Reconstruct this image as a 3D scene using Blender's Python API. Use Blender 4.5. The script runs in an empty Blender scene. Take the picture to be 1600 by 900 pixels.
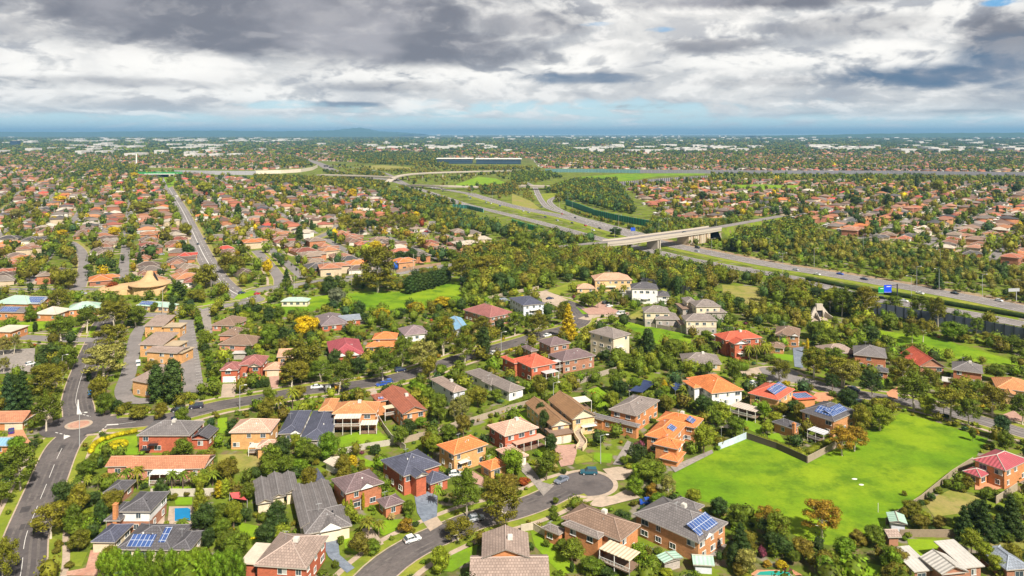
import bpy, math, random
import numpy as np
from mathutils import Vector, Matrix
random.seed(11); rng = np.random.default_rng(11)
sc = bpy.context.scene
COL = sc.collection
# ------------------------------------------------------------------ camera, sky, sun, exposure
CAMH, F, U0, V0 = 95.0, 1181.0, 800.0, 207.0
cam_d = bpy.data.cameras.new("camera"); cam = bpy.data.objects.new("camera", cam_d); COL.objects.link(cam)
cam.location = (0, 0, CAMH); cam.rotation_euler = (math.radians(90), 0, 0)
cam_d.sensor_width = 36; cam_d.lens = 36*F/1600; cam_d.shift_y = -(450-V0)/1600
cam_d.clip_start = 1; cam_d.clip_end = 200000
sc.camera = cam
sc.view_settings.view_transform = 'Standard'; sc.view_settings.look = 'None'
sc.view_settings.exposure = 0.84; sc.view_settings.gamma = 1; sc.view_settings.use_curve_mapping = False
sc.cycles.max_bounces = 4; sc.cycles.diffuse_bounces = 2; sc.cycles.glossy_bounces = 2; sc.cycles.volume_bounces = 0
sc.cycles.transmission_bounces = 2; sc.cycles.transparent_max_bounces = 4; sc.cycles.caustics_reflective = False
SUN_ELEV, SUN_ROT = 46.0, 150.0        # sun high behind the camera, to its right
w = bpy.data.worlds.new("World"); sc.world = w; w.use_nodes = True
nt = w.node_tree; nt.nodes.clear()
class NT:
    "tiny helper for node trees"
    def __init__(s, t): s.t = t
    def n(s, typ, **k):
        x = s.t.nodes.new(typ)
        for a, b in k.items(): setattr(x, a, b)
        return x
    def put(s, sock, v):
        if v is None: return
        if hasattr(v, 'is_linked') or isinstance(v, bpy.types.NodeSocket): s.t.links.new(v, sock)
        else: sock.default_value = v
    def math(s, op, a, b=None, c=None, clamp=False):
        x = s.n('ShaderNodeMath', operation=op); x.use_clamp = clamp
        s.put(x.inputs[0], a); s.put(x.inputs[1], b)
        if c is not None: s.put(x.inputs[2], c)
        return x.outputs[0]
    def mix(s, f, a, b):
        x = s.n('ShaderNodeMix', data_type='RGBA')
        s.put(x.inputs[0], f); s.put(x.inputs[6], a); s.put(x.inputs[7], b)
        return x.outputs[2]
    def ramp(s, v, lo, hi, smooth=True):
        x = s.n('ShaderNodeMapRange', interpolation_type='SMOOTHSTEP' if smooth else 'LINEAR')
        s.put(x.inputs[0], v); s.put(x.inputs[1], lo); s.put(x.inputs[2], hi)
        return x.outputs[0]
    def noise(s, vec, scale, detail=4, rough=0.5, dist=0.0):
        x = s.n('ShaderNodeTexNoise'); s.put(x.inputs['Vector'], vec)
        x.inputs['Scale'].default_value = scale; x.inputs['Detail'].default_value = detail
        x.inputs['Roughness'].default_value = rough; x.inputs['Distortion'].default_value = dist
        return x.outputs[0]
    def comb(s, x_, y_, z_=0.0):
        x = s.n('ShaderNodeCombineXYZ'); s.put(x.inputs[0], x_); s.put(x.inputs[1], y_); s.put(x.inputs[2], z_)
        return x.outputs[0]
def rgb(c): return (c[0], c[1], c[2], 1.0)
W = NT(nt)
out = W.n('ShaderNodeOutputWorld')
sky = W.n('ShaderNodeTexSky', sky_type='NISHITA', sun_disc=False)
sky.sun_elevation = math.radians(SUN_ELEV); sky.sun_rotation = math.radians(SUN_ROT); sky.altitude = 100
sky.air_density = 1.0; sky.dust_density = 0.6; sky.ozone_density = 2.5
bg_sky = W.n('ShaderNodeBackground'); nt.links.new(sky.outputs[0], bg_sky.inputs[0]); bg_sky.inputs[1].default_value = 0.105
tc = W.n('ShaderNodeTexCoord')
sep = W.n('ShaderNodeSeparateXYZ'); nt.links.new(tc.outputs['Generated'], sep.inputs[0])
dx, dy, dz = sep.outputs
az = W.math('ARCTAN2', dx, dy)
el = W.math('ARCSINE', dz)
elp = W.math('MAXIMUM', el, 0.0)
# cloud layers live on the dome in azimuth / height-above-horizon, squeezed towards the horizon as real decks are
hh = W.math('POWER', W.math('ADD', elp, 0.006), 0.7)
warpn = W.n('ShaderNodeTexNoise'); nt.links.new(W.comb(W.math('MULTIPLY', az, 1.5), W.math('MULTIPLY', hh, 6.0), 3.0), warpn.inputs['Vector']); warpn.inputs['Scale'].default_value = 3.0; warpn.inputs['Detail'].default_value = 4
wv = W.n('ShaderNodeVectorMath', operation='SCALE'); nt.links.new(warpn.outputs['Color'], wv.inputs[0]); wv.inputs['Scale'].default_value = 0.12
def coords(ax, hx, dh=0.0, seed=0.0):
    c_ = W.comb(W.math('MULTIPLY', az, ax), W.math('MULTIPLY', W.math('SUBTRACT', hh, dh), hx), seed)
    v_ = W.n('ShaderNodeVectorMath', operation='ADD'); nt.links.new(c_, v_.inputs[0]); nt.links.new(wv.outputs[0], v_.inputs[1]); return v_.outputs[0]
nA = W.noise(coords(1.5, 2.3), 4.2, 7, 0.5)
nAup = W.noise(coords(1.5, 2.3, -0.020), 4.2, 7, 0.5)
nB = W.noise(coords(1.9, 2.6, 0, 7.0), 12.0, 7, 0.55)
nBup = W.noise(coords(1.9, 2.6, -0.010, 7.0), 12.0, 7, 0.55)
nC = W.noise(coords(1.0, 3.0, 0, 4.0), 2.2, 3, 0.5)
warp = W.math('SUBTRACT', nA, 0.5)
warp2 = W.math('SUBTRACT', nB, 0.5)
def blob(u, v, hw, hv, soft=0.5, wp=1.5):
    a0 = math.atan((u-U0)/F); e0 = (V0-v)/F*math.cos(a0)
    ha = hw/F*math.cos(a0)**2; he = hv/F
    a = W.math('DIVIDE', W.math('SUBTRACT', az, a0), ha)
    e = W.math('DIVIDE', W.math('SUBTRACT', el, e0), he)
    r = W.math('SQRT', W.math('ADD', W.math('MULTIPLY', a, a), W.math('MULTIPLY', e, e)))
    r = W.math('ADD', r, W.math('MULTIPLY', warp, wp)); r = W.math('ADD', r, W.math('MULTIPLY', warp2, wp))
    return W.ramp(r, 1.0+soft, 1.0-soft)
def mx(*a):
    r = a[0]
    for b in a[1:]: r = W.math('MAXIMUM', r, b)
    return r
def M_(k, b): return W.math('MULTIPLY', b, k)
dark = mx(blob(260, 10, 270, 52, .5, 1.1), blob(480, 22, 330, 56, .5, 1.1), blob(610, 70, 220, 32, .5, 1.2), blob(400, 60, 240, 24, .5, 1.2), blob(1180, 2, 190, 13), M_(.7, blob(800, 38, 110, 22)),
          M_(.75, blob(1110, 72, 80, 11)), M_(.8, blob(915, 122, 90, 8)), blob(1480, 118, 150, 15), blob(1575, 82, 80, 42), M_(.5, blob(1330, 40, 120, 14)),
          M_(.75, blob(545, 163, 60, 4)), M_(.5, blob(990, 166, 60, 3)), M_(.5, blob(610, 135, 90, 8)), M_(.4, blob(30, 40, 90, 18)), M_(.45, blob(200, 128, 150, 7)), M_(.4, blob(1200, 128, 120, 7)), M_(.45, blob(1440, 178, 170, 5)))
bluish = mx(blob(1520, 115, 190, 34), blob(915, 125, 110, 12), blob(545, 164, 90, 8))
puffs = mx(blob(1390, 88, 110, 22, .3), blob(1120, 50, 80, 20, .3), blob(920, 98, 85, 22, .3), blob(60, 98, 90, 30), blob(650, 118, 190, 20), blob(640, 168, 26, 14, .3), blob(700, 178, 30, 10, .3),
           blob(1450, 25, 170, 22), blob(330, 148, 230, 14), blob(900, 20, 110, 22), blob(250, 105, 150, 20), blob(150, 178, 160, 7), blob(1450, 182, 200, 5), blob(1180, 95, 180, 14))
gaps = mx(blob(870, 172, 240, 13, .5, 2.0), blob(60, 190, 260, 9, .6, 2.0), blob(640, 190, 500, 8, .7, 1.8), M_(.6, blob(1030, 47, 20, 4, .4, 1.2)), M_(.5, blob(940, 39, 26, 3, .4, 1.2)), blob(1150, 192, 420, 8, .7, 1.8),
          blob(1565, 5, 26, 4, .4, 1.0), M_(.9, blob(430, 164, 60, 6)))
relief = W.math('ADD', W.math('MULTIPLY', W.math('SUBTRACT', nA, nAup), 9.0), W.math('MULTIPLY', W.math('SUBTRACT', nB, nBup), 4.0))
relief = W.math('MINIMUM', W.math('MAXIMUM', relief, -1.0), 1.0)
base = W.mix(W.ramp(nA, 0.34, 0.60), rgb((0.47, 0.48, 0.50)), rgb((0.70, 0.685, 0.665)))
base = W.mix(M_(.8, W.ramp(relief, 0.0, 1.0)), base, rgb((0.90, 0.87, 0.83)))
base = W.mix(M_(.45, W.ramp(relief, 0.0, -1.0)), base, rgb((0.36, 0.37, 0.41)))
base = W.mix(W.math('MULTIPLY', puffs, W.math('MULTIPLY', 0.85, W.ramp(W.math('ADD', nB, W.math('MULTIPLY', relief, .12)), 0.30, 0.56))), base, rgb((0.96, 0.93, 0.88)))
darkc = W.mix(bluish, rgb((0.175, 0.18, 0.215)), rgb((0.085, 0.15, 0.25)))
darkc = W.mix(W.ramp(nA, 0.42, 0.70), darkc, rgb((0.36, 0.355, 0.385)))
darkc = W.mix(M_(.35, W.ramp(relief, 0.1, 1.0)), darkc, rgb((0.42, 0.41, 0.42)))
cl = W.mix(M_(.96, dark), base, darkc)
veil = W.ramp(elp, 0.040, 0.0)
cl = W.mix(M_(.6, veil), cl, rgb((0.66, 0.78, 0.81)))
aircol = W.mix(W.ramp(elp, 0.02, 0.10), rgb((0.50, 0.72, 0.79)), rgb((0.09, 0.36, 0.68)))
cl = W.mix(M_(.85, W.math('MULTIPLY', gaps, W.ramp(nB, 0.64, 0.44))), cl, aircol)
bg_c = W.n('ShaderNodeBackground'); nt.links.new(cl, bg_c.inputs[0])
W.put(bg_c.inputs[1], W.math('SUBTRACT', 0.66, W.math('MULTIPLY', 0.38, W.ramp(el, 0.19, 0.5))))   # unseen sky overhead dimmed to lower the ambient light and deepen contrast
cover = W.math('SUBTRACT', 1.0, W.math('MULTIPLY', M_(.12, gaps), W.ramp(nB, 0.66, 0.46)))
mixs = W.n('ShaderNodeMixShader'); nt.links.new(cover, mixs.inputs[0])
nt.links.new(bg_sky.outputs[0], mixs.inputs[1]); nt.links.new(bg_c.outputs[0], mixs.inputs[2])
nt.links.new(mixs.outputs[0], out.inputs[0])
sun_d = bpy.data.lights.new("sun", 'SUN'); sun = bpy.data.objects.new("sun", sun_d); COL.objects.link(sun)
sun_d.energy = 4.7; sun_d.angle = math.radians(2.5); sun_d.color = (1.0, 0.93, 0.82)
# Nishita: rotation measured clockwise from +Y seen from above
sdir = Vector((math.sin(math.radians(SUN_ROT))*math.cos(math.radians(SUN_ELEV)), math.cos(math.radians(SUN_ROT))*math.cos(math.radians(SUN_ELEV)), math.sin(math.radians(SUN_ELEV))))
sun.rotation_euler = sdir.to_track_quat('Z', 'Y').to_euler(); sun.location = (0, 0, 300)

# ------------------------------------------------------------------ from photo position to the ground
TILES = dict(A=(0,640), B=(340,640), C=(680,640), D=(1000,640), E=(1200,640), F=(0,440), G=(340,440), H=(680,440), I=(960,440), J=(1200,440),
             K=(0,230), L=(400,230), M=(800,230), N=(1200,230))
TS = 3.4625
def px(t, x, y):
    if t == 'P': return (x, y)
    return (TILES[t][0]+x/TS, TILES[t][1]+y/TS)
def G(u, v, z=0.0):
    k = (CAMH-z)/(v-V0)
    return ((u-U0)*k, F*k)
def GT(t, x, y, z=0.0): return G(*px(t, x, y), z)
def pxscale(Y): return F/Y
# ------------------------------------------------------------------ materials
MATS = {}
def pmat(name, build):
    if name in MATS: return MATS[name]
    m = bpy.data.materials.new(name); m.use_nodes = True
    t = m.node_tree; b = t.nodes['Principled BSDF']
    b.inputs['Roughness'].default_value = 0.8; b.inputs['Specular IOR Level'].default_value = 0.25
    build(NT(t), b); MATS[name] = m
    return m
def varied(n, col, amt=0.3, scale=0.6, detail=3, vec=None, dark=None):
    "col shifted by noise"
    if vec is None: vec = n.n('ShaderNodeNewGeometry').outputs['Position']
    v = n.noise(vec, scale, detail, 0.6)
    hs = n.n('ShaderNodeHueSaturation'); n.put(hs.inputs['Color'], col)
    n.put(hs.inputs['Value'], n.math('ADD', 1.0-amt, n.math('MULTIPLY', v, 2*amt)))
    return hs.outputs[0]
def simple(name, c, rough=0.8, amt=0.18, scale=0.5, spec=0.25, metal=0.0):
    def b(n, p):
        n.put(p.inputs['Base Color'], varied(n, rgb(c), amt, scale)); p.inputs['Roughness'].default_value = rough
        p.inputs['Specular IOR Level'].default_value = spec; p.inputs['Metallic'].default_value = metal
    return pmat(name, b)
def objcolor(name, kind='tile', rough=0.8):
    "material whose base colour is the object's own colour"
    def b(n, p):
        oi = n.n('ShaderNodeObjectInfo'); col = oi.outputs['Color']
        geo = n.n('ShaderNodeNewGeometry').outputs['Position']
        if kind in ('tile', 'corr'):
            uv = n.n('ShaderNodeUVMap').outputs[0]
            s = n.n('ShaderNodeSeparateXYZ'); n.put(s.inputs[0], uv)
            if kind == 'tile':
                br = n.n('ShaderNodeTexBrick'); n.put(br.inputs['Vector'], uv); br.inputs['Scale'].default_value = 1.0
                br.inputs['Brick Width'].default_value = 0.62; br.inputs['Row Height'].default_value = 0.66; br.inputs['Mortar Size'].default_value = 0.075
                br.inputs['Mortar Smooth'].default_value = 0.4
                br.inputs['Color1'].default_value = (1.12,1.12,1.12,1); br.inputs['Color2'].default_value = (.86,.86,.86,1); br.inputs['Mortar'].default_value = (.62,.6,.58,1)
                mm = n.n('ShaderNodeMix', data_type='RGBA', blend_type='MULTIPLY'); mm.inputs[0].default_value = 1.0
                n.put(mm.inputs[6], col); n.put(mm.inputs[7], br.outputs[0]); col = mm.outputs[2]
            else:
                wv = n.math('SINE', n.math('MULTIPLY', s.outputs[0], 7.0))
                bp = n.n('ShaderNodeBump'); bp.inputs['Strength'].default_value = 0.6; bp.inputs['Distance'].default_value = 0.08; n.put(bp.inputs['Height'], wv)
                n.put(p.inputs['Normal'], bp.outputs[0])
        col = varied(n, col, 0.32, 0.3, 5); col = varied(n, col, 0.22, 2.2, 3)
        if kind == 'brick':
            uv = n.n('ShaderNodeUVMap').outputs[0]
            br = n.n('ShaderNodeTexBrick'); n.put(br.inputs['Vector'], uv); br.inputs['Scale'].default_value = 1.0
            br.inputs['Brick Width'].default_value = 0.5; br.inputs['Row Height'].default_value = 0.22; br.inputs['Mortar Size'].default_value = 0.02
            br.inputs['Color1'].default_value = (1.15,1.1,1.05,1); br.inputs['Color2'].default_value = (.8,.8,.8,1); br.inputs['Mortar'].default_value = (1.1,1.15,1.2,1)
            mm = n.n('ShaderNodeMix', data_type='RGBA', blend_type='MULTIPLY'); mm.inputs[0].default_value = 1.0
            n.put(mm.inputs[6], col); n.put(mm.inputs[7], br.outputs[0]); col = mm.outputs[2]
        n.put(p.inputs['Base Color'], col); p.inputs['Roughness'].default_value = rough
    return pmat(name, b)
M_TILE = objcolor('roof_tiles', 'tile', 0.75); M_CORR = objcolor('corrugated_metal', 'corr', 0.5)
M_BRICK = objcolor('brickwork', 'brick', 0.9); M_PLAIN = objcolor('plain_paint', 'plain', 0.7)
M_WHITE = simple('white_paint', (0.72, 0.70, 0.66), 0.6, 0.08); M_RIDGE = simple('ridge_mortar', (0.42, 0.36, 0.31), 0.9, 0.15, 2)
M_FASC = simple('gutter', (0.42, 0.38, 0.33), 0.6, 0.1)
def _glass(n, p):
    n.put(p.inputs['Base Color'], varied(n, rgb((0.05, 0.07, 0.085)), 0.6, 0.25)); p.inputs['Roughness'].default_value = 0.12; p.inputs['Specular IOR Level'].default_value = 0.8
M_GLASS = pmat('window_glass', _glass)
M_CURT = simple('curtained_glass', (0.42, 0.42, 0.40), 0.25, 0.25, 0.8, 0.6)
def _solar(n, p):
    uv = n.n('ShaderNodeUVMap').outputs[0]
    br = n.n('ShaderNodeTexBrick'); n.put(br.inputs['Vector'], uv); br.offset = 0; br.inputs['Scale'].default_value = 1
    br.inputs['Brick Width'].default_value = 1.0; br.inputs['Row Height'].default_value = 1.65; br.inputs['Mortar Size'].default_value = 0.05
    br.inputs['Color1'].default_value = (.035,.07,.21,1); br.inputs['Color2'].default_value = (.05,.10,.27,1); br.inputs['Mortar'].default_value = (.5,.53,.58,1)
    n.put(p.inputs['Base Color'], br.outputs[0]); p.inputs['Roughness'].default_value = 0.18; p.inputs['Specular IOR Level'].default_value = 0.7
M_SOLAR = pmat('solar_cells', _solar)
M_TIMBER = simple('weathered_timber', (0.20, 0.13, 0.09), 0.9, 0.3, 1.5); M_CONC = simple('concrete', (0.42, 0.37, 0.31), 0.9, 0.15, 0.8)
M_DARK = simple('dark_metal', (0.03, 0.03, 0.035), 0.5, 0.1); M_GALV = simple('galvanised_steel', (0.38, 0.39, 0.40), 0.4, 0.1, 1, 0.4)
M_TRUNK = simple('bark', (0.16, 0.12, 0.085), 0.95, 0.35, 2.0); M_GUM = simple('pale_gum_bark', (0.50, 0.44, 0.35), 0.9, 0.35, 1.5)
def _leaf(n, p, attr=False):
    if attr: col = n.n('ShaderNodeVertexColor').outputs[0]
    else: col = n.n('ShaderNodeObjectInfo').outputs['Color']
    g = n.n('ShaderNodeNewGeometry')
    r = g.outputs['Random Per Island']
    hs = n.n('ShaderNodeHueSaturation'); n.put(hs.inputs['Color'], col)
    n.put(hs.inputs['Value'], n.math('ADD', 0.5, n.math('MULTIPLY', r, 1.0)))
    n.put(hs.inputs['Hue'], n.math('ADD', 0.488, n.math('MULTIPLY', r, 0.024)))
    c = varied(n, hs.outputs[0], 0.3, 0.45, 2)
    n.put(p.inputs['Base Color'], c); p.inputs['Roughness'].default_value = 0.6; p.inputs['Specular IOR Level'].default_value = 0.2
    tr = n.n('ShaderNodeBsdfTranslucent'); n.put(tr.inputs[0], c)
    mixn = n.n('ShaderNodeMixShader'); mixn.inputs[0].default_value = 0.25
    o = [x for x in n.t.nodes if x.type == 'OUTPUT_MATERIAL'][0]
    n.t.links.new(p.outputs[0], mixn.inputs[1]); n.t.links.new(tr.outputs[0], mixn.inputs[2]); n.t.links.new(mixn.outputs[0], o.inputs[0])
M_LEAF = pmat('leaves', _leaf)
M_LEAFV = pmat('leaves_mass', lambda n, p: _leaf(n, p, True))
def _attr(n, p):
    c = n.n('ShaderNodeVertexColor').outputs[0]
    n.put(p.inputs['Base Color'], varied(n, c, 0.2, 0.25, 3)); p.inputs['Roughness'].default_value = 0.85
M_ATTR = pmat('suburb_surfaces', _attr)
def ground_mat(name, cols, s1, s2, rough=0.95, bump=0.0):
    "three colours mixed by broad and by fine noise"
    def b(n, p):
        pos = n.n('ShaderNodeNewGeometry').outputs['Position']
        c = n.mix(n.ramp(n.noise(pos, s1, 5, 0.6), 0.36, 0.64), rgb(cols[0]), rgb(cols[1]))
        c = n.mix(n.ramp(n.noise(pos, s2, 5, 0.65), 0.42, 0.7), c, rgb(cols[2]))
        c = varied(n, varied(n, c, 0.28, 1.1, 5), 0.12, 0.25, 6)
        n.put(p.inputs['Base Color'], c); p.inputs['Roughness'].default_value = rough; p.inputs['Specular IOR Level'].default_value = 0.1
    return pmat(name, b)
def _ground(n, p):
    pos = n.n('ShaderNodeNewGeometry').outputs['Position']
    c = n.mix(n.ramp(n.noise(pos, 0.05, 4, 0.6), 0.35, 0.6), rgb((0.075, 0.10, 0.02)), rgb((0.15, 0.20, 0.02)))
    c = n.mix(n.ramp(n.noise(pos, 0.19, 4, 0.6), 0.5, 0.68), c, rgb((0.18, 0.135, 0.075)))
    c = n.mix(n.ramp(n.noise(pos, 0.11, 2, 0.6), 0.6, 0.66), c, rgb((0.22, 0.19, 0.15)))
    s = n.n('ShaderNodeSeparateXYZ'); n.put(s.inputs[0], pos)
    vo = n.n('ShaderNodeTexVoronoi'); n.put(vo.inputs['Vector'], pos); vo.inputs['Scale'].default_value = 0.022
    far = n.mix(n.ramp(n.noise(pos, 0.006, 6, 0.65), 0.42, 0.62), rgb((0.05, 0.075, 0.025)), rgb((0.13, 0.11, 0.07)))
    far = n.mix(n.math('MULTIPLY', n.ramp(n.noise(pos, 0.02, 4, 0.7), 0.55, 0.68), 0.8), far, rgb((0.28, 0.24, 0.2)))
    c = n.mix(n.ramp(s.outputs[1], 1800.0, 3600.0), c, far)
    n.put(p.inputs['Base Color'], varied(n, c, 0.25, 0.8, 3)); p.inputs['Roughness'].default_value = 1.0; p.inputs['Specular IOR Level'].default_value = 0.0
M_GROUND = pmat('garden_ground', _ground)
M_LAWN = ground_mat('lawn', ((0.15, 0.27, 0.012), (0.21, 0.31, 0.014), (0.12, 0.20, 0.015)), 0.035, 0.12)
M_FIELD = ground_mat('field_grass', ((0.115, 0.225, 0.009), (0.205, 0.295, 0.012), (0.078, 0.155, 0.009)), 0.03, 0.10)
M_DRY = ground_mat('dry_grass', ((0.24, 0.24, 0.04), (0.30, 0.23, 0.10), (0.16, 0.19, 0.03)), 0.05, 0.2)
M_VERGE = ground_mat('verge_grass', ((0.17, 0.22, 0.02), (0.27, 0.27, 0.04), (0.13, 0.17, 0.02)), 0.06, 0.25)
M_SOIL = ground_mat('bare_soil', ((0.30, 0.20, 0.13), (0.36, 0.26, 0.18), (0.17, 0.15, 0.06)), 0.05, 0.3)
M_ASPH = ground_mat('asphalt', ((0.10, 0.088, 0.088), (0.145, 0.125, 0.12), (0.085, 0.075, 0.075)), 0.05, 0.16)
M_ASPH2 = ground_mat('freeway_asphalt', ((0.20, 0.18, 0.175), (0.24, 0.215, 0.205), (0.17, 0.155, 0.15)), 0.02, 0.1)
M_FOOT = ground_mat('footpath_concrete', ((0.40, 0.31, 0.235), (0.46, 0.36, 0.28), (0.33, 0.27, 0.21)), 0.1, 0.5)
M_PAINT = simple('road_paint', (0.62, 0.60, 0.57), 0.7, 0.2, 0.7)
# ------------------------------------------------------------------ mesh building
class MB:
    def __init__(s): s.v = []; s.f = []; s.m = []
    def poly(s, pts, m=0):
        i = len(s.v); s.v += [tuple(p) for p in pts]; s.f.append(tuple(range(i, i+len(pts)))); s.m.append(m)
    def box(s, c, size, m=0, rz=0.0):
        cx, cy, cz = c; a, b, h = size[0]/2, size[1]/2, size[2]/2
        co, si = math.cos(rz), math.sin(rz); i = len(s.v)
        for z in (-h, h):
            for x, y in ((-a,-b),(a,-b),(a,b),(-a,b)): s.v.append((cx+x*co-y*si, cy+x*si+y*co, cz+z))
        for q in ((0,3,2,1),(4,5,6,7),(0,1,5,4),(1,2,6,5),(2,3,7,6),(3,0,4,7)):
            s.f.append(tuple(i+k for k in q)); s.m.append(m)
    def bar(s, p, q, r, m=0, n=4, r2=None):
        "tapered rod p -> q"
        p, q = Vector(p), Vector(q); d = (q-p)
        if d.length < 1e-6: return
        d.normalize(); a = d.orthogonal().normalized(); b = d.cross(a); i = len(s.v); r2 = r if r2 is None else r2
        for c, rr in ((p, r), (q, r2)):
            for k in range(n):
                t = 2*math.pi*(k+.5)/n; s.v.append(tuple(c+(a*math.cos(t)+b*math.sin(t))*rr))
        for k in range(n):
            s.f.append((i+k, i+(k+1)%n, i+n+(k+1)%n, i+n+k)); s.m.append(m)
        s.f.append(tuple(i+k for k in reversed(range(n)))); s.m.append(m); s.f.append(tuple(i+n+k for k in range(n))); s.m.append(m)
    def extrude(s, ring, z0, z1, m=0, mtop=None):
        n = len(ring); i = len(s.v)
        for z in (z0, z1): s.v += [(p[0], p[1], z) for p in ring]
        for k in range(n): s.f.append((i+k, i+(k+1)%n, i+n+(k+1)%n, i+n+k)); s.m.append(m)
        s.f.append(tuple(i+n+k for k in range(n))); s.m.append(m if mtop is None else mtop)
    def mesh(s, name, mats):
        me = bpy.data.meshes.new(name); me.from_pydata(s.v, [], s.f)
        mats = mats if isinstance(mats, (list, tuple)) else [mats]
        for m in mats: me.materials.append(m)
        me.polygons.foreach_set('material_index', s.m)
        uv = me.uv_layers.new(name='UVMap'); d = []
        for p in me.polygons:
            nrm = p.normal
            ux = Vector((-nrm.y, nrm.x, 0)) if abs(nrm.z) < 0.999 else Vector((1, 0, 0))
            ux.normalize(); vx = nrm.cross(ux)
            for vi in p.vertices:
                c = me.vertices[vi].co; d += [c.dot(ux), c.dot(vx)]
        uv.data.foreach_set('uv', d); me.update()
        return me
    def build(s, name, mats, parent=None, color=None, loc=None, rz=0.0):
        return place(name, s.mesh(name, mats), parent, color, loc, rz)
def place(name, me, parent=None, color=None, loc=None, rz=0.0, scale=None):
    o = bpy.data.objects.new(name, me); COL.objects.link(o); o.parent = parent
    if loc is not None: o.location = loc
    if rz: o.rotation_euler = (0, 0, rz)
    if scale is not None: o.scale = scale
    if color is not None: o.color = rgb(color)
    return o
def empty(name, loc, rz=0.0):
    o = bpy.data.objects.new(name, None); COL.objects.link(o); o.location = loc; o.rotation_euler = (0, 0, rz); o.empty_display_size = 1
    return o
def tag(o, label=None, cat=None, group=None, kind=None):
    if label: o['label'] = label
    if cat: o['category'] = cat
    if group: o['group'] = group
    if kind: o['kind'] = kind
    return o
ORD = ['', 'second', 'third', 'fourth', 'fifth', 'sixth', 'seventh', 'eighth', 'ninth', 'tenth', 'eleventh', 'twelfth', 'thirteenth', 'fourteenth', 'fifteenth',
       'sixteenth', 'seventeenth', 'eighteenth', 'nineteenth', 'twentieth'] + ['twenty-'+x for x in ('first','second','third','fourth','fifth','sixth','seventh','eighth','ninth')] + ['thirtieth']
ORD += ['thirty-'+x for x in ('first','second','third','fourth','fifth','sixth','seventh','eighth','ninth')] + ['fortieth'] + ['forty-'+x for x in ('first','second','third','fourth','fifth','sixth','seventh','eighth','ninth')]
LAND = []      # (short name, x, y): what labels may point to
PENDING = []   # (object, look, x, y): labelled at the end by what stands nearby
# ------------------------------------------------------------------ occupancy map, 1 m cells: 1 road, 2 building, 4 kept open
GX0, GY0, GNX, GNY = -2600, 120, 5200, 3300
OCC = np.zeros((GNX, GNY), np.uint8)
def inpoly(px_, py_, poly):
    r = np.zeros(np.shape(px_), bool); n = len(poly)
    for i in range(n):
        x1, y1 = poly[i]; x2, y2 = poly[(i+1) % n]
        if y1 == y2: continue
        c = ((y1 > py_) != (y2 > py_)) & (px_ < (x2-x1)*(py_-y1)/(y2-y1)+x1)
        r ^= c
    return r
def stamp(poly, bit):
    xs = [p[0] for p in poly]; ys = [p[1] for p in poly]
    i0, i1 = max(0, int(min(xs)-GX0)-1), min(GNX, int(max(xs)-GX0)+2); j0, j1 = max(0, int(min(ys)-GY0)-1), min(GNY, int(max(ys)-GY0)+2)
    if i1 <= i0 or j1 <= j0: return
    X, Y = np.meshgrid(np.arange(i0, i1)+GX0+.5, np.arange(j0, j1)+GY0+.5, indexing='ij')
    OCC[i0:i1, j0:j1][inpoly(X, Y, poly)] |= bit
def occ(x, y, bits=7):
    i = np.clip((np.asarray(x)-GX0).astype(int), 0, GNX-1); j = np.clip((np.asarray(y)-GY0).astype(int), 0, GNY-1)
    return (OCC[i, j] & bits) > 0
def occ_r(x, y, r, bits=7):
    "is anything within r of the point"
    b = occ(x, y, bits)
    for k in range(6):
        a = k*math.pi/3; b = b | occ(np.asarray(x)+r*math.cos(a), np.asarray(y)+r*math.sin(a), bits)
    return b
# ------------------------------------------------------------------ ribbons: roads, kerbs, paths
def smooth(pts, step=4.0):
    P = [Vector(p) for p in pts]; P = [P[0]*2-P[1]]+P+[P[-1]*2-P[-2]]; out_ = []
    for i in range(1, len(P)-2):
        a, b, c, d = P[i-1:i+3]; n = max(2, int((c-b).length/step))
        for k in range(n):
            t = k/n; out_.append(0.5*((2*b)+(c-a)*t+(2*a-5*b+4*c-d)*t*t+(3*b-a-3*c+d)*t**3))
    out_.append(P[-2]); return out_
def offset(line, o):
    r = []
    for i, p in enumerate(line):
        a = line[max(0, i-1)]; b = line[min(len(line)-1, i+1)]; d = (b-a).normalized(); r.append(Vector((p.x-d.y*o, p.y+d.x*o)))
    return r
def ribbon(mb, line, o1, o2, z, m=0, skip=None, thick=0.0, zf=None):
    A, B = offset(line, o1), offset(line, o2)
    for i in range(len(line)-1):
        if skip is not None and skip((A[i]+B[i]+A[i+1]+B[i+1])/4): continue
        za = z if zf is None else zf[i]+z; zb = z if zf is None else zf[i+1]+z
        q = [(A[i].x, A[i].y, za), (B[i].x, B[i].y, za), (B[i+1].x, B[i+1].y, zb), (A[i+1].x, A[i+1].y, zb)]
        if o2 > o1: q.reverse()
        mb.poly(q, m)
        if thick:
            for s0, s1 in ((0, 1), (1, 2), (2, 3), (3, 0)):
                a, b = q[s0], q[s1]; mb.poly([(a[0], a[1], a[2]-thick), (b[0], b[1], b[2]-thick), b, a], m)
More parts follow.
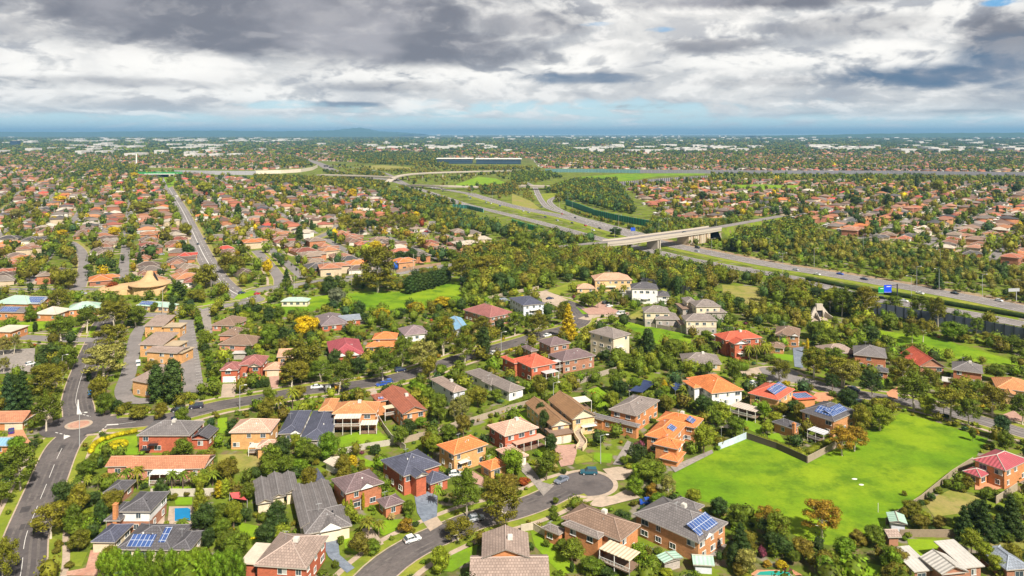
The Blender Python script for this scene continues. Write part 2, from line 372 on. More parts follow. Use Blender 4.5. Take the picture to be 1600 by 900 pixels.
def dashes(mb, line, o, z, on, off, wd, m=0, skip=None):
    L = offset(line, o); acc = 0.0
    for i in range(len(L)-1):
        d = L[i+1]-L[i]; ln = d.length
        if ln < 1e-6: continue
        d /= ln; n = Vector((-d.y, d.x))*wd/2; t = 0.0
        while t < ln:
            ph = acc % (on+off); 
            if off == 0: seg = ln-t; draw = True
            elif ph < on: seg = min(on-ph, ln-t); draw = True
            else: seg = min(on+off-ph, ln-t); draw = False
            seg = max(seg, 0.01)
            a = L[i]+d*t; b = L[i]+d*(t+seg)
            if draw and not (skip and skip((a+b)/2)): mb.poly([(a.x-n.x, a.y-n.y, z), (b.x-n.x, b.y-n.y, z), (b.x+n.x, b.y+n.y, z), (a.x+n.x, a.y+n.y, z)], m)
            t += seg; acc += seg
def sheet(name, pts, z, mat, kind='structure', st=0, jitter=True):
    "flat patch of ground from photo points (tile, x, y) or ground points"
    g = [GT(*p) if isinstance(p[0], str) else p for p in pts]
    mb = MB(); mb.poly([(x, y, z) for x, y in g])
    a = sum(g[i][0]*g[(i+1) % len(g)][1]-g[(i+1) % len(g)][0]*g[i][1] for i in range(len(g)))
    if a < 0: mb.f[0] = tuple(reversed(mb.f[0]))
    if st: stamp(g, st)
    o = mb.build(name, mat); tag(o, kind=kind); return o
# ================================================================== SETTING
# one sheet out to the horizon
mb = MB(); mb.poly([(-160000, -500, 0), (160000, -500, 0), (160000, 26000, 0), (-160000, 26000, 0)])
tag(mb.build('ground', M_GROUND), kind='structure')
def _sea(n, p):
    n.put(p.inputs['Base Color'], rgb((0.20, 0.36, 0.43))); p.inputs['Roughness'].default_value = 0.3
M_SEA = pmat('sea_water', _sea)
mb = MB(); mb.poly([(-160000, 26000, -1), (160000, 26000, -1), (160000, 190000, -1), (-160000, 190000, -1)])
tag(mb.build('water', M_SEA), kind='structure')
M_HILL = simple('hill_woods', (0.045, 0.085, 0.05), 1.0, 0.4, 0.004, 0.0)
def hills(name, prof, Y, depth, foot=-3):
    "a range of hills: crest heights from the photo's skyline, a real cross-section behind and before it"
    xs = np.linspace(prof[0][0], prof[-1][0], 90); hv = np.interp(xs, [p[0] for p in prof], [p[1] for p in prof])
    mb = MB(); rows = []
    cs = [(-1, 0), (-.6, .25), (-.3, .62), (-.1, .93), (0, 1), (.15, .95), (.5, .5), (1, 0)]
    for j, (t, k) in enumerate(cs):
        row = []
        for i, u in enumerate(xs):
            top = CAMH+(V0-hv[i])*Y/F; top = max(top, 2) * (1+0.04*math.sin(i*1.3)+0.03*math.sin(i*3.1+1))
            X = (u-U0)*Y/F; row.append((X, Y+t*depth, foot+(top-foot)*k))
        rows.append(row)
    n = len(xs)
    for r in rows: mb.v += r
    for j in range(len(cs)-1):
        for i in range(n-1): mb.f.append((j*n+i, j*n+i+1, (j+1)*n+i+1, (j+1)*n+i)); mb.m.append(0)
    o = mb.build(name, M_HILL); o.data.shade_smooth() if hasattr(o.data, 'shade_smooth') else None
    tag(o, kind='structure')
hills('hills', [(-400, 207.5), (-100, 206), (120, 206.3), (240, 204.8), (330, 204.0), (430, 205), (520, 204.4), (600, 207), (640, 210)], 21000, 3500)
hills('mountain', [(440, 206.5), (480, 204.4), (520, 203.6), (545, 200.8), (562, 199.6), (575, 201.8), (590, 205), (620, 206.4), (660, 209)], 24500, 2500)
hills('headland', [(1060, 207.5), (1150, 206.4), (1260, 205.2), (1320, 204.5), (1380, 204.3), (1440, 206.3), (1500, 207.5)], 60000, 4000)
hills('wooded_ridge', [(1180, 212.5), (1300, 210.4), (1380, 208.6), (1500, 207.8), (1600, 207.4), (1800, 207.2), (2000, 208)], 13500, 1500)

ROADS = [  # name, width, kerbs, points, material
 ('road', 9.2, 1, [('P',10,960),('A',110,900),('A',137,700),('A',200,530),('A',262,380),('A',310,262),('A',352,185),('A',425,100),('F',425,690),('F',415,640),('F',436,545),('F',470,450),('F',520,330),('F',556,235),('F',600,190),('F',700,178)], M_ASPH),
 ('road', 9.0, 1, [('F',425,778),('F',520,778),('F',620,768),('F',740,762),('F',900,742),('F',1100,694),('G',30,668),('G',250,632),('G',480,590),('G',750,560),('G',900,536),('G',1100,486),('H',120,420),('H',240,385),('H',350,355),('H',500,312),('H',600,280),('H',700,258),('H',770,232),('H',795,205),('H',790,175),('H',750,135),('H',690,108),('H',620,90),('H',560,72)], M_ASPH),
 ('road', 8.4, 1, [('P',560,930),('P',594,893),('P',629,866),('P',672,843),('P',743,813),('P',795,800),('P',842,784),('P',882,765),('P',912,757)], M_ASPH),
 ('road', 8.2, 1, [('I',880,500),('J',60,518),('J',200,540),('J',340,583),('J',560,622),('J',750,652),('J',950,700),('J',1200,765),('J',1385,822),('P',1700,705)], M_ASPH2),
 ('road', 6.5, 1, [('H',800,205),('H',860,185),('H',950,183),('H',1050,186)], M_FOOT),
 ('avenue', 12.5, 1, [('P',245,268),('P',255.6,280),('P',267,299),('P',284.5,328),('P',300,360),('P',314.8,391.7),('P',328,415),('P',342,436),('P',362,455),('P',392,468)], M_ASPH2),
 ('road', 9, 1, [('F',700,178),('F',830,180),('F',980,168),('F',1100,152),('F',1250,125),('F',1385,102),('G',180,70),('L',60,762),('L',230,742),('L',500,703),('L',760,685),('L',900,660),('L',1000,643)], M_ASPH2),
 ('street', 7, 1, [('P',-60,452),('P',0,452),('P',110,452),('P',160,452),('P',220,447)], M_ASPH2),
 ('street', 7, 1, [('P',124,450),('P',131,420),('P',128,395),('P',112,380),('P',97,377),('P',60,372),('P',20,366)], M_ASPH2),
 ('street', 7.5, 1, [('P',-60,528),('P',26,527),('P',100,531),('P',150,531)], M_ASPH2),
 ('street', 7, 1, [('P',-40,345),('P',0,331),('P',20,318)], M_ASPH2),
 ('street', 7, 1, [('L',0,560),('L',60,620),('L',120,700),('L',130,745)], M_ASPH2),
 ('street', 7, 1, [('L',280,510),('L',330,490),('L',420,450),('L',440,420)], M_ASPH2),
 ('street', 7, 1, [('L',870,520),('L',900,480),('L',950,430),('L',955,400)], M_ASPH2),
 ('street', 9, 0, [('P',213,233),('P',219,246)], M_ASPH2),
]
RL = []
mark = MB()
for k, (nm, wd, kb, pts, mt) in enumerate(ROADS):
    RL.append((smooth([Vector(GT(*p)) for p in pts], 3.0 if wd < 14 else 8), wd))
DISCS = [(Vector(GT('P',123,664)), 11.0), (Vector(GT('P',917,756)), 7.1), (Vector(GT('I',880,505)), 9.5), (Vector(GT('H',575,76)), 7)]
RARR = [(np.array([(p.x, p.y) for p in L]), wd) for L, wd in RL]
def in_road(p, skip=-1, grow=0.0):
    for i, (A, wd) in enumerate(RARR):
        if i == skip: continue
        d = np.min(np.hypot(A[:, 0]-p.x, A[:, 1]-p.y))
        if d < wd/2+grow: return True
    return any((p-c).length < r+grow for c, r in DISCS)
for k, (nm, wd, kb, pts, mt) in enumerate(ROADS):
    L = RL[k][0]; mb = MB(); ribbon(mb, L, -wd/2, wd/2, 0.02+0.004*k)
    tag(mb.build(nm, mt), kind='structure')
    A, B = offset(L, -wd/2-.3), offset(L, wd/2+.3)
    for i in range(0, len(L)-1): stamp([A[i], B[i], B[i+1], A[i+1]], 1)
    if kb:
        kerb, verge, foot = MB(), MB(), MB()
        near = L[len(L)//2].y < 560
        for s in (-1, 1):
            ribbon(kerb, L, s*wd/2, s*(wd/2+.35), 0.13, 0, lambda p: in_road(p, k, 0.0))
            if near:
                ribbon(verge, L, s*(wd/2+.35), s*(wd/2+3.0), 0.10+0.001*k, 0, lambda p: in_road(p, k, 0.4))
                ribbon(foot, L, s*(wd/2+3.0), s*(wd/2+4.5), 0.11+0.001*k, 0, lambda p: in_road(p, k, 0.4))
            else:
                ribbon(verge, L, s*(wd/2+.35), s*(wd/2+3.5), 0.05, 0, lambda p: in_road(p, k, 0.4))
        tag(kerb.build('kerb', M_FOOT), kind='structure'); tag(verge.build('verge', M_VERGE if near else M_DRY), kind='structure')
        if foot.f: tag(foot.build('footpath', M_FOOT), kind='structure')
for j, (c, r) in enumerate(DISCS):
    z = 0.09+0.003*j if j != 0 else 0.086
    ring = [(c.x+r*math.cos(t*math.pi/20), c.y+r*math.sin(t*math.pi/20)) for t in range(40)]
    mb = MB(); mb.poly([(x, y, z) for x, y in ring]); tag(mb.build('road', M_ASPH2 if j == 2 else (M_FOOT if j == 3 else M_ASPH)), kind='structure'); stamp(ring, 1)
    if j:
        mb = MB()
        for t in range(40):
            p = Vector((c.x+(r+.2)*math.cos((t+.5)*math.pi/20), c.y+(r+.2)*math.sin((t+.5)*math.pi/20)))
            if min(np.min(np.hypot(A[:, 0]-p.x, A[:, 1]-p.y))-wd/2 for A, wd in RARR) < 0.1: continue
            a0, a1 = t*math.pi/20, (t+1)*math.pi/20
            mb.poly([(c.x+r*math.cos(a0), c.y+r*math.sin(a0), .14), (c.x+(r+1.3)*math.cos(a0), c.y+(r+1.3)*math.sin(a0), .14), (c.x+(r+1.3)*math.cos(a1), c.y+(r+1.3)*math.sin(a1), .14), (c.x+r*math.cos(a1), c.y+r*math.sin(a1), .14)])
        tag(mb.build('kerb', M_FOOT), kind='structure')
# roundabout island: pale ring and brick-red middle
c, _ = DISCS[0]
mb = MB(); rr = [(c.x+4.0*math.cos(t*math.pi/20), c.y+4.0*math.sin(t*math.pi/20)) for t in range(40)]; mb.extrude(rr, 0.05, 0.21)
r2 = [(c.x+3.1*math.cos(t*math.pi/20), c.y+3.1*math.sin(t*math.pi/20)) for t in range(40)]; mb.extrude(r2, 0.21, 0.25, 1)
M_RED = ground_mat('red_paving', ((0.42, 0.21, 0.15), (0.50, 0.30, 0.22), (0.34, 0.2, 0.15)), 0.3, 1.5)
t = mb.build('traffic_island', [M_FOOT, M_RED]); tag(t, 'low round traffic island of red paving in the middle of the roundabout', 'traffic island', kind='thing')
LAND.append(('the roundabout', c.x, c.y))
# painted lines
def tline(t1, o, z, on, off, wd, k, a=0, b=None):
    L = RL[k][0][a:b]; dashes(mark, L, o, z, on, off, wd)
L0 = RL[0][0]
def idx_near(L, p): return min(range(len(L)), key=lambda i: (L[i]-Vector(p)).length)
ia, ib = idx_near(L0, GT('A',350,190)), idx_near(L0, GT('F',425,700))
dashes(mark, L0[:ia], 0.0, 0.10, 9, 4, 0.13); dashes(mark, L0[ib:], 0.3, 0.10, 12, 0, 0.12)
def spl(poly, z=0.105):
    g = [GT(*p) for p in poly]; mark.poly([(x, y, z) for x, y in g])
spl([('A',345,163),('A',382,145),('A',368,140),('A',345,140)]); spl([('F',415,720),('F',445,720),('F',430,690),('F',425,640),('F',420,640)]); spl([('F',572,780),('F',640,776),('F',640,771),('F',580,774)])
def seg(t, x1, y1, x2, y2, on, off, wd):
    dashes(mark, smooth([Vector(GT(t, x1, y1)), Vector(GT(t, x2, y2))], 2), 0, 0.106, on, off, wd)
seg('A', 300, 125, 350, 137, 1.2, .8, .35); seg('A', 430, 22, 490, 40, 1.2, .8, .35); seg('A', 535, 125, 575, 92, 1.2, .8, .35); seg('F', 640, 773, 735, 760, 9, 0.5, .2)
dashes(mark, RL[5][0], 0, 0.06, 900, 0, 0.5); dashes(mark, RL[5][0], 3.0, 0.06, 4, 7, 0.25); dashes(mark, RL[5][0], -3.0, 0.06, 4, 7, 0.25)
dashes(mark, RL[6][0], 0, 0.06, 7, 5, 0.25)
# ---- the freeway: two carriageways and its ramps, each a road of its own
FREE = [
 ('freeway', 18, [('P',735,303),('P',800,322),('P',887,340),('P',953,358),('P',1020,376),('P',1089,391),('P',1200,413),('P',1300,429),('P',1402,446),('P',1500,463),('P',1600,483),('P',1720,506)], 4),
 ('freeway', 13.5, [('P',640,300),('P',720,318),('P',800,337),('P',870,355),('P',940,374),('P',1010,390),('P',1080,406),('P',1180,424),('P',1266,440),('P',1340,462),('P',1420,476),('P',1500,488),('P',1600,507),('P',1720,532)], 3),
 ('slip_road', 9, [('M',70,190),('M',120,215),('M',138,250),('M',160,290),('M',200,330),('M',300,362),('M',430,405),('M',560,440)], 2),
 ('slip_road', 8, [('M',260,262),('M',215,280),('M',205,300),('M',250,335),('M',350,375),('M',450,402),('M',560,432),('M',700,470),('M',800,500)], 2),
 ('freeway', 26, [('P',440,239),('P',470,247),('P',497,255),('P',520,266),('P',560,275),('P',610,281)], 6),
 ('slip_road', 9, [('P',500,257),('P',560,263),('P',600,270),('P',622,281),('P',640,290)], 2),
 ('freeway', 12, [('P',608,281),('P',640,291),('P',672,301),('P',735,322)], 3),
 ('freeway', 14, [('P',660,290),('P',700,297),('P',735,303)], 3),
 ('slip_road', 12, [('P',780,265),('P',850,266),('P',960,269),('P',1100,270),('P',1300,272),('P',1700,276)], 4),
]
FL = []
for k, (nm, wd, pts, lanes) in enumerate(FREE):
    L = smooth([Vector(GT(*p)) for p in pts], 10); FL.append((L, wd)); mb = MB(); ribbon(mb, L, -wd/2, wd/2, 0.11+0.005*k)
    tag(mb.build(nm, M_ASPH2), kind='structure')
    A, B = offset(L, -wd/2-1), offset(L, wd/2+1)
    for i in range(len(L)-1): stamp([A[i], B[i], B[i+1], A[i+1]], 1)
    z = 0.11+0.005*k+0.05
    if k < 4 or k in (6, 7):
        for s in (-1, 1): dashes(mark, L, s*(wd/2-1.2), z, 400, 0, 0.3)
        for j in range(1, lanes): dashes(mark, L, -wd/2+1.2+(wd-2.4)*j/lanes, z, 4, 7, 0.28)
tag(mark.build('road_markings', M_PAINT), kind='structure')
# worn wheel tracks, tar patches and pit covers in the streets
wear, patch = MB(), MB(); M_WORN = ground_mat('worn_asphalt', ((0.125, 0.11, 0.105), (0.16, 0.14, 0.132), (0.10, 0.09, 0.087)), 0.2, 0.9); M_PATCH = ground_mat('tar_patch', ((0.06, 0.054, 0.055), (0.085, 0.076, 0.075), (0.07, 0.063, 0.063)), 0.3, 1.1)
for k in (0, 1, 2, 3):
    L, wd = RL[k]; z = .05+.002*k; hit = lambda p, k=k: in_road(p, k, .5)
    for o_ in (-2.9, -1.3, 1.3, 2.9): ribbon(wear, L, o_-.28, o_+.28, z, 0, hit)
    for _i in range(int(len(L)/5)):
        i = random.randrange(1, len(L)-2); c_ = L[i]; d = (L[i+1]-L[i]).normalized(); n_ = Vector((-d.y, d.x)); o_ = random.uniform(-wd/2+1, wd/2-1); a, b = random.uniform(.5, 3.5), random.uniform(.35, 1.1)
        if hit(c_): continue
        q = [c_+n_*(o_+s2*b)+d*s1*a for s1, s2 in ((-1, -1), (1, -1), (1, 1), (-1, 1))]; patch.poly([(p.x, p.y, z+.012+.0004*_i) for p in q])
tag(wear.build('wheel_tracks', M_WORN), kind='structure'); tag(patch.build('tar_patches', M_PATCH), kind='structure')
# bare earth beside the far carriageway, grass in the median
mb = MB(); L = FL[0][0]; half = len(L)//2
ribbon(mb, L[int(len(L)*.45):], 9.3, 16, 0.05); tag(mb.build('bare_soil_bank', M_SOIL), kind='structure')
mb = MB(); ribbon(mb, L, -9.3, -17, 0.05); tag(mb.build('median_grass', M_VERGE), kind='structure')
# ---- grass areas
sheet('sports_field', [('D',175,347),('D',370,240),('D',575,160),('D',740,205),('D',905,292),('D',1092,192),('D',1240,112),('E',720,20),('E',870,55),('E',1190,160),('E',1100,290),('E',1000,370),('E',830,500),('E',660,625),('E',560,680),('E',330,735),('D',880,700),('D',600,560),('D',360,500),('D',180,465)], 0.03, M_FIELD, st=4)
LAND.append(('the big green playing field', *GT('D', 800, 420)))
sheet('lawn', [('J',410,285),('J',590,262),('J',760,285),('J',900,300),('J',1385,445),('P',1680,585),('P',1680,605),('J',1385,462),('J',1180,440),('J',860,395),('J',700,345),('J',560,330)], 0.03, M_FIELD, st=4)
LAND.append(('the long green strip', *GT('J', 800, 340)))
sheet('lawn', [('H',975,222),('H',1010,205),('H',1130,235),('H',1385,290),('H',1385,365),('H',1250,345),('H',1180,330),('H',1050,250)], 0.03, M_FIELD, st=4)
sheet('lawn', [('G',470,90),('G',560,75),('G',700,65),('G',860,45),('G',1000,60),('G',1180,40),('G',1290,30),('G',1330,70),('G',1290,120),('G',1100,150),('G',900,160),('G',640,150),('G',540,150),('G',380,200),('G',270,120),('G',340,120)], 0.03, M_FIELD, st=4)
LAND.append(('the open grass paddock', *GT('G', 800, 100)))
sheet('lawn', [('M',262,185),('M',380,160),('M',570,145),('M',1050,138),('M',1040,150),('M',800,155),('M',640,180),('M',470,190)], 0.06, M_FIELD, st=4)
sheet('lawn', [('P',700,292),('P',725,284),('P',748,276),('P',775,279),('P',795,288),('P',780,292)], 0.06, M_LAWN, st=4)
sheet('lawn', [('M',1120,222),('M',1200,205),('M',1385,203),('P',1255,290),('P',1240,297),('M',1200,232)], 0.06, M_LAWN, st=4)
sheet('dry_grass', [('P',1128,445),('P',1190,449),('P',1198,462),('P',1180,480),('P',1150,474),('P',1130,458)], 0.03, M_DRY, st=4)
sheet('lawn', [('P',255,276),('P',272,275),('P',277,287),('P',263,294)], 0.16, M_LAWN, st=4)
mb = MB(); ribbon(mb, smooth([Vector(GT(*p)) for p in [('M',60,345),('M',190,350),('M',330,385),('M',500,425),('M',640,458)]], 10), -5, 5, 0.055); tag(mb.build('median_grass', M_VERGE), kind='structure')
mb = MB(); ribbon(mb, smooth([Vector(GT(*p)) for p in [('L',1200,275),('L',1385,315),('M',90,360)]], 10), -7, 7, 0.06); tag(mb.build('median_grass', M_VERGE), kind='structure')
sheet('dry_grass', [('P',560,259),('P',600,258),('P',650,262),('P',640,266),('P',590,266)], 0.04, M_DRY, st=4)
sheet('dry_grass', [('M',0,250),('M',100,290),('M',150,330),('M',60,350),('M',0,330)], 0.04, M_DRY, st=4)
sheet('dry_grass', [('M',120,262),('M',180,250),('M',260,248),('M',215,290),('M',175,315)], 0.045, M_VERGE, st=4)
LAWNS = [  # small garden lawns
 ([('A',500,165),('A',740,140),('A',748,243),('A',500,243)], M_LAWN), ([('A',345,772),('A',475,772),('A',440,848),('A',345,850)], M_VERGE), ([('A',820,415),('A',1045,418),('A',1045,442),('A',820,440)], M_LAWN),
 ([('A',940,475),('A',1040,475),('A',1040,515),('A',950,515)], M_LAWN), ([('B',110,610),('B',280,640),('B',295,700),('B',200,732),('B',130,700)], M_LAWN), ([('B',660,150),('B',850,95),('B',930,165),('B',665,232)], M_LAWN),
 ([('B',680,690),('B',790,710),('B',760,790),('B',690,760)], M_LAWN), ([('B',820,605),('B',1000,592),('B',1110,612),('B',1000,640),('B',900,682),('B',850,652)], M_LAWN), ([('B',760,250),('B',860,290),('B',860,345),('B',800,330)], M_LAWN),
 ([('C',515,655),('C',600,690),('C',700,790),('C',780,860),('C',690,900),('C',640,850),('C',540,740)], M_LAWN), ([('C',555,210),('C',610,200),('C',622,270),('C',570,282)], M_LAWN), ([('C',862,232),('C',960,240),('C',950,290),('C',855,282)], M_LAWN),
 ([('C',750,260),('C',850,232),('C',850,280),('C',760,296)], M_VERGE), ([('C',400,30),('C',540,30),('C',565,95),('C',480,55)], M_LAWN), ([('H',390,715),('H',520,705),('H',560,760),('H',560,790),('H',430,742)], M_LAWN),
 ([('H',820,590),('H',880,570),('H',980,640),('H',940,652)], M_LAWN), ([('H',850,640),('H',960,652),('H',900,722)], M_LAWN), ([('G',0,740),('G',52,735),('G',52,822),('G',0,822)], M_LAWN),
 ([('I',575,705),('I',680,722),('I',810,790),('I',790,830),('I',600,745)], M_LAWN), ([('I',860,385),('I',970,398),('I',960,432),('I',860,410)], M_LAWN), ([('E',840,500),('E',1000,430),('E',1150,480),('E',1060,560),('E',900,582)], M_DRY),
 ([('E',750,700),('E',1010,710),('E',1050,765),('E',850,775),('E',790,830)], M_LAWN), ([('E',500,820),('E',620,850),('E',600,900),('E',370,900)], M_LAWN), ([('E',1190,705),('E',1385,700),('E',1385,760),('E',1230,785)], M_DRY),
 ([('F',80,222),('F',262,215),('F',250,252),('F',80,287)], M_LAWN), ([('F',390,252),('F',525,240),('F',500,302),('F',390,302)], M_LAWN), ([('B',0,245),('B',230,238),('B',255,300),('B',100,345),('B',0,340)], M_DRY),
 ([('F',1100,120),('F',1180,100),('F',1190,120),('F',1090,150)], M_LAWN), ([('F',900,30),('F',945,25),('F',945,65),('F',900,65)], M_LAWN), ([('G',60,120),('G',140,40),('G',260,60),('G',180,80)], M_LAWN),
 ([('C',20,810),('C',230,730),('C',220,800),('C',90,880),('C',10,870)], M_LAWN), ([('H',5,0),('H',140,0),('H',130,60),('H',60,100),('H',5,80)], M_FIELD), ([('H',760,135),('H',830,175),('H',800,178)], M_LAWN),
 ([('J',0,400),('J',120,395),('J',130,430),('J',20,420)], M_LAWN), ([('E',0,130),('E',60,130),('E',100,190),('E',0,160)], M_LAWN), ([('A',0,230),('A',40,230),('A',40,300),('A',0,300)], M_LAWN),
 ([('J',560,130),('J',640,125),('J',610,165)], M_DRY), ([('H',1010,205),('H',1120,150),('H',1150,170),('H',1130,200)], M_DRY), ([('M',180,780),('M',330,730),('M',450,720),('M',440,745),('M',260,800)], M_VERGE),
]
for i, (p, m) in enumerate(LAWNS): sheet('lawn', p, 0.045+0.0015*i, m, st=4)
M_PINK = ground_mat('pink_paving', ((0.40, 0.24, 0.19), (0.45, 0.28, 0.22), (0.33, 0.2, 0.16)), 0.2, 1.0)
M_ORNG = ground_mat('orange_paving', ((0.50, 0.24, 0.13), (0.55, 0.28, 0.16), (0.42, 0.2, 0.12)), 0.2, 1.0)
M_BLUEP = ground_mat('blue_grey_paving', ((0.16, 0.19, 0.24), (0.21, 0.24, 0.29), (0.13, 0.15, 0.19)), 0.2, 1.0)
M_GREYP = ground_mat('grey_paving', ((0.26, 0.23, 0.21), (0.31, 0.27, 0.24), (0.2, 0.18, 0.16)), 0.2, 1.0)
DRIVES = [
 ([('B',1065,470),('B',1140,445),('B',1190,470),('B',1187,580),('B',1112,612),('B',1080,560)], M_BLUEP), ([('B',1112,612),('B',1187,582),('B',1218,622),('B',1150,662)], M_FOOT), ([('C',645,195),('C',765,190),('C',765,240),('C',745,300),('C',680,312),('C',655,250)], M_PINK),
 ([('C',430,297),('C',500,290),('C',580,395),('C',645,412),('C',585,470),('C',530,400)], M_GREYP), ([('G',25,555),('G',102,553),('G',92,628),('G',18,630)], M_FOOT), ([('G',275,503),('G',337,503),('G',325,580),('G',290,575)], M_PINK),
 ([('I',965,360),('I',1025,355),('I',1015,420),('I',1022,470),('I',975,462),('I',970,420)], M_BLUEP), ([('I',640,455),('I',700,470),('I',780,470),('I',800,500),('I',740,512),('I',690,500)], M_FOOT), ([('I',1060,640),('I',1090,602),('I',1200,602),('I',1200,642),('I',1100,655)], M_ORNG),
 ([('J',640,602),('J',700,570),('J',702,640),('J',650,622)], M_ORNG), ([('J',1270,722),('J',1330,700),('J',1385,740),('J',1385,762),('J',1300,745)], M_PINK), ([('A',490,765),('A',545,765),('A',545,830),('A',620,905),('A',360,902),('A',360,880),('A',465,860)], M_RED),
 ([('A',50,110),('A',120,100),('A',150,160),('A',178,188),('A',60,176),('A',40,150)], M_ORNG), ([('B',560,722),('B',650,692),('B',660,790),('B',742,860),('B',700,888),('B',600,800)], M_BLUEP), ([('C',905,325),('C',990,312),('C',1090,330),('C',1020,385),('C',965,385)], M_FOOT),
 ([('C',870,478),('C',962,470),('C',1040,430),('C',1110,480),('C',900,532),('C',830,522)], M_FOOT), ([('C',960,300),('C',1040,170),('C',1062,180),('C',1012,302)], M_GREYP), ([('D',165,312),('D',390,220),('D',397,238),('D',190,343)], M_GREYP),
 ([('H',500,62),('H',600,50),('H',720,100),('H',700,135),('H',560,110)], M_FOOT), ([('H',790,150),('H',850,140),('H',905,105),('H',965,150),('H',1050,172),('H',1050,178),('H',830,180)], M_PINK),
 ([('F',968,208),('F',1045,210),('F',1108,602),('F',985,602)], M_ASPH2), ([('F',0,372),('F',190,362),('F',182,490),('F',0,502)], M_GREYP), ([('A',915,528),('A',1050,528),('A',1060,632),('A',905,632)], M_FOOT), ([('A',830,533),('A',893,533),('A',888,640),('A',800,642)], M_FOOT),
 ([('E',1120,402),('E',1200,380),('E',1290,420),('E',1240,437),('E',1120,437)], M_ORNG), ([('D',590,902),('D',630,872),('D',830,872),('D',880,902)], M_ORNG), ([('C',200,335),('C',262,372),('C',270,420),('C',200,400)], M_PINK),
 ([('B',780,650),('B',830,640),('B',900,730),('B',860,750),('B',800,710)], M_FOOT), ([('H',1055,545),('H',1130,560),('H',1060,605),('H',1040,590)], M_GREYP), ([('H',940,535),('H',1030,530),('H',1035,560),('H',965,565)], M_DRY),
 ([('F',1085,165),('F',1135,160),('F',1150,280),('F',1110,285)], M_GREYP), ([('A',1100,50),('A',1050,60),('A',1040,110),('A',1105,110)], M_FOOT), ([('E',20,620),('E',110,660),('E',110,660),('E',40,650)], M_GREYP),
 ([('G',800,590),('G',850,575),('G',870,620),('G',850,640)], M_FOOT), ([('J',960,560),('J',995,500),('J',1005,520),('J',975,565)], M_FOOT), ([('J',230,220),('J',265,185),('J',305,185),('J',335,222),('J',300,212)], M_FOOT),
 ([('A',590,900),('A',700,890),('A',690,905),('A',590,910)], M_GREYP), ([('D',395,720),('D',470,735),('D',430,800),('D',370,800)], M_GREYP), ([('C',1120,730),('C',1190,760),('C',1150,800),('C',1100,780)], M_BLUEP),
]
for i, (p, m) in enumerate(DRIVES): sheet('driveway', p, 0.16+0.0025*i, m, st=1)
# medical-centre access drive and parking bay lines
mb = MB(); L = smooth([Vector(GT(*p)) for p in [('F',770,240),('F',735,300),('F',715,400),('F',695,500),('F',665,590),('F',690,640),('F',770,650),('F',860,640)]], 3); ribbon(mb, L, -2.8, 2.8, 0.27); tag(mb.build('driveway', M_ASPH2), kind='structure')
A, B = offset(L, -3), offset(L, 3)
for i in range(len(L)-1): stamp([A[i], B[i], B[i+1], A[i+1]], 1)
mb = MB()
for k in range(26):
    v = 505+k*4.2
    for ua, ub in ((293+(v-505)*.115, 302+(v-505)*.115),):
        g1, g2 = G(ua+4, v+1.5), G(ub+4, v)
        dashes(mb, [Vector(g1), Vector(g2)], 0, 0.24, 99, 0, 0.16)
tag(mb.build('parking_bay_lines', M_PAINT), kind='structure')
def _pool(n, p):
    n.put(p.inputs['Base Color'], varied(n, rgb((0.0, 0.19, 0.42)), 0.25, 0.5)); p.inputs['Roughness'].default_value = 0.08; p.inputs['Specular IOR Level'].default_value = 0.6
M_POOL = pmat('pool_water', _pool)
M_POOLG = pmat('pool_water_green', lambda n, p: (n.put(p.inputs['Base Color'], varied(n, rgb((0.02, 0.30, 0.24)), 0.2, 0.5)), setattr(p.inputs['Roughness'], 'default_value', 0.1)))
def pool(pts, mw, label):
    g = [GT(*p) for p in pts]; cx = sum(p[0] for p in g)/len(g); cy = sum(p[1] for p in g)/len(g)
    e = empty('swimming_pool', (cx, cy, 0)); g = [(x-cx, y-cy) for x, y in g]
    mb = MB(); mb.extrude([(x*1.14, y*1.14) for x, y in g], 0.2, 0.42); mb.build('coping', M_FOOT, e)
    mb = MB(); mb.extrude(g, 0.3, 0.44); mb.build('pool_water', mw, e); tag(e, label, 'swimming pool', kind='thing')
pool([('A',945,612),('A',1030,608),('A',1030,548),('A',1015,540),('A',945,543)], M_POOL, 'blue rectangular pool with pale coping beside the half-timbered house')
pool([('D',630,905),('D',650,888),('D',700,884),('D',760,884),('D',808,892),('D',815,908)], M_POOLG, 'green kidney pool edged in orange paving at the bottom of the photo')
# ================================================================== HOUSES
RC = dict(terra=(0.45,0.20,0.115), bright=(0.60,0.195,0.065), orange=(0.52,0.23,0.10), red=(0.50,0.105,0.06), scarlet=(0.55,0.12,0.07), crimson=(0.34,0.075,0.09), maroon=(0.30,0.12,0.11), rust=(0.34,0.115,0.07),
          brown=(0.225,0.15,0.11), chestnut=(0.29,0.165,0.085), plum=(0.17,0.12,0.125), taupe=(0.31,0.235,0.20), greyb=(0.225,0.19,0.175), grey=(0.17,0.155,0.155), slate=(0.10,0.095,0.105), navy=(0.085,0.09,0.13),
          pink=(0.54,0.34,0.26), peach=(0.53,0.31,0.21), beige=(0.55,0.47,0.38), white=(0.46,0.435,0.40), mint=(0.34,0.50,0.40), blue=(0.20,0.36,0.52), mauve=(0.24,0.18,0.19), purple=(0.20,0.16,0.17), tan=(0.42,0.33,0.22), gold=(0.46,0.29,0.11), steel=(0.23,0.26,0.31))
WC = dict(red=(0.40,0.11,0.058), orange=(0.50,0.215,0.088), ochre=(0.46,0.22,0.10), russet=(0.40,0.155,0.08), yellow=(0.56,0.31,0.13), brown=(0.33,0.16,0.10), cream=(0.64,0.54,0.39), white=(0.70,0.68,0.66), grey=(0.34,0.30,0.27), tan=(0.60,0.40,0.20), pinkb=(0.50,0.22,0.15), pale=(0.58,0.60,0.66))
_WIN = {}
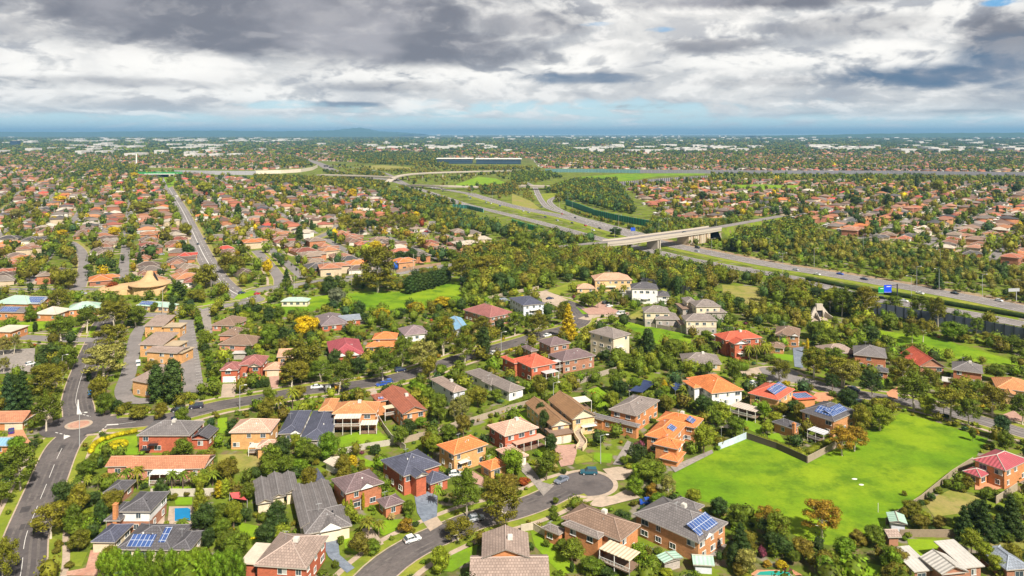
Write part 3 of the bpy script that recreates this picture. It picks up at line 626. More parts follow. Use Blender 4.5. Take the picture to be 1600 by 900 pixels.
def win_meshes(w_, h_):
    k = (round(w_, 1), round(h_, 1))
    if k not in _WIN:
        w_, h_ = k; f = MB()
        t = 0.06
        f.box((0, -.05, h_/2-t/2), (w_, .12, t)); f.box((0, -.07, -h_/2+t/2), (w_+.12, .2, t)); 
        f.box((-w_/2+t/2, -.05, 0), (t, .12, h_-2*t)); f.box((w_/2-t/2, -.05, 0), (t, .12, h_-2*t))
        if w_ > 1.0: f.box((0, -.045, 0), (t*.7, .1, h_-2*t))
        p = MB(); p.box((0, -.02, 0), (w_-2*t-.01, .05, h_-2*t-.01))
        pl = MB(); pl.box((-w_/4, -.02, 0), (w_/2-2*t, .05, h_-2*t-.01)); pl.box((w_/4, -.021, 0), (w_/2-2*t, .05, h_-2*t-.01), 1)
        _WIN[k] = (f.mesh('window', M_WHITE), p.mesh('pane', M_GLASS), pl.mesh('pane', [M_GLASS, M_CURT]))
    return _WIN[k]
def add_window(parent, x, y, z, rz, w_=1.6, h_=1.2, name='window'):
    f, p, pl = win_meshes(w_, h_)
    o = place(name, f, parent, None, (x, y, z), rz)
    place('pane', p if random.random() < .6 else pl, o)
    return o
def garage_mesh(w_, h_):
    m = MB(); m.box((0, -.05, h_/2), (w_, .12, h_))
    for k in range(1, 5): m.box((0, -.12, h_*k/5), (w_-.1, .03, .05))
    return m
ALLH = []
def frame_of(t, a, b, c, h):
    A = Vector(GT(t, *a, h)); B = Vector(GT(t, *b, h)); d = B-A; W_ = d.length; ang = math.atan2(d.y, d.x)
    if isinstance(c, (tuple, list)):
        C = Vector(GT(t, *c, h)); best = None
        for base, P in (('A', A), ('B', B)):
            e = C-P; an = math.atan2(e.y, e.x)-math.pi/2; df = (an-ang+math.pi) % (2*math.pi)-math.pi
            if best is None or abs(df) < abs(best[0]): best = (df, e.length, base, P)
        df, D, base, P = best
        ang = ang+df*D/(D+W_)
        dd = Vector((math.cos(ang), math.sin(ang)))
        if base == 'B': A = B-dd*W_
    else: D = c
    return A, ang, W_, D, best[0] if isinstance(c, (tuple, list)) else 0
def roof_block(mb, x0, y0, x1, y1, z, kind, pitch=23, ov=0.55, m=0, mr=1, mf=2, mw=None):
    """roof over a rectangle (local axes) with eaves at z. hip / gx (ridge along x) / gy (ridge along y) / flat / mono"""
    X0, Y0, X1, Y1 = x0-ov, y0-ov, x1+ov, y1+ov; w_, d_ = X1-X0, Y1-Y0; tp = math.tan(math.radians(pitch))
    cx, cy = (X0+X1)/2, (Y0+Y1)/2; ft = 0.22
    if kind == 'flat':
        mb.box((cx, cy, z+.12), (w_, d_, .24), m); return z+.24
    if kind == 'mono':
        r = d_*tp
        P = [(X0, Y0, z), (X1, Y0, z), (X1, Y1, z+r), (X0, Y1, z+r)]; mb.poly(P, m); mb.poly([(p[0], p[1], p[2]-.2) for p in reversed(P)], mf)
        for i in range(4):
            a, b = P[i], P[(i+1) % 4]; mb.poly([(a[0], a[1], a[2]-.2), (b[0], b[1], b[2]-.2), b, a], mf)
        return z+r
    if kind == 'hip':
        if w_ >= d_: r = d_/2*tp; R0, R1 = (X0+d_/2, cy, z+r), (X1-d_/2, cy, z+r)
        else: r = w_/2*tp; R0, R1 = (cx, Y0+w_/2, z+r), (cx, Y1-w_/2, z+r)
        a, b, c, d = (X0, Y0, z), (X1, Y0, z), (X1, Y1, z), (X0, Y1, z)
        if abs(w_-d_) < .02: 
            for q in ((a, b), (b, c), (c, d), (d, a)): mb.poly([q[0], q[1], R0], m)
        elif w_ >= d_: mb.poly([a, b, R1, R0], m); mb.poly([b, c, R1], m); mb.poly([c, d, R0, R1], m); mb.poly([d, a, R0], m)
        else: mb.poly([a, b, R0], m); mb.poly([b, c, R1, R0], m); mb.poly([c, d, R1], m); mb.poly([d, a, R0, R1], m)
        near = {0: R0, 1: R1 if w_ >= d_ else R0, 2: R1, 3: R0 if w_ >= d_ else R1}
        up = Vector((0, 0, .05))
        for i, p in enumerate((a, b, c, d)): mb.bar(Vector(p)+up*.3, Vector(near[i])+up, .13, mr)
        mb.bar(Vector(R0)+up, Vector(R1)+up, .14, mr)
        q = [a, b, c, d]
    else:
        if kind == 'gx':
            r = d_/2*tp; R0, R1 = (X0, cy, z+r), (X1, cy, z+r); a, b, c, d = (X0, Y0, z), (X1, Y0, z), (X1, Y1, z), (X0, Y1, z)
            mb.poly([a, b, R1, R0], m); mb.poly([c, d, R0, R1], m)
            if mw is not None:
                for xx, s in ((x0, 1), (x1, -1)):
                    t = [(xx, y0, z-.02), (xx, y1, z-.02), (xx, cy, z+(y1-y0)/2*tp-.02)]; mb.poly(t if s < 0 else t[::-1], mw)
            tr = [(d, R0, a), (b, R1, c)]
        else:
            r = w_/2*tp; R0, R1 = (cx, Y0, z+r), (cx, Y1, z+r); a, b, c, d = (X0, Y0, z), (X1, Y0, z), (X1, Y1, z), (X0, Y1, z)
            mb.poly([b, c, R1, R0], m); mb.poly([d, a, R0, R1], m)
            if mw is not None:
                for yy, s in ((y0, 1), (y1, -1)):
                    t = [(x0, yy, z-.02), (x1, yy, z-.02), (cx, yy, z+(x1-x0)/2*tp-.02)]; mb.poly(t if s > 0 else t[::-1], mw)
            tr = [(a, R0, b), (c, R1, d)]
        for p, q_, s in tr:           # barge boards and the underside of the overhang
            for u1, u2 in ((p, q_), (q_, s)):
                mb.poly([(u1[0], u1[1], u1[2]-.22), u1, u2, (u2[0], u2[1], u2[2]-.22)], mf); mb.poly([(u2[0], u2[1], u2[2]-.22), u2, u1, (u1[0], u1[1], u1[2]-.22)], mf)
        mb.bar(Vector(R0)+Vector((0, 0, .05)), Vector(R1)+Vector((0, 0, .05)), .14, mr)
        q = [a, b, c, d]
    for i in range(4):
        p, s = q[i], q[(i+1) % 4]
        if kind == 'gx' and i in (1, 3): continue
        if kind == 'gy' and i in (0, 2): continue
        mb.poly([(p[0], p[1], z-ft), (s[0], s[1], z-ft), (s[0], s[1], z), (p[0], p[1], z)], mf)
    mb.poly([(X0, Y1, z-ft), (X1, Y1, z-ft), (X1, Y0, z-ft), (X0, Y0, z-ft)], mf)
    return z+r
def house(label, short, wall, roof, blocks, extras=(), cat='house', name='house', corr=False, wmat=None, pitch=23, wins=1.0, group=None, top=None, drive=None):
    """blocks: (tile, (x,y) front-left eave, (x,y) front-right eave, depth in m or (x,y) of a back eave corner, eave height, roof kind, [opts])"""
    fr = [frame_of(b[0], b[1], b[2], b[3], b[4]) for b in blocks]
    A0, ang, W0, D0, dev = fr[0]
    if abs(dev) > 0.6: print('CORNER', short, round(math.degrees(dev)))
    dd = Vector((math.cos(ang), math.sin(ang))); nn = Vector((-dd.y, dd.x))
    cen = A0+dd*W0/2+nn*D0/2
    e = empty(name, (cen.x, cen.y, 0), ang)
    rect = []
    for (A, an, W_, D, dv), b in zip(fr, blocks):
        if b is blocks[0]: w_, a = W_, A
        else:
            Bp = A+Vector((math.cos(an), math.sin(an)))*W_; w_ = max(1.5, abs((Bp-A).dot(dd))); a = A
        rel = a-cen; x0 = rel.dot(dd); y0 = rel.dot(nn)
        rect.append([x0, y0, x0+w_, y0+D, b[4], b[5], b[6] if len(b) > 6 else {}])
        o_ = rect[-1][6]
        if 'shift' in o_:
            s_ = o_['shift']; rect[-1][0] += s_[0]; rect[-1][2] += s_[0]; rect[-1][1] += s_[1]; rect[-1][3] += s_[1]
    wm = wmat or M_BRICK; rm = M_CORR if corr else M_TILE
    ov = 0.55
    for r in rect:   # eave line given; the wall stands inside it
        if r[2]-r[0] > 3 and r[3]-r[1] > 3: r[0] += ov; r[1] += ov; r[2] -= ov; r[3] -= ov
    for i, (x0, y0, x1, y1, h, kind, o) in enumerate(rect):
        P = [cen+dd*x+nn*y for x, y in ((x0, y0), (x1, y0), (x1, y1), (x0, y1))]; stamp([(p.x, p.y) for p in P], 2)
        hb = h+0.003*i
        mb = MB(); s = 0.004*i
        wc = WC.get(o.get('wall', wall), (0.4,0.3,0.2))
        if kind not in ('none',):
            split = o.get('upper', top)
            zt = h-.2 if kind != 'flat' else h
            if split and h > 4.4:
                zs = h*0.52
                mb.extrude([(x0+s, y0+s), (x1-s, y0+s), (x1-s, y1-s), (x0+s, y1-s)], 0, zs); mb.build('wall', [wm], e, wc)
                mb = MB(); mb.extrude([(x0+s-.03, y0+s-.03), (x1-s+.03, y0+s-.03), (x1-s+.03, y1-s+.03), (x0+s-.03, y1-s+.03)], zs, zt); mb.build('upper_wall', [M_PLAIN], e, WC[split])
                wtri = 1
            else: mb.extrude([(x0+s, y0+s), (x1-s, y0+s), (x1-s, y1-s), (x0+s, y1-s)], 0, zt); mb.build('wall', [wm], e, wc)
            mb = MB(); tz = roof_block(mb, x0+s, y0+s, x1-s, y1-s, hb, kind, o.get('pitch', pitch), o.get('ov', ov))
            rc = RC[o.get('roof', roof)]
            rr_ = mb.build('roof', [rm if kind != 'flat' else M_PLAIN, simple('ridge_'+o.get('roof', roof), tuple(min(1, c*1.25+.04) for c in rc), .9, .15, 2) if not corr else M_FASC, M_FASC], e, rc)
            if kind in ('gx', 'gy'):
                cx_, cy_ = (x0+x1)/2, (y0+y1)/2; tp = math.tan(math.radians(o.get('pitch', pitch)))
                q = .02
                if kind == 'gx':
                    tt = [((x0+q, y0), (x0+q, y1), (x0+q, cy_), (y1-y0)/2), ((x1-q, y1), (x1-q, y0), (x1-q, cy_), (y1-y0)/2)]
                else: tt = [((x1, y0+q), (x0, y0+q), (cx_, y0+q), (x1-x0)/2), ((x0, y1-q), (x1, y1-q), (cx_, y1-q), (x1-x0)/2)]
                for a, b_, c_, hf in tt:
                    g = MB(); g.poly([(a[0], a[1], zt), (a[0], a[1], hb+.02), (c_[0], c_[1], hb+hf*tp), (b_[0], b_[1], hb+.02), (b_[0], b_[1], zt)][::1])
                    g.build('gable_wall', [wm if not o.get('gable') else M_PLAIN], e, WC[o['gable']] if o.get('gable') else wc)
        # windows and doors
        nst = 0 if o.get('nowin') else (2 if h > 4.4 else 1); sh = h/max(nst, 1)
        if h > 8.6 and not o.get('nowin'): nst = 3; sh = h/3
        gar = o.get('garage')
        for st_ in range(nst):
            zc = st_*sh+sh*0.55
            for face in 'FLR':
                ln = (x1-x0) if face == 'F' else (y1-y0)
                n = int(ln/3.4*wins)
                for k in range(n):
                    if random.random() < .16 and n > 1: continue
                    if gar and st_ == 0 and face == gar[0]: continue
                    t = (k+.5+random.uniform(-.12, .12))/n; ww = random.choice((1.2, 1.6, 2.0)) if ln/n > 2.6 else 1.0
                    if ln < 2.5: ww = .9
                    if face == 'F': x, y, rz = x0+t*ln, y0+s, 0
                    elif face == 'L': x, y, rz = x0+s, y1-t*ln, -math.pi/2
                    else: x, y, rz = x1-s, y0+t*ln, math.pi/2
                    off = .035 if (o.get('upper', top) and h > 4.4 and st_) else 0
                    if off: x += off*math.sin(rz); y -= off*math.cos(rz)
                    if any(j != i and r[0]-.3 < x < r[2]+.3 and r[1]-.3 < y < r[3]+.3 and zc < r[4]+.2 for j, r in enumerate(rect)): continue
                    add_window(e, x, y, zc, rz, ww, 1.3 if sh > 2.4 else 1.1)
        if gar:
            face, ts, gw, gh, gc = gar
            for t in ts:
                ln = (x1-x0) if face == 'F' else (y1-y0)
                if face == 'F': x, y, rz = x0+t*ln, y0+s, 0
                elif face == 'L': x, y, rz = x0+s, y1-t*ln, -math.pi/2
                else: x, y, rz = x1-s, y0+t*ln, math.pi/2
                garage_mesh(gw, gh).build('garage_door', [M_PLAIN], e, gc, (x, y, 0), rz)
        for so in o.get('solar', ()):   # rows of panels lying on a roof slope: face, start, end along the eave, start, end up the slope
            face, a0, a1, s0, s1 = so; pt = math.radians(o.get('pitch', pitch)); run = min(x1-x0, y1-y0)/2+ov; tp = math.tan(pt)
            if kind == 'flat': tp = 0.0; run = y1-y0
            mbp = MB()
            def sp(t, q):
                if face == 'F': return Vector((x0+t*(x1-x0), y0-ov+q*run, hb+q*run*tp+.14))
                if face == 'R': return Vector((x1+ov-q*run, y0+t*(y1-y0), hb+q*run*tp+.14))
                return Vector((x0-ov+q*run, y1-t*(y1-y0), hb+q*run*tp+.14))
            if kind == 'flat':
                def sp(t, q): return Vector((x0+t*(x1-x0), y0+q*(y1-y0), hb+.3))
            a, b_, c_, d_ = sp(a0, s0), sp(a1, s0), sp(a1, s1), sp(a0, s1)
            mbp.poly([a, b_, c_, d_]); dn = Vector((0, 0, -.07))
            for p_, q_ in ((a, b_), (b_, c_), (c_, d_), (d_, a)): mbp.poly([p_+dn, q_+dn, q_, p_])
            mbp.build('solar_panel', [M_SOLAR], e)
        if o.get('ac'): 
            mb = MB(); mb.box(((x0+x1)/2+1, (y0+y1)/2-.4, tz+.1), (1.1, 1.1, .8)); mb.box(((x0+x1)/2+1, (y0+y1)/2-.4, tz+.55), (.9, .9, .12)); mb.build('rooftop_cooler', [M_PLAIN], e, (0.55, 0.52, 0.47))
        if kind == 'hip' and h > 2 and min(x1-x0, y1-y0) > 5:
            for _k in range(random.choice((1, 2, 3))):
                q_ = random.uniform(.25, .75); vx = x0+(x1-x0)*random.uniform(.3, .7); vy = (y0+y1)/2-(y1-y0)*.5*q_*.6; zz = h+(min(x1-x0, y1-y0)/2*(1-.6*q_))*math.tan(math.radians(o.get('pitch', pitch)))*.9
                mb = MB(); mb.bar((vx, vy, zz-.5), (vx, vy, zz+.55), random.choice((.07, .16, .2)), n=6); mb.build('roof_vent', random.choice((M_GALV, M_WHITE, M_DARK)), e)
        if random.random() < .5 and h > 2 and kind == 'hip':
            mb = MB(); mb.bar(((x0+x1)/2-1.5, (y0+y1)/2, tz-.3), ((x0+x1)/2-1.5, (y0+y1)/2, tz+1.6), .035); mb.bar(((x0+x1)/2-2.2, (y0+y1)/2, tz+1.5), ((x0+x1)/2-.8, (y0+y1)/2, tz+1.5), .03)
            for k in range(4): mb.bar(((x0+x1)/2-2.1+k*.4, (y0+y1)/2-.4, tz+1.5), ((x0+x1)/2-2.1+k*.4, (y0+y1)/2+.4, tz+1.5), .02)
            mb.build('aerial', M_GALV, e)
    for ex in extras:
        kd = ex[0]
        if kd == 'chimney':
            _, t, (cx_, cy_), hh_, wc_ = ex; p = Vector(GT(t, cx_, cy_, hh_))-cen; x, y = p.dot(dd), p.dot(nn)
            mb = MB(); mb.box((x, y, hh_/2), (.9, .9, hh_)); mb.box((x, y, hh_+.06), (1.1, 1.1, .14)); mb.box((x, y, hh_+.25), (.4, .4, .3)); mb.build('chimney', [M_BRICK], e, WC[wc_])
        if kd == 'veranda':     # roofed deck: (tile, left eave, right eave, depth towards the house, height, colour, deck height, rail?)
            _, t, a, b_, dp, hz, colr, zd, rail = ex
            PA, PB = Vector(GT(t, *a, hz)), Vector(GT(t, *b_, hz)); q_ = PB-PA; rel_ = math.atan2(q_.y, q_.x)-ang; k_ = round(rel_/(math.pi/2)); la = k_*math.pi/2; ln_ = q_.length*abs(math.cos(rel_-la))
            pa = PA-cen; ve = Vector((pa.dot(dd), pa.dot(nn))); M0 = Matrix.Rotation(la, 4, 'Z'); loc_ = (ve.x, ve.y, 0)
            v_ = MB(); v_.box((ln_/2, dp/2, hz), (ln_, dp, .12)); v_.build('veranda_roof', [M_CORR], e, colr, loc_, la)
            pm_ = MB(); pm_.box((0, 0, hz/2-.03), (.13, .13, hz-.07)); pm = pm_.mesh('post', M_WHITE); n = max(2, int(ln_/2.6)+1); rot = Matrix.Rotation(la, 2)
            for k in range(n):
                w2 = rot @ Vector((.12+(ln_-.24)*k/(n-1), .12)); place('post', pm, e, None, (ve.x+w2.x, ve.y+w2.y, 0), la)
            if zd > .1: v_ = MB(); v_.box((ln_/2, dp/2, zd), (ln_-.3, dp-.1, .18)); v_.build('deck', M_TIMBER, e, None, loc_, la)
            if rail:
                v_ = MB(); v_.box((ln_/2, .05, zd+1.0), (ln_, .06, .07)); v_.box((ln_/2, .05, zd+.25), (ln_, .05, .06)); n = int(ln_/.35)
                for k in range(n+1): v_.box((ln_*k/n, .05, zd+.6), (.045, .045, .75))
                v_.build('railing', M_WHITE, e, None, loc_, la)
            g_ = ang+la; d1, d2 = Vector((math.cos(g_), math.sin(g_))), Vector((-math.sin(g_), math.cos(g_)))
            stamp([(PA+d1*x+d2*y)[:] for x, y in ((0, 0), (ln_, 0), (ln_, dp), (0, dp))], 2)
        if kd == 'balcony':     # on the front wall of block i: t position, width, z
            _, bi, t, wd_, zb = ex[:5]; r = rect[bi]; x = r[0]+t*(r[2]-r[0]); y = r[1]
            v_ = MB(); v_.box((x, y-.7, zb), (wd_, 1.4, .16))
            for xx in (x-wd_/2+.04, x+wd_/2-.04): v_.box((xx, y-.7, zb+1), (.05, 1.4, .06))
            v_.box((x, y-1.37, zb+1), (wd_, .06, .06))
            n = int(wd_/.3)
            for k in range(n+1): v_.box((x-wd_/2+.03+(wd_-.06)*k/n, y-1.37, zb+.53), (.04, .04, .9))
            v_.build('balcony', M_DARK if len(ex) < 6 else M_WHITE, e)
        if kd == 'gablet':      # small white-fronted gable on the front slope of block i
            _, bi, t, wd_ = ex; r = rect[bi]; x = r[0]+t*(r[2]-r[0]); h = r[4]; tp = math.tan(math.radians(32)); v_ = MB(); y = r[1]-.75; hh2 = wd_/2*tp
            yb = y+hh2/math.tan(math.radians(pitch))+.3
            v_.poly([(x-wd_/2, y, h+.05), (x, y, h+.05+hh2), (x, yb, h+.05+hh2), (x-wd_/2, y+.15, h+.05)][::-1], 0); v_.poly([(x+wd_/2, y, h+.05), (x, y, h+.05+hh2), (x, yb, h+.05+hh2), (x+wd_/2, y+.15, h+.05)], 0)
            v_.poly([(x-wd_/2+.1, y+.06, h-.2), (x+wd_/2-.1, y+.06, h-.2), (x+wd_/2-.1, y+.06, h+.05), (x, y+.06, h+hh2-.06), (x-wd_/2+.1, y+.06, h+.05)], 1)
            v_.build('gablet', [rm, M_WHITE], e, RC[roof])
    tag(e, label, cat, group); LAND.append(('the '+short, cen.x, cen.y)); ALLH.append((e, rect))
    return e, cen, ang, rect
WD = (0.62, 0.58, 0.52); CRM = (0.60, 0.50, 0.36)
def H(*a, **k): return house(*a, **k)
H('two-storey red brick house with grey-brown hip roof and small balconies beside the roundabout', 'red brick house beside the roundabout', 'red', 'grey',
  [('A',(738,140),(1028,140),11,5.3,'hip',{'ac':1}), ('A',(1022,158),(1128,158),8,3.4,'gy',{'roof':'slate'})], [('balcony',0,.3,2.6,2.7),('balcony',0,.15,2.6,1.2)])
H('long terracotta-roofed bungalow with white patio cover behind a row of palms', 'long terracotta bungalow', 'pinkb', 'terra',
  [('A',(676,325),(1105,318),9,3.1,'gx'), ('A',(566,308),(690,308),7,3.3,'gx')], [('veranda','A',(805,352),(975,352),3.5,2.9,(.72,.7,.68),.3,True)], pitch=19)
H('half-timbered two-storey house with slate roof, white upper wall and tall brick chimney', 'half-timbered house', 'brown', 'slate',
  [('A',(645,552),(815,552),10,5.3,'hip',{'upper':'white'}), ('A',(560,600),(652,600),9,4.1,'hip'), ('A',(555,450),(668,448),7,2.9,'hip')], [('chimney','A',(625,512),7.6,'orange')])
H('low dark-tiled bungalow with solar panels behind the tall clipped hedge', 'dark bungalow with solar panels', 'cream', 'slate',
  [('A',(625,755),(925,760),11,2.9,'hip',{'solar':[('F',.14,.62,.1,.62),('F',.72,.86,.3,.95)]}), ('A',(920,757),(1032,757),8,2.8,'hip'), ('A',(490,716),(625,716),8,2.8,'hip',{'garage':('F',(.5,),5,2.2,CRM),'roof':'navy'})])
H('orange-roofed garage house with brick-red driveway on the corner by the main road', 'orange garage house', 'orange', 'terra',
  [('A',(-70,72),(122,68),9,2.7,'gx',{'garage':('F',(.75,),5.5,2.3,CRM)})])
H('small outbuilding with blue-grey metal roof below the orange garage house', 'blue-roofed outbuilding', 'orange', 'blue', [('A',(-50,196),(50,196),6,2.7,'gx')], corr=True, name='outbuilding', cat='outbuilding')
H('two-storey yellow brick flats with pale salmon hip roof and a lower side wing', 'salmon-roofed flats', 'yellow', 'pink',
  [('B',(60,124),(287,122),10,5.3,'hip'), ('B',(205,210),(317,208),6,3.4,'hip')], [('veranda','B',(165,205),(212,208),3,2.7,WD,1.0,True)])
H('big charcoal-tiled bungalow with white gablet below the street of gum trees', 'big charcoal bungalow', 'grey', 'navy',
  [('B',(440,168),(606,162),24,3.1,'hip'), ('B',(325,132),(445,140),19,3.0,'hip')], [('gablet',1,.8,3.0)], pitch=20)
H('two-storey orange-tiled brick house with white verandas and glazed screens', 'orange-tiled house with white verandas', 'orange', 'orange',
  [('G',(618,716),(860,712),10,5.4,'hip',{'ac':1}), ('G',(545,700),(628,696),11,4.8,'hip')], [('veranda','G',(628,742),(772,738),4,5.2,WD,2.6,True),('veranda','G',(770,776),(862,774),4,3.0,WD,.3,False)])
H('rust-roofed orange brick house with solar panels and a red rear balcony', 'rust-roofed brick house', 'orange', 'rust',
  [('G',(1000,718),(1142,702),(860,600),5.2,'gy',{'ac':1}), ('G',(862,650),(985,705),7,5.0,'hip',{'solar':[('F',.1,.75,.45,.9)]})], [('veranda','G',(905,690),(990,700),3,4.8,CRM,2.5,True)])
H('two-storey red brick house with navy hip roof, brick portico and blue-grey driveway', 'navy-roofed brick house', 'red', 'navy',
  [('B',(1005,362),(1222,305),(862,280),5.4,'hip'), ('B',(1050,356),(1130,338),4,5.4,'gy',{'shift':(0,-2.0),'gable':'white'}), ('B',(1150,405),(1284,385),8,2.9,'hip')])
H('two-storey orange brick house with plum hip roof and slim cypresses in front', 'plum-roofed brick house', 'russet', 'plum',
  [('B',(690,455),(912,405),(590,385),5.2,'hip'), ('B',(905,533),(1018,503),(845,490),2.8,'hip'), ('B',(540,385),(598,412),5,3.0,'mono',{'roof':'navy','pitch':8})], [('veranda','B',(720,500),(780,486),3,2.7,RC['plum'],.2,False),('gablet',0,.55,3.4)])
H('sprawling house with many-ridged grey tile roof and cream walls', 'sprawling grey-tiled house', 'cream', 'grey',
  [('B',(470,676),(728,626),11,3.2,'hip'), ('B',(470,676),(545,660),(262,503),3.2,'gy',{'shift':(0,4)}), ('B',(545,660),(620,645),(360,480),3.2,'gy',{'shift':(0,5)}), ('B',(620,640),(690,628),(445,480),3.1,'gy',{'shift':(-.5,6)}), ('B',(208,512),(300,480),(90,408),3.1,'gy'), ('B',(290,480),(370,455),(185,375),3.1,'gy'), ('B',(365,455),(440,432),(290,362),3.1,'gy')],
  [('gablet',0,.55,5.0)], wmat=M_PLAIN)
H('red brick house with taupe hip roof and flat beige side roof at the bottom edge', 'taupe-roofed brick house', 'red', 'taupe',
  [('B',(195,842),(480,862),13,5.0,'hip',{'ac':1}), ('B',(115,835),(205,842),8,4.2,'flat',{'roof':'beige'})])
H('two-storey yellow brick house with bright orange hip roof and bay windows', 'bright orange-roofed house', 'yellow', 'bright',
  [('C',(100,246),(285,185),(12,190),5.4,'hip'), ('C',(300,330),(405,302),(235,290),2.9,'hip')], [('balcony',0,.25,3.2,2.8,1)])
H('two-storey red brick house with salmon hip roof and detached double garage', 'salmon-roofed red brick house', 'red', 'pink',
  [('C',(375,145),(567,100),(272,88),5.2,'hip',{'ac':1}), ('C',(412,273),(505,245),(348,212),2.8,'hip',{'garage':('F',(.5,),4.6,2.2,(.66,.6,.5))})], [('veranda','C',(440,192),(600,150),3.4,2.7,RC['pink'],.2,False)])
H('brown gabled house with glazed gable, double garage and curved front stair', 'brown gabled house with curved stair', 'tan', 'chestnut',
  [('H',(740,745),(878,728),(600,640),5.6,'gy',{'pitch':30,'gable':'cream'}), ('H',(640,790),(735,765),(585,640),4.6,'gy',{'pitch':27,'gable':'cream'}), ('C',(634,145),(765,140),6,2.9,'flat',{'roof':'brown','garage':('F',(.28,.72),3.4,2.2,(.62,.55,.45))})],
  [('veranda','H',(775,655),(862,655),5,5.6,(.66,.6,.52),3.0,False),('balcony',0,.7,5,2.8,1)], pitch=28)
H('tan brick two-storey house with wide grey eaves and a long side wing', 'tan brick house with long wing', 'orange', 'greyb',
  [('H',(1088,727),(1207,640),(943,688),5.6,'hip'), ('H',(905,745),(1005,763),5,3.6,'hip',{'roof':'grey'}), ('H',(1085,785),(1135,795),(1330,680),4.0,'hip',{'roof':'grey','solar':[('R',.2,.8,.2,.8)]})], pitch=19)
H('sprawling bright orange-roofed house with solar panels and a tiled front porch', 'sprawling orange-roofed house', 'orange', 'bright',
  [('D',(205,215),(274,182),(62,198),4.8,'hip'), ('D',(205,283),(277,240),(100,268),2.0,'hip',{'nowin':1}), ('D',(170,170),(330,90),(60,120),4.9,'hip',{'solar':[('F',.35,.6,.3,.8)]}), ('D',(300,100),(425,60),(200,20),4.8,'hip',{'solar':[('F',.1,.6,.3,.8)],'ac':1})], [('gablet',0,.5,2.4)])
H('white rendered two-storey house with bright orange hip roof', 'white house with orange roof', 'white', 'bright',
  [('I',(525,606),(703,588),(385,522),4.9,'hip'), ('I',(430,577),(525,606),8,4.9,'hip')], wmat=M_PLAIN)
H('yellow brick house with red hip roof, solar panels and raised timber deck', 'yellow brick house with timber deck', 'yellow', 'scarlet',
  [('I',(888,642),(1003,590),(712,610),5.3,'hip',{'solar':[('F',.1,.9,.35,.9)]})], [('veranda','I',(625,672),(775,700),5.5,3.6,(.5,.42,.36),1.4,True)])
H('detached low garage with red roof covered in blue solar panels', 'solar-roofed garage', 'orange', 'red', [('I',(985,642),(1098,634),7,2.7,'flat',{'solar':[('F',.05,.95,.1,.9)],'nowin':1})], name='garage', cat='garage')
H('orange brick house whose slate hip roof is covered with solar panels', 'house with solar-covered hip roof', 'ochre', 'slate',
  [('I',(1188,757),(1320,702),(1000,700),5.2,'hip',{'solar':[('L',.35,.85,.25,.8),('F',.1,.8,.25,.75)]}), ('I',(960,795),(1090,800),7,3.1,'hip')], [('chimney','I',(972,768),4.6,'orange'),('veranda','I',(1042,800),(1138,828),4,3.2,(.5,.5,.52),.8,True)])
H('cream three-storey house with grey hip roof and stacked balconies', 'cream three-storey house', 'cream', 'greyb',
  [('H',(965,308),(1088,292),(806,280),8.9,'hip')], [('balcony',0,.3,4,4.8,1),('balcony',0,.3,5,2.4,1)], wmat=M_PLAIN)
H('red brick house with scarlet tiled roof and glazed rear deck', 'scarlet-roofed brick house', 'red', 'scarlet',
  [('H',(520,467),(655,437),(428,418),5.9,'hip'), ('H',(430,440),(500,470),9,5.3,'hip')], [('veranda','H',(600,500),(684,492),4,3.6,(.5,.5,.5),1.0,True),('chimney','H',(515,402),7.8,'red')])
H('brown brick house with mauve roof stepping up to a higher rear block', 'mauve-roofed stepped house', 'brown', 'plum',
  [('H',(690,432),(872,400),(608,395),5.0,'hip'), ('H',(622,350),(732,330),(560,318),6.6,'hip'), ('H',(520,375),(612,400),7,4.6,'hip')], [('veranda','H',(640,440),(720,432),3,4.8,(.5,.5,.5),2.4,True)])
H('long white-walled bungalow with grey-brown hip roof and white gablets', 'long white-walled bungalow', 'white', 'greyb',
  [('H',(398,598),(495,580),(150,493),3.4,'hip'), ('H',(300,560),(400,560),6,3.2,'hip')], [('gablet',1,.4,2.6)], wmat=M_PLAIN)
H('pale blue-white two-storey house with taupe hip roof behind dense green trees', 'pale two-storey house', 'pale', 'taupe',
  [('G',(1275,600),(1358,592),(1128,533),5.3,'hip',{'ac':1})], wmat=M_PLAIN)
H('red-orange roofed brick house with white-gabled balconies above the palms', 'red-roofed house above the palms', 'red', 'red',
  [('I',(600,318),(800,303),10,6.8,'hip',{'ac':1}), ('I',(632,330),(712,322),5,6.8,'gy',{'shift':(0,-2.5),'gable':'white'}), ('I',(700,325),(800,316),6,3,'gy',{'shift':(0,-2)})], [('veranda','I',(545,298),(598,300),4,4.6,WD,2.4,True),('balcony',1,.5,4,2.8,1)])
H('brown-roofed brick house with cream-trimmed gables beside the blue driveway', 'gabled house beside the blue driveway', 'ochre', 'brown',
  [('I',(868,282),(1003,295),13,5.3,'hip'), ('I',(880,285),(940,292),5,5.3,'gy',{'shift':(0,-1.5),'gable':'cream'}), ('I',(830,352),(922,356),7,2.8,'hip')], [('gablet',0,.85,2.6)])
H('low bungalow with grey hip roof beside the clipped block hedge', 'low grey bungalow', 'tan', 'greyb', [('I',(372,440),(582,446),12,2.9,'hip',{'ac':1})])
H('taupe-roofed house half hidden behind street gum trees', 'taupe-roofed house in the gum trees', 'pinkb', 'taupe', [('J',(320,388),(460,372),(298,350),2.9,'hip')])
H('two-storey tan brick house with charcoal hip roof below the long green strip', 'charcoal hip-roofed house', 'russet', 'grey', [('J',(470,408),(645,414),(685,372),5.2,'hip'), ('J',(545,480),(655,492),5,3.0,'hip',{'roof':'slate'})])
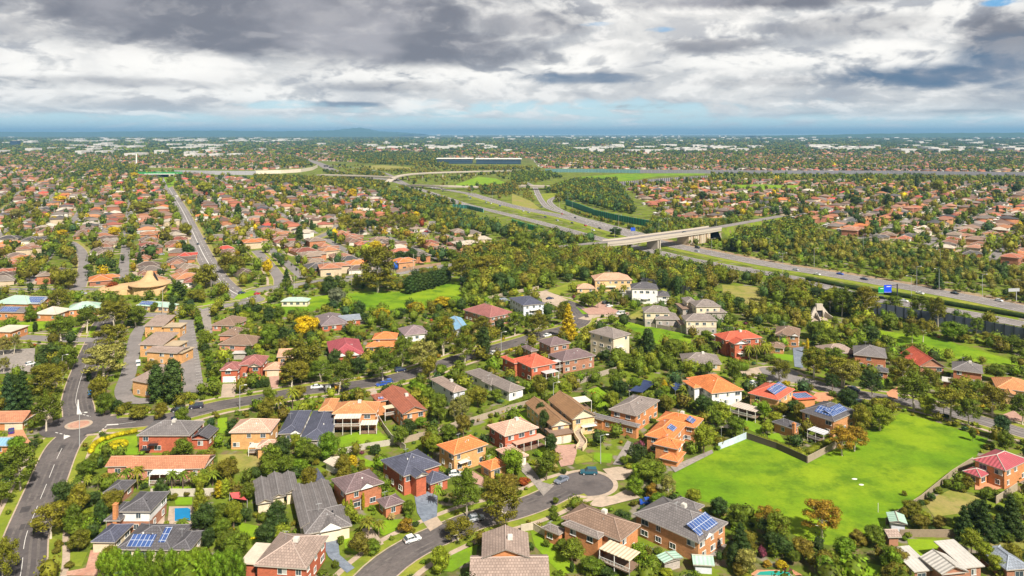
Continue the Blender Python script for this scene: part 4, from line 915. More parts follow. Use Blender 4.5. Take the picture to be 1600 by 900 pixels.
H('house with steep red gabled roof beside a round red-roofed gazebo', 'steep red-gabled house', 'brown', 'red', [('J',(830,465),(962,462),(870,390),3.0,'gy',{'pitch':32}), ('J',(780,440),(850,440),7,2.9,'hip')])
H('brick house with grey hip roof at the lower end of the green strip', 'grey-roofed house by the green strip', 'russet', 'grey', [('J',(1000,486),(1165,498),(1205,462),4.9,'hip',{'ac':1}), ('J',(940,540),(998,515),6,2.6,'flat',{'roof':'white'})])
H('orange-tiled gabled house at the edge of the photo above the road', 'orange gabled house', 'tan', 'orange', [('J',(1235,575),(1440,600),13,3.4,'hip'), ('J',(1265,600),(1345,607),5,3.2,'gy',{'shift':(0,-2.5)})])
H('two-storey orange brick house with crimson metal roof and paved red terrace', 'crimson-roofed house', 'orange', 'crimson', [('E',(1285,332),(1420,275),(1100,270),5.3,'hip'), ('E',(1150,368),(1182,335),(1040,345),2.9,'hip')], corr=True)
H('house with pale corrugated roofs and raised central gable at the bottom edge', 'pale corrugated-roofed house', 'brown', 'white', [('E',(940,892),(1062,858),(850,795),3.9,'gy'), ('E',(1060,858),(1180,850),9,3.0,'mono',{'pitch':6}), ('E',(790,878),(940,896),8,3.0,'mono',{'pitch':6})], corr=True)
H('slate-blue roofed house at the bottom corner under tall conifers', 'slate-blue roofed house', 'brown', 'steel', [('E',(1290,868),(1430,858),9,3,'hip')])
H('long red brick house with grey tiled roof, corner solar panels and carport', 'long grey-roofed brick house', 'ochre', 'grey', [('D',(320,722),(512,627),(-60,578),5.0,'hip',{'ac':1,'solar':[('F',.1,.8,.15,.7)]}), ('D',(300,540),(345,525),(180,500),2.9,'hip')], [('gablet',0,.3,3)])
H('orange brick two-storey house with grey-brown roof and screened rear veranda', 'brick house with screened veranda', 'orange', 'greyb',
  [('C',(1003,712),(1132,632),(668,592),5.3,'hip',{'roof':'brown','ac':1}), ('C',(670,678),(735,660),(593,628),3.1,'hip',{'roof':'greyb'}), ('C',(880,690),(1003,712),9,5.25,'hip')], [('veranda','C',(885,752),(1118,765),4.5,4.9,CRM,2.3,True)])
H('house with steep taupe gable facing the photographer at the bottom edge', 'steep taupe-gabled house', 'orange', 'taupe', [('C',(250,803),(513,800),10,5.2,'gy',{'pitch':19,'ac':1}), ('C',(185,905),(620,900),8,3.4,'gx',{'roof':'taupe'})])
for a_, lb, sh_ in ((('F',(775,240),(885,240),13,5.4), 'tan brick clinic building with a taupe roof, topmost of the four by the car park', 'topmost clinic building'),
                (('F',(748,340),(880,344),13,5.4), 'tan brick clinic building with slanted roof, second of four beside the car park', 'second clinic building'),
                (('F',(785,378),(958,388),9,5.0), 'tan brick clinic building with blue entrance screen, third of four by the car park', 'third clinic building')):
    t_, a1, b1, d1, h1 = a_
    H(lb, sh_, 'yellow', 'taupe', [(t_, a1, b1, d1, h1, 'mono' if d1 > 10 else 'gx', {'pitch':9}), (t_, (b1[0]-10, a1[1]+8), (b1[0]+85 if d1 > 10 else b1[0]+20, a1[1]+12), 8, h1-.6, 'flat', {'roof':'tan'})], cat='clinic building', name='clinic_building', wins=.8, pitch=9)
H('tan brick clinic building with slot windows beside two dark round trees', 'lowest clinic building', 'yellow', 'taupe', [('F',(705,532),(830,555),14,5.4,'mono',{'pitch':8})], cat='clinic building', name='clinic_building', wins=.7, pitch=9)
H('brown-roofed brick unit block topmost beside the clipped carpark hedge', 'topmost brown-roofed units', 'pinkb', 'brown', [('F',(1140,235),(1270,240),15,2.9,'hip')])
H('brown-roofed brick units with several hips below the topmost block', 'lower brown-roofed units', 'pinkb', 'brown', [('F',(1178,340),(1366,345),13,2.9,'hip'), ('F',(1180,290),(1290,292),12,2.95,'hip')])
H('red brick two-storey house with white garage door, white arched trim and gables', 'red brick house with white garage door', 'red', 'maroon',
  [('G',(110,452),(245,448),11,5.3,'hip'), ('G',(10,480),(112,478),9,4.8,'hip',{'garage':('F',(.5,),4.8,2.2,(.75,.74,.7))}), ('G',(165,455),(240,452),4,5.3,'gy',{'shift':(0,-1.2),'gable':'cream'})], [('gablet',1,.5,2.6)])
H('tan-roofed garage house with pink driveway beside the white-garage brick house', 'tan-roofed garage house', 'yellow', 'peach', [('G',(247,477),(350,474),8,2.9,'hip',{'garage':('F',(.5,),4.6,2.2,CRM)}), ('G',(318,408),(398,404),9,3.6,'gx')])
H('crimson-tiled bungalow with stacked white gablets behind the street trees', 'crimson-tiled bungalow', 'red', 'crimson', [('G',(610,408),(798,402),(555,330),3.2,'hip')], [('gablet',0,.3,4),('gablet',0,.7,4)])
H('orange-roofed brick house with curved lower deck roof and solar heater', 'orange-roofed house with curved deck', 'orange', 'bright', [('G',(835,312),(968,310),9,5.2,'hip'), ('G',(800,355),(965,352),6,2.9,'hip')])
H('grey hip-roofed brick house beside the bright yellow tree', 'grey house beside the yellow tree', 'red', 'purple', [('G',(560,240),(708,225),(525,188),3.0,'hip'), ('G',(660,215),(775,200),8,2.9,'gx',{'roof':'steel'})])
H('mauve-roofed bungalow with white windows behind tall street gums', 'mauve-roofed bungalow', 'white', 'mauve', [('G',(1010,292),(1148,278),13,3.2,'hip')])
H('blue corrugated barrel-roofed building beside the street trees', 'blue-roofed building', 'pale', 'blue', [('H',(110,262),(186,255),(75,198),3.6,'gy',{'pitch':18})], corr=True)
H('maroon-roofed brown brick house set back above the street', 'maroon-roofed brick house', 'brown', 'maroon', [('H',(295,195),(414,165),(165,150),4.8,'hip')], [('balcony',0,.5,8,2.4)])
H('white and pale blue modern house with dark flat-pitched roof and balcony', 'white and blue modern house', 'pale', 'navy', [('H',(475,130),(595,118),(400,88),5.6,'hip',{'pitch':14}), ('H',(370,108),(420,112),8,3.0,'flat',{'roof':'steel'})], [('balcony',0,.6,7,2.8,1)], wmat=M_PLAIN, pitch=16)
H('peach-roofed cream villa with arched balconies above the court', 'peach-roofed villa', 'tan', 'peach', [('M',(447,720),(653,718),14,6.8,'hip'), ('M',(350,765),(450,762),9,2.9,'hip')], [('balcony',0,.35,9,2.8,1)], wmat=M_PLAIN)
H('white modern villa with slate roof and rows of dark windows', 'white modern villa', 'white', 'slate', [('M',(645,765),(793,768),12,8.4,'hip'), ('M',(785,805),(855,806),11,4.6,'hip'), ('M',(585,790),(648,790),9,4.0,'flat',{'roof':'white'})], [('balcony',0,.5,3.4,2.9,1)], wmat=M_PLAIN)
H('beige and brown townhouse with white carport nearest the grass slope', 'townhouse with white carport', 'grey', 'greyb', [('I',(160,166),(304,168),10,7.2,'hip',{'upper':'cream'}), ('I',(220,203),(352,203),12,4.4,'hip')], [('veranda','I',(295,205),(356,208),5,3.0,WD,.1,False)])
H('beige townhouse with two tiers of dark roofs, highest of the three', 'two-tier townhouse', 'grey', 'greyb', [('I',(440,136),(578,134),11,8.0,'hip',{'upper':'cream'}), ('I',(390,112),(452,112),10,7.8,'hip',{'upper':'cream'}), ('I',(495,168),(608,164),9,5.0,'hip'), ('I',(366,150),(442,150),13,5.0,'flat',{'roof':'brown'})])
H('beige and brown townhouse with long blank garage wall, lowest of the three', 'lowest townhouse', 'grey', 'greyb', [('I',(385,212),(560,212),10,6.8,'hip',{'upper':'cream'}), ('I',(358,236),(440,238),9,3.9,'flat',{'roof':'brown'})])
H('school hall with mint-green metal roofs and solar panels', 'mint-roofed school hall', 'orange', 'mint', [('F',(-40,118),(150,122),14,4.2,'hip'), ('F',(100,118),(225,120),12,4.0,'gx',{'solar':[('F',.2,.9,.2,.9)],'roof':'steel'})], corr=True, name='school_building', cat='school building')
H('orange brick classroom with dark solar panels on its gable roof', 'classroom with solar panels', 'orange', 'grey', [('F',(-30,165),(130,168),9,4.2,'gx',{'solar':[('F',.1,.7,.1,.9)]})], name='school_building', cat='school building')
H('school building with pale cream-green roof beside a gum tree', 'pale-roofed school building', 'orange', 'beige', [('F',(180,175),(305,178),12,3.6,'hip')], corr=True, name='school_building', cat='school building')
H('orange-walled hall with mint hip roof behind the tall school gums', 'mint-roofed hall', 'orange', 'mint', [('F',(365,155),(542,140),12,3.8,'hip')], corr=True, name='school_building', cat='school building')
H('low mint-roofed building with solar panels under the tent-roofed church', 'low mint-roofed building', 'tan', 'mint', [('F',(735,128),(915,140),8,3.0,'hip',{'solar':[('F',.02,.45,.2,.9)]})], corr=True, name='school_building', cat='school building')
H('small white pavilion with pale mint roof on the grass paddock', 'small white pavilion', 'cream', 'mint', [('G',(340,107),(488,107),7,2.9,'hip')], corr=True, name='pavilion', cat='pavilion')
H('flat pale-roofed building at the edge of the school car park', 'flat pale-roofed building', 'orange', 'beige', [('F',(-60,272),(58,275),12,4.0,'flat')], name='school_building', cat='school building')
H('small mint metal shed beside the playing field fence', 'mint metal shed', 'pale', 'mint', [('E',(668,602),(740,612),(725,572),2.4,'gy',{'pitch':14,'nowin':1})], corr=True, wmat=M_PLAIN, name='garden_shed', cat='shed')
H('timber cubby hut with pinkish roof under the garden trees', 'timber cubby hut', 'brown', 'taupe', [('E',(650,690),(725,688),3.5,2.4,'gx',{'nowin':1})], wmat=M_PLAIN, name='garden_shed', cat='shed')
H('grey carport with white roof beside the brown units', 'grey carport', 'grey', 'white', [('G',(78,392),(155,390),4,2.5,'flat',{'nowin':1})], name='carport', cat='carport')
H('low glasshouse with pale mesh roof below the long brick house', 'pale glasshouse', 'grey', 'mint', [('D',(130,830),(235,800),(85,790),2.4,'gy',{'pitch':8,'nowin':1})], corr=True, name='glasshouse', cat='glasshouse')
H('pale metal garden shed behind the plum-roofed house', 'pale garden shed', 'white', 'beige', [('B',(625,308),(695,272),(588,275),2.3,'gy',{'pitch':10,'nowin':1})], corr=True, wmat=M_PLAIN, name='garden_shed', cat='shed')
H('small green metal garden shed near the bottom of the brick house garden', 'green garden shed', 'pale', 'mint', [('D',(300,830),(388,835),3,2.2,'gx',{'nowin':1})], corr=True, wmat=M_PLAIN, name='garden_shed', cat='shed')
# ================================================================== OTHER STRUCTURES
def lathe(prof, n=32, m=0, mb=None, c=(0, 0)):
    mb = mb or MB(); i = len(mb.v)
    for r, z in prof: mb.v += [(c[0]+r*math.cos(2*math.pi*k/n), c[1]+r*math.sin(2*math.pi*k/n), z) for k in range(n)]
    for j in range(len(prof)-1):
        for k in range(n): mb.f.append((i+j*n+k, i+j*n+(k+1) % n, i+(j+1)*n+(k+1) % n, i+(j+1)*n+k)); mb.m.append(m)
    return mb
# tent-roofed church
cx, cy = G(234, 457); ch = empty('church', (cx, cy, 0))
M_GOLD = objcolor('roof_membrane', 'plain', 0.7); GOLD = (0.47, 0.31, 0.16)
mb = lathe([(9.6, 0), (9.6, 5.6)], 28); mb.build('wall', M_BRICK, ch, WC['tan'])
mb = lathe([(11.6, 5.2), (11.6, 5.6), (8.6, 6.5), (5.8, 7.4), (4.0, 8.9), (2.6, 10.6), (1.9, 12.2), (1.3, 12.8), (0.01, 12.9)], 28); mb.build('tent_roof', M_GOLD, ch, GOLD)
mb = MB()
for k in range(9): mb.box((3.2+k*.36, -1.5, 11.9-k*.7), (.35, 1.3, .8))
mb.build('roof_ladder', M_DARK, ch)
for nm, x0, x1, y0, y1, h, rise in (('wing', -20, 3, -6.5, 5, 3.4, 2.4), ('wing', -28, -9, -8, 2, 2.9, 1.6), ('wing', -6, 11, -9.5, -2.5, 3.0, 2.0)):
    m_ = MB(); m_.extrude([(x0+1, y0+1), (x1-1, y0+1), (x1-1, y1), (x0+1, y1)], 0, h); m_.build('wing_wall', M_BRICK, ch, WC['tan'])
    m_ = MB(); mx_ = (x0+x1)/2; P = [(x0, y0+2.5, h), (mx_, y0-.6, h-.2), (x1, y0+2.5, h), (x1, y1, h+rise*.8), (mx_, y1+.4, h+rise), (x0, y1-1, h+rise*.4)]; C0 = (mx_, (y0+y1)/2+1, h+rise)
    for i in range(6): m_.poly([P[i], P[(i+1) % 6], C0]); a, b = P[i], P[(i+1) % 6]; m_.poly([(a[0], a[1], a[2]-.35), (b[0], b[1], b[2]-.35), b, a])
    m_.poly([(p[0], p[1], p[2]-.35) for p in reversed(P)]); m_.build('wing_roof', M_GOLD, ch, GOLD)
tag(ch, 'golden tent-roofed round church with fan-shaped low wings', 'church'); LAND.append(('the tent-roofed church', cx, cy))
stamp([(cx-29, cy-11), (cx+12, cy-11), (cx+12, cy+12), (cx-29, cy+9)], 2)
# concrete tunnel mouth
p0, p1 = Vector(GT('J', 225, 200)), Vector(GT('J', 345, 196)); d = (p1-p0); ang = math.atan2(d.y, d.x); wd_ = d.length
tm = empty('tunnel_entrance', (p0.x, p0.y, 0), ang); h_ = 5.6
mb = MB()
def wedge(xa, xb, xc, xd, y, t=1.2):
    f = [(xa, y, 0), (xb, y, 0), (xc, y+1.5, h_), (xd, y+1.5, h_)]; b = [(p[0], p[1]+t, p[2]) for p in f]
    mb.poly(f); mb.poly(b[::-1])
    for i in range(4): mb.poly([f[i], b[i], b[(i+1) % 4], f[(i+1) % 4]])
o0, o1 = wd_*.36, wd_*.64
wedge(0, o0, o0, wd_*.33, 0)
f = [(o1, 0, 0), (wd_, 0, 0), (wd_*.68, 1.5, h_), (o1, 1.5, h_)]; b = [(p[0], p[1]+1.2, p[2]) for p in f]; mb.poly(f); mb.poly(b[::-1])
for i in range(4): mb.poly([f[i], b[i], b[(i+1) % 4], f[(i+1) % 4]])
mb.box(((o0+o1)/2, 1.6, 5.4), (o1-o0, 1.6, 3.2)); mb.build('concrete_face', M_CONC, tm)
mb = MB(); mb.box(((o0+o1)/2, 4, 1.9), (o1-o0, 4.5, 3.7)); mb.build('opening_shade_block', M_DARK, tm)  # solid dark block in place of the shade inside the tunnel
for s, xx in ((-1, o0-.6), (1, o1+.6)):
    mb = MB(); mb.poly([(xx, 0, 0), (xx, 0, 3.4), (xx+s*2.5, -9, .3), (xx+s*2.5, -9, 0)]); mb.poly([(xx+.3, 0, 0), (xx+s*2.5+.3, -9, 0), (xx+s*2.5+.3, -9, .3), (xx+.3, 0, 3.4)]); mb.poly([(xx, 0, 3.4), (xx+.3, 0, 3.4), (xx+s*2.5+.3, -9, .3), (xx+s*2.5, -9, .3)]); mb.build('wing_wall', M_CONC, tm)
tag(tm, 'angular concrete tunnel portal with dark opening at the end of a path', 'tunnel entrance'); LAND.append(('the concrete tunnel portal', p0.x, p0.y)); stamp([(p0.x-2, p0.y-10), (p1.x+2, p1.y-10), (p1.x+2, p1.y+6), (p0.x-2, p0.y+6)], 2)
# ---- road bridge and its approach
BP = [('P',660,420.6,0), ('M',0,585,2.0), ('M',200,545,5.5), ('M',400,523,8.8), ('M',600,505,10.5), ('M',760,482,10.5), ('M',900,464,10.5), ('M',1050,443,10.5), ('M',1200,418,10.5), ('M',1385,385,10.0), ('P',1222,337,8)]
g3 = [GT(p[0], p[1], p[2], p[3])+(p[3],) for p in BP]
L3 = smooth([Vector(p) for p in g3], 5); LL = [Vector((p.x, p.y)) for p in L3]; ZZ = [p.z for p in L3]
i1 = next(i for i, p in enumerate(L3) if p.x > g3[4][0]-12); i2 = next(i for i, p in enumerate(L3) if p.x > g3[7][0]+6)
for nm, a, b in (('road', 0, i1+1), ('road', i2, len(LL))):
    mb = MB(); ribbon(mb, LL[a:b], -5, 5, 0.03, zf=ZZ[a:b]); tag(mb.build(nm, M_ASPH2), kind='structure')
    mb = MB()
    l0, l1 = offset(LL[a:b], -5.2), offset(LL[a:b], 5.2)
    for s, l in ((-1, l0), (1, l1)):
        out_ = [offset(LL[a:b], s*(5.2+z*.45))[i] for i, z in enumerate(ZZ[a:b])]
        for i in range(len(l)-1): mb.poly([(l[i].x, l[i].y, ZZ[a+i]), (l[i+1].x, l[i+1].y, ZZ[a+i+1]), (out_[i+1].x, out_[i+1].y, -.05), (out_[i].x, out_[i].y, -.05)])
    mb.build('embankment', M_GROUND)['kind'] = 'structure'
    for i in range(a, b-1): stamp([l0[i-a], l1[i-a], l1[i+1-a], l0[i+1-a]], 1)
br = empty('road_bridge', (g3[6][0], g3[6][1], 0)); off = Vector((g3[6][0], g3[6][1]))
BL = [p-off for p in LL[i1-1:i2+2]]; BZ = ZZ[i1-1:i2+2]
mb = MB(); ribbon(mb, BL, -6.4, 6.4, 0.0, thick=2.3, zf=BZ); ribbon(mb, BL, 6.4, -6.4, -2.3, zf=BZ); mb.build('deck', M_CONC, br)
mb = MB(); ribbon(mb, BL, -5.6, 5.6, 0.04, zf=BZ); mb.build('road_surface', M_ASPH2, br)
for s in (-1, 1):
    mb = MB(); ribbon(mb, BL, s*6.2, s*6.7, 1.15, thick=2.0, zf=BZ); mb.build('barrier', M_CONC, br)
bd = (Vector(g3[7][:2])-Vector(g3[5][:2])).normalized(); bn = Vector((-bd.y, bd.x)); ba = math.atan2(bd.y, bd.x)
for (u, v) in ((1076, 397), (1030, 391)):
    q = Vector(G(u, v))-off; t = q.dot(bd); c = bd*t+(BL[len(BL)//2]-bd*(BL[len(BL)//2].dot(bd)))
    mb = MB(); mb.box((c.x, c.y, 4.4), (1.1, 11.5, 8.8), 0, ba); mb.box((c.x, c.y, 8.7), (1.5, 12.6, .5), 0, ba); mb.build('pier', M_CONC, br)
q = Vector(G(1112, 388))-off; t = q.dot(bd)
c = bd*(t+14)+(BL[-3]-bd*(BL[-3].dot(bd)))
mb = MB(); mb.box((c.x, c.y, 4.4), (30, 12.2, 8.8), 0, ba); mb.build('abutment', simple('abutment_concrete', (.50, .40, .28), .9), br)
for k in range(9):
    cc = c+bd*(-12+k*3)-bn*6.25; m_ = MB(); m_.box((cc.x, cc.y, 4.3), (1.1, .5, 8.6), 0, ba); m_.build('buttress', M_TIMBER if k % 3 == 1 else M_CONC, br)
tag(br, 'concrete road bridge crossing the freeway on blade piers with tan ribbed abutment', 'bridge'); LAND.append(('the road bridge', *g3[6][:2]))
# ---- far flyovers
def flyover(pts, w_, label, short, pier_every=40, thick=1.6):
    g = [GT(*p[:3], p[3])+(p[3],) for p in pts]; L = smooth([Vector(p) for p in g], 12); l2 = [Vector((p.x, p.y)) for p in L]; z = [p.z for p in L]
    c = l2[len(l2)//2]; e = empty('flyover', (c.x, c.y, 0)); l2 = [p-c for p in l2]
    mb = MB(); ribbon(mb, l2, -w_/2, w_/2, 0, thick=thick, zf=z); ribbon(mb, l2, w_/2, -w_/2, -thick, zf=z); mb.build('deck', M_CONC, e)
    for s in (-1, 1): mb = MB(); ribbon(mb, l2, s*w_/2, s*(w_/2+.4), 1.0, thick=1.6, zf=z); mb.build('barrier', M_CONC, e)
    acc = 0
    for i in range(1, len(l2)-1):
        acc += (l2[i]-l2[i-1]).length
        if acc > pier_every and z[i] > 4: acc = 0; mb = MB(); mb.box((l2[i].x, l2[i].y, (z[i]-thick)/2), (2, w_*.6, z[i]-thick)); mb.build('pier', M_CONC, e)
    tag(e, label, 'flyover'); LAND.append((short, c.x, c.y))
flyover([('P',498,273,8),('P',560,274.5,8),('P',616,277,8)], 14, 'straight concrete flyover over the freeway fan, before the curved ramp', 'the straight flyover')
flyover([('P',607,284,1),('P',616,277.5,7),('P',637,272.7,10),('P',674,270,10),('P',720,268.5,10),('P',756,267.5,8),('P',800,267,2)], 12, 'curved concrete ramp flyover sweeping above the grass mound', 'the curved ramp flyover')
flyover([('P',640,289,3),('P',690,290.5,6),('P',748,292,4)], 10, 'low concrete ramp bridge in front of the grass mound', 'the low ramp bridge')
flyover([('P',812,290,6),('P',857,291,6)], 16, 'short overpass crossing the narrow curving freeway branch', 'the short overpass', 200, 2.2)
# ---- noise walls
def wall_run(name, label, cat, pts, h, pc, poc, step, short=None, pw=.25, z0=0.0, part='panel', glassy=False):
    g = [Vector(GT(*p)) for p in pts]; c = g[len(g)//2]; e = empty(name, (c.x, c.y, 0)); g = [p-c for p in g]
    mb = MB(); posts = []
    for a, b in zip(g, g[1:]):
        d = b-a; n = max(1, round(d.length/step)); an = math.atan2(d.y, d.x)
        for k in range(n):
            q = a+d*((k+.5)/n); mb.box((q.x, q.y, z0+h/2), (d.length/n-.02, .16, h-.02*(k % 2)), 0, an); posts.append((a+d*(k/n), an))
    posts.append((g[-1], posts[-1][1]))
    mb.build(part, objcolor('wall_panels', 'plain', .6), e, pc)
    pm = MB(); pm.box((0, 0, z0+(h+.35)/2), (pw, .45, h+.35)); me = pm.mesh('post', objcolor('wall_panels', 'plain', .6))
    if len(posts) <= 100:
        for p, an in posts: place('post', me, e, poc, (p.x, p.y, 0), an)
    else:
        pm = MB()
        for p, an in posts: pm.box((p.x, p.y, z0+(h+.35)/2), (pw, .45, h+.35), 0, an)
        pm.build('post', objcolor('wall_panels', 'plain', .6), e, poc)['kind'] = 'stuff'
    tag(e, label, cat)
    if short: LAND.append((short, c.x, c.y))
wall_run('noise_wall', 'tall dark panelled noise wall between the near carriageway and the trees', 'noise wall', [('P',1358,491),('P',1400,498),('P',1440,505),('P',1477,511),('P',1540,523),('P',1600,535),('P',1720,558)], 6.4, (.10,.115,.16), (.02,.02,.025), 4.5, 'the dark noise wall')
wall_run('noise_wall', 'dark slatted noise wall behind the white villas and conifers', 'noise wall', [('P',1003,446),('P',1040,454),('P',1078,462)], 5, (.16,.16,.19), (.03,.03,.03), 3, 'the slatted wall')
wall_run('noise_wall', 'grey noise wall beyond the green underpass of the long avenue', 'noise wall', [('P',272,272),('P',330,273),('P',400,273.5)], 9, (.36,.35,.38), (.3,.3,.32), 8, 'the grey wall beyond the avenue')
wall_run('retaining_wall', 'cream curved retaining wall leading to the freeway fan', 'retaining wall', [('P',398,272),('P',440,271),('P',470,269),('P',488,266),('P',496,262)], 8, (.60,.52,.42), (.5,.45,.38), 12, 'the cream retaining wall')
wall_run('noise_wall', 'long teal-topped noise wall on the far side of the tollway', 'noise wall', [('P',852,269),('P',930,269.5),('P',1000,270.5)], 8, (.10,.20,.20), (.25,.5,.45), 8, 'the teal noise wall')
wall_run('noise_wall', 'long lilac-grey noise wall running to the edge of the photo', 'noise wall', [('P',1000,270.5),('P',1195,271.5),('P',1390,272),('P',1620,275)], 8, (.17,.165,.19), (.36,.35,.40), 9, 'the lilac-grey noise wall')
wall_run('noise_wall', 'dark noise wall with pale posts above the red-roofed estate', 'noise wall', [('P',960,291),('P',1000,288),('P',1030,284.5),('P',1070,282),('P',1105,280)], 7, (.10,.09,.11), (.45,.42,.45), 6, 'the pale-posted noise wall', 1.0)
wall_run('noise_barrier', 'bright green transparent barrier along the freeway branch', 'noise barrier', [('P',884,320),('P',905,327),('P',930,337),('P',960,344),('P',990,350),('P',1022,356)], 6.5, (.02,.13,.085), (.04,.33,.2), 5, 'the green barrier', .7)
wall_run('noise_barrier', 'short green finned barrier on the suburb side of the freeway', 'noise barrier', [('P',800,350),('P',822,357),('P',848,364)], 5, (.04,.22,.10), (.08,.45,.15), 4, 'the short green barrier', .5)
wall_run('noise_barrier', 'teal fins above the tree belt beside the freeway', 'noise barrier', [('P',708,325),('P',730,326),('P',755,332)], 4.5, (.03,.12,.10), (.08,.35,.3), 5, 'the teal fins', .6)
wall_run('noise_barrier', 'green finned screen beyond the bridge by the side road', 'noise barrier', [('M',1110,418),('M',1160,408),('M',1230,402)], 4, (.02,.22,.16), (.05,.4,.3), 5, None, .5)
# underpass over the avenue
c = Vector(G(252, 277)); e = empty('underpass_bridge', (c.x, c.y, 0))
mb = MB(); mb.box((0, 0, 7.2), (66, 12, 1.4)); mb.build('deck', M_WHITE, e)
for x in (-20, 20): mb = MB(); mb.box((x, 0, 3.2), (3, 11, 6.4)); mb.build('abutment', M_CONC, e)
mb = MB(); mb.box((0, 4.5, 3.2), (37, .4, 6.3)); mb.build('underpass_shade_sheet', simple('underpass_shade_blue', (.02, .05, .14), .6), e)  # dark blue sheet stands in for the shade under the deck
pm = MB(); pm.box((0, 0, 10.5), (.8, .5, 6.5)); me = pm.mesh('green_fin', simple('green_paint', (.03, .30, .09), .5))
for k in range(24): place('green_fin', me, e, None, (-46+k*4, -5.6, (k % 3)*.6-.5))
mb = MB(); mb.box((0, -5.3, 9.2), (94, .15, 2.6)); mb.build('green_screen', simple('green_paint', (.03, .30, .09), .5), e)
tag(e, 'bridge with bright green fins across the top of the long avenue', 'bridge'); LAND.append(('the green-finned bridge', c.x, c.y))
# far dark office buildings, one thing each
for u0, u1, v, lb, sh in ((683, 738, 256, 'long low dark-glass building with white roof, the shorter of the pair', 'the shorter dark-glass building'), (744, 814, 256.5, 'long low dark-glass building with white roof, the longer of the pair', 'the longer dark-glass building')):
    a, b = Vector(G(u0, v)), Vector(G(u1, v)); e = empty('office_building', ((a.x+b.x)/2, a.y, 0)); w_ = b.x-a.x
    mb = MB(); mb.box((0, 25, 7.5), (w_, 50, 15)); mb.build('wall', simple('dark_blue_glass', (.02, .045, .08), .25, .2, .05, .6), e)
    mb = MB(); mb.box((0, 24, 15.8), (w_+5, 54, 1.6)); mb.build('roof', M_WHITE, e)
    for z in (4.5, 9.5): mb = MB(); mb.box((0, -.15, z), (w_-2, .2, .5)); mb.build('floor_band', simple('blue_steel', (.1, .15, .22), .4), e)
    tag(e, lb, 'office building'); LAND.append((sh, a.x+w_/2, a.y)); stamp([(a.x-3, a.y-4), (b.x+3, a.y-4), (b.x+3, a.y+54), (a.x-3, a.y+54)], 2)
# ---- fences
def fence(label, pts, h=1.8, col=(.22, .17, .13), step=2.4, name='timber_fence', cat='fence', top=True, poc=None):
    g = [Vector(GT(*p)) for p in pts]; c = g[len(g)//2]; e = empty(name, (c.x, c.y, 0)); g = [p-c for p in g]; mb = MB(); posts = []
    for a, b in zip(g, g[1:]):
        d = b-a; n = max(1, round(d.length/.3)); an = math.atan2(d.y, d.x)
        for k in range(n):
            q = a+d*((k+.5)/n); hh_ = h+random.uniform(-.04, .04); mb.box((q.x, q.y, hh_/2), (d.length/n-.015, .04, hh_), 0, an)
        m = max(1, round(d.length/step))
        for k in range(m+1): posts.append((a+d*(k/m), an))
        if top: mb2 = MB(); q = (a+b)/2; mb2.box((q.x, q.y, h+.06), (d.length, .13, .07), 0, an); mb2.build('capping_rail', objcolor('fence_paint', 'plain', .9), e, tuple(min(1, x*1.25) for x in col))
    mb.build('paling', objcolor('fence_paint', 'plain', .9), e, col)
    pm = MB(); pm.box((0, .08, (h+.1)/2), (.13, .13, h+.1)); me = pm.mesh('post', objcolor('fence_paint', 'plain', .9))
    for p, an in posts[:90]: place('post', me, e, poc or tuple(x*.8 for x in col), (p.x, p.y, 0), an)
    tag(e, label, cat)
fence('dark timber paling fence on the angle of the big playing field', [('D',580,160),('D',740,215),('D',905,290)], 1.9, (.10,.08,.06))
fence('weathered timber fence running up from the field fence corner', [('D',905,290),('D',1000,240),('D',1095,188)], 1.9, (.30,.24,.18))
fence('white and blue metal panel fence beside the orange-roofed house', [('D',425,218),('D',500,190),('D',575,158)], 1.9, (.45,.52,.60), name='metal_fence')
fence('cream masonry fence between the palm garden and the pool garden', [('A',815,470),('A',1000,470),('A',1190,465)], 1.9, (.50,.45,.38), name='garden_wall', cat='garden wall')
fence('pale garden wall below the blue pool', [('A',872,690),('A',1000,692),('A',1115,690)], 1.9, (.38,.35,.33), name='garden_wall', cat='garden wall')
fence('long pale fence behind the garden of the white veranda house', [('B',655,245),('B',800,215),('B',960,190)], 1.7, (.42,.38,.32))
fence('pale path fence running down beside the rust-roofed house', [('B',850,25),('B',900,110),('B',940,165),('B',1015,222)], 1.7, (.46,.41,.34))
fence('weathered fence stepping up behind the navy-roofed house', [('B',970,192),('B',1140,150),('B',1320,88)], 1.9, (.34,.27,.20))
fence('weathered timber fence below the pale two-storey house', [('H',0,832),('H',130,790),('H',300,735),('H',400,700),('H',520,668)], 1.9, (.33,.27,.21))
fence('timber fence between the formal garden and the mauve-roofed house', [('H',700,582),('H',800,548),('H',900,512),('H',985,487)], 1.9, (.32,.27,.22))
fence('timber fence beside the playing field and the dry yard', [('E',640,625),('E',830,500),('E',1000,360),('E',1110,290)], 1.7, (.28,.23,.16))
fence('low timber fence behind the small green garden', [('E',715,690),('E',1015,690)], 1.7, (.26,.20,.14))
fence('curved timber fence below the crimson-roofed house', [('E',1235,510),('E',1290,475),('E',1350,435)], 1.9, (.33,.27,.20))
fence('dark timber fence above the long green strip', [('J',400,315),('J',600,372),('J',750,398)], 1.7, (.12,.10,.08))
fence('timber fence below the townhouses on the grass slope', [('I',60,215),('I',200,245),('I',360,275)], 1.7, (.25,.21,.17))
fence('cream retaining fence behind the garden of the taupe-gabled house', [('C',465,660),('C',530,650),('C',650,722)], 1.6, (.50,.43,.34), name='garden_wall', cat='garden wall')
fence('long weathered fence across the far side of the grass paddock', [('H',280,100),('H',400,70),('H',560,40)], 1.8, (.36,.30,.22))
fence('tall timber fence behind the blue ball by the gardens of the estate', [('L',760,680),('L',880,655),('L',1000,640)], 2.0, (.30,.20,.13))
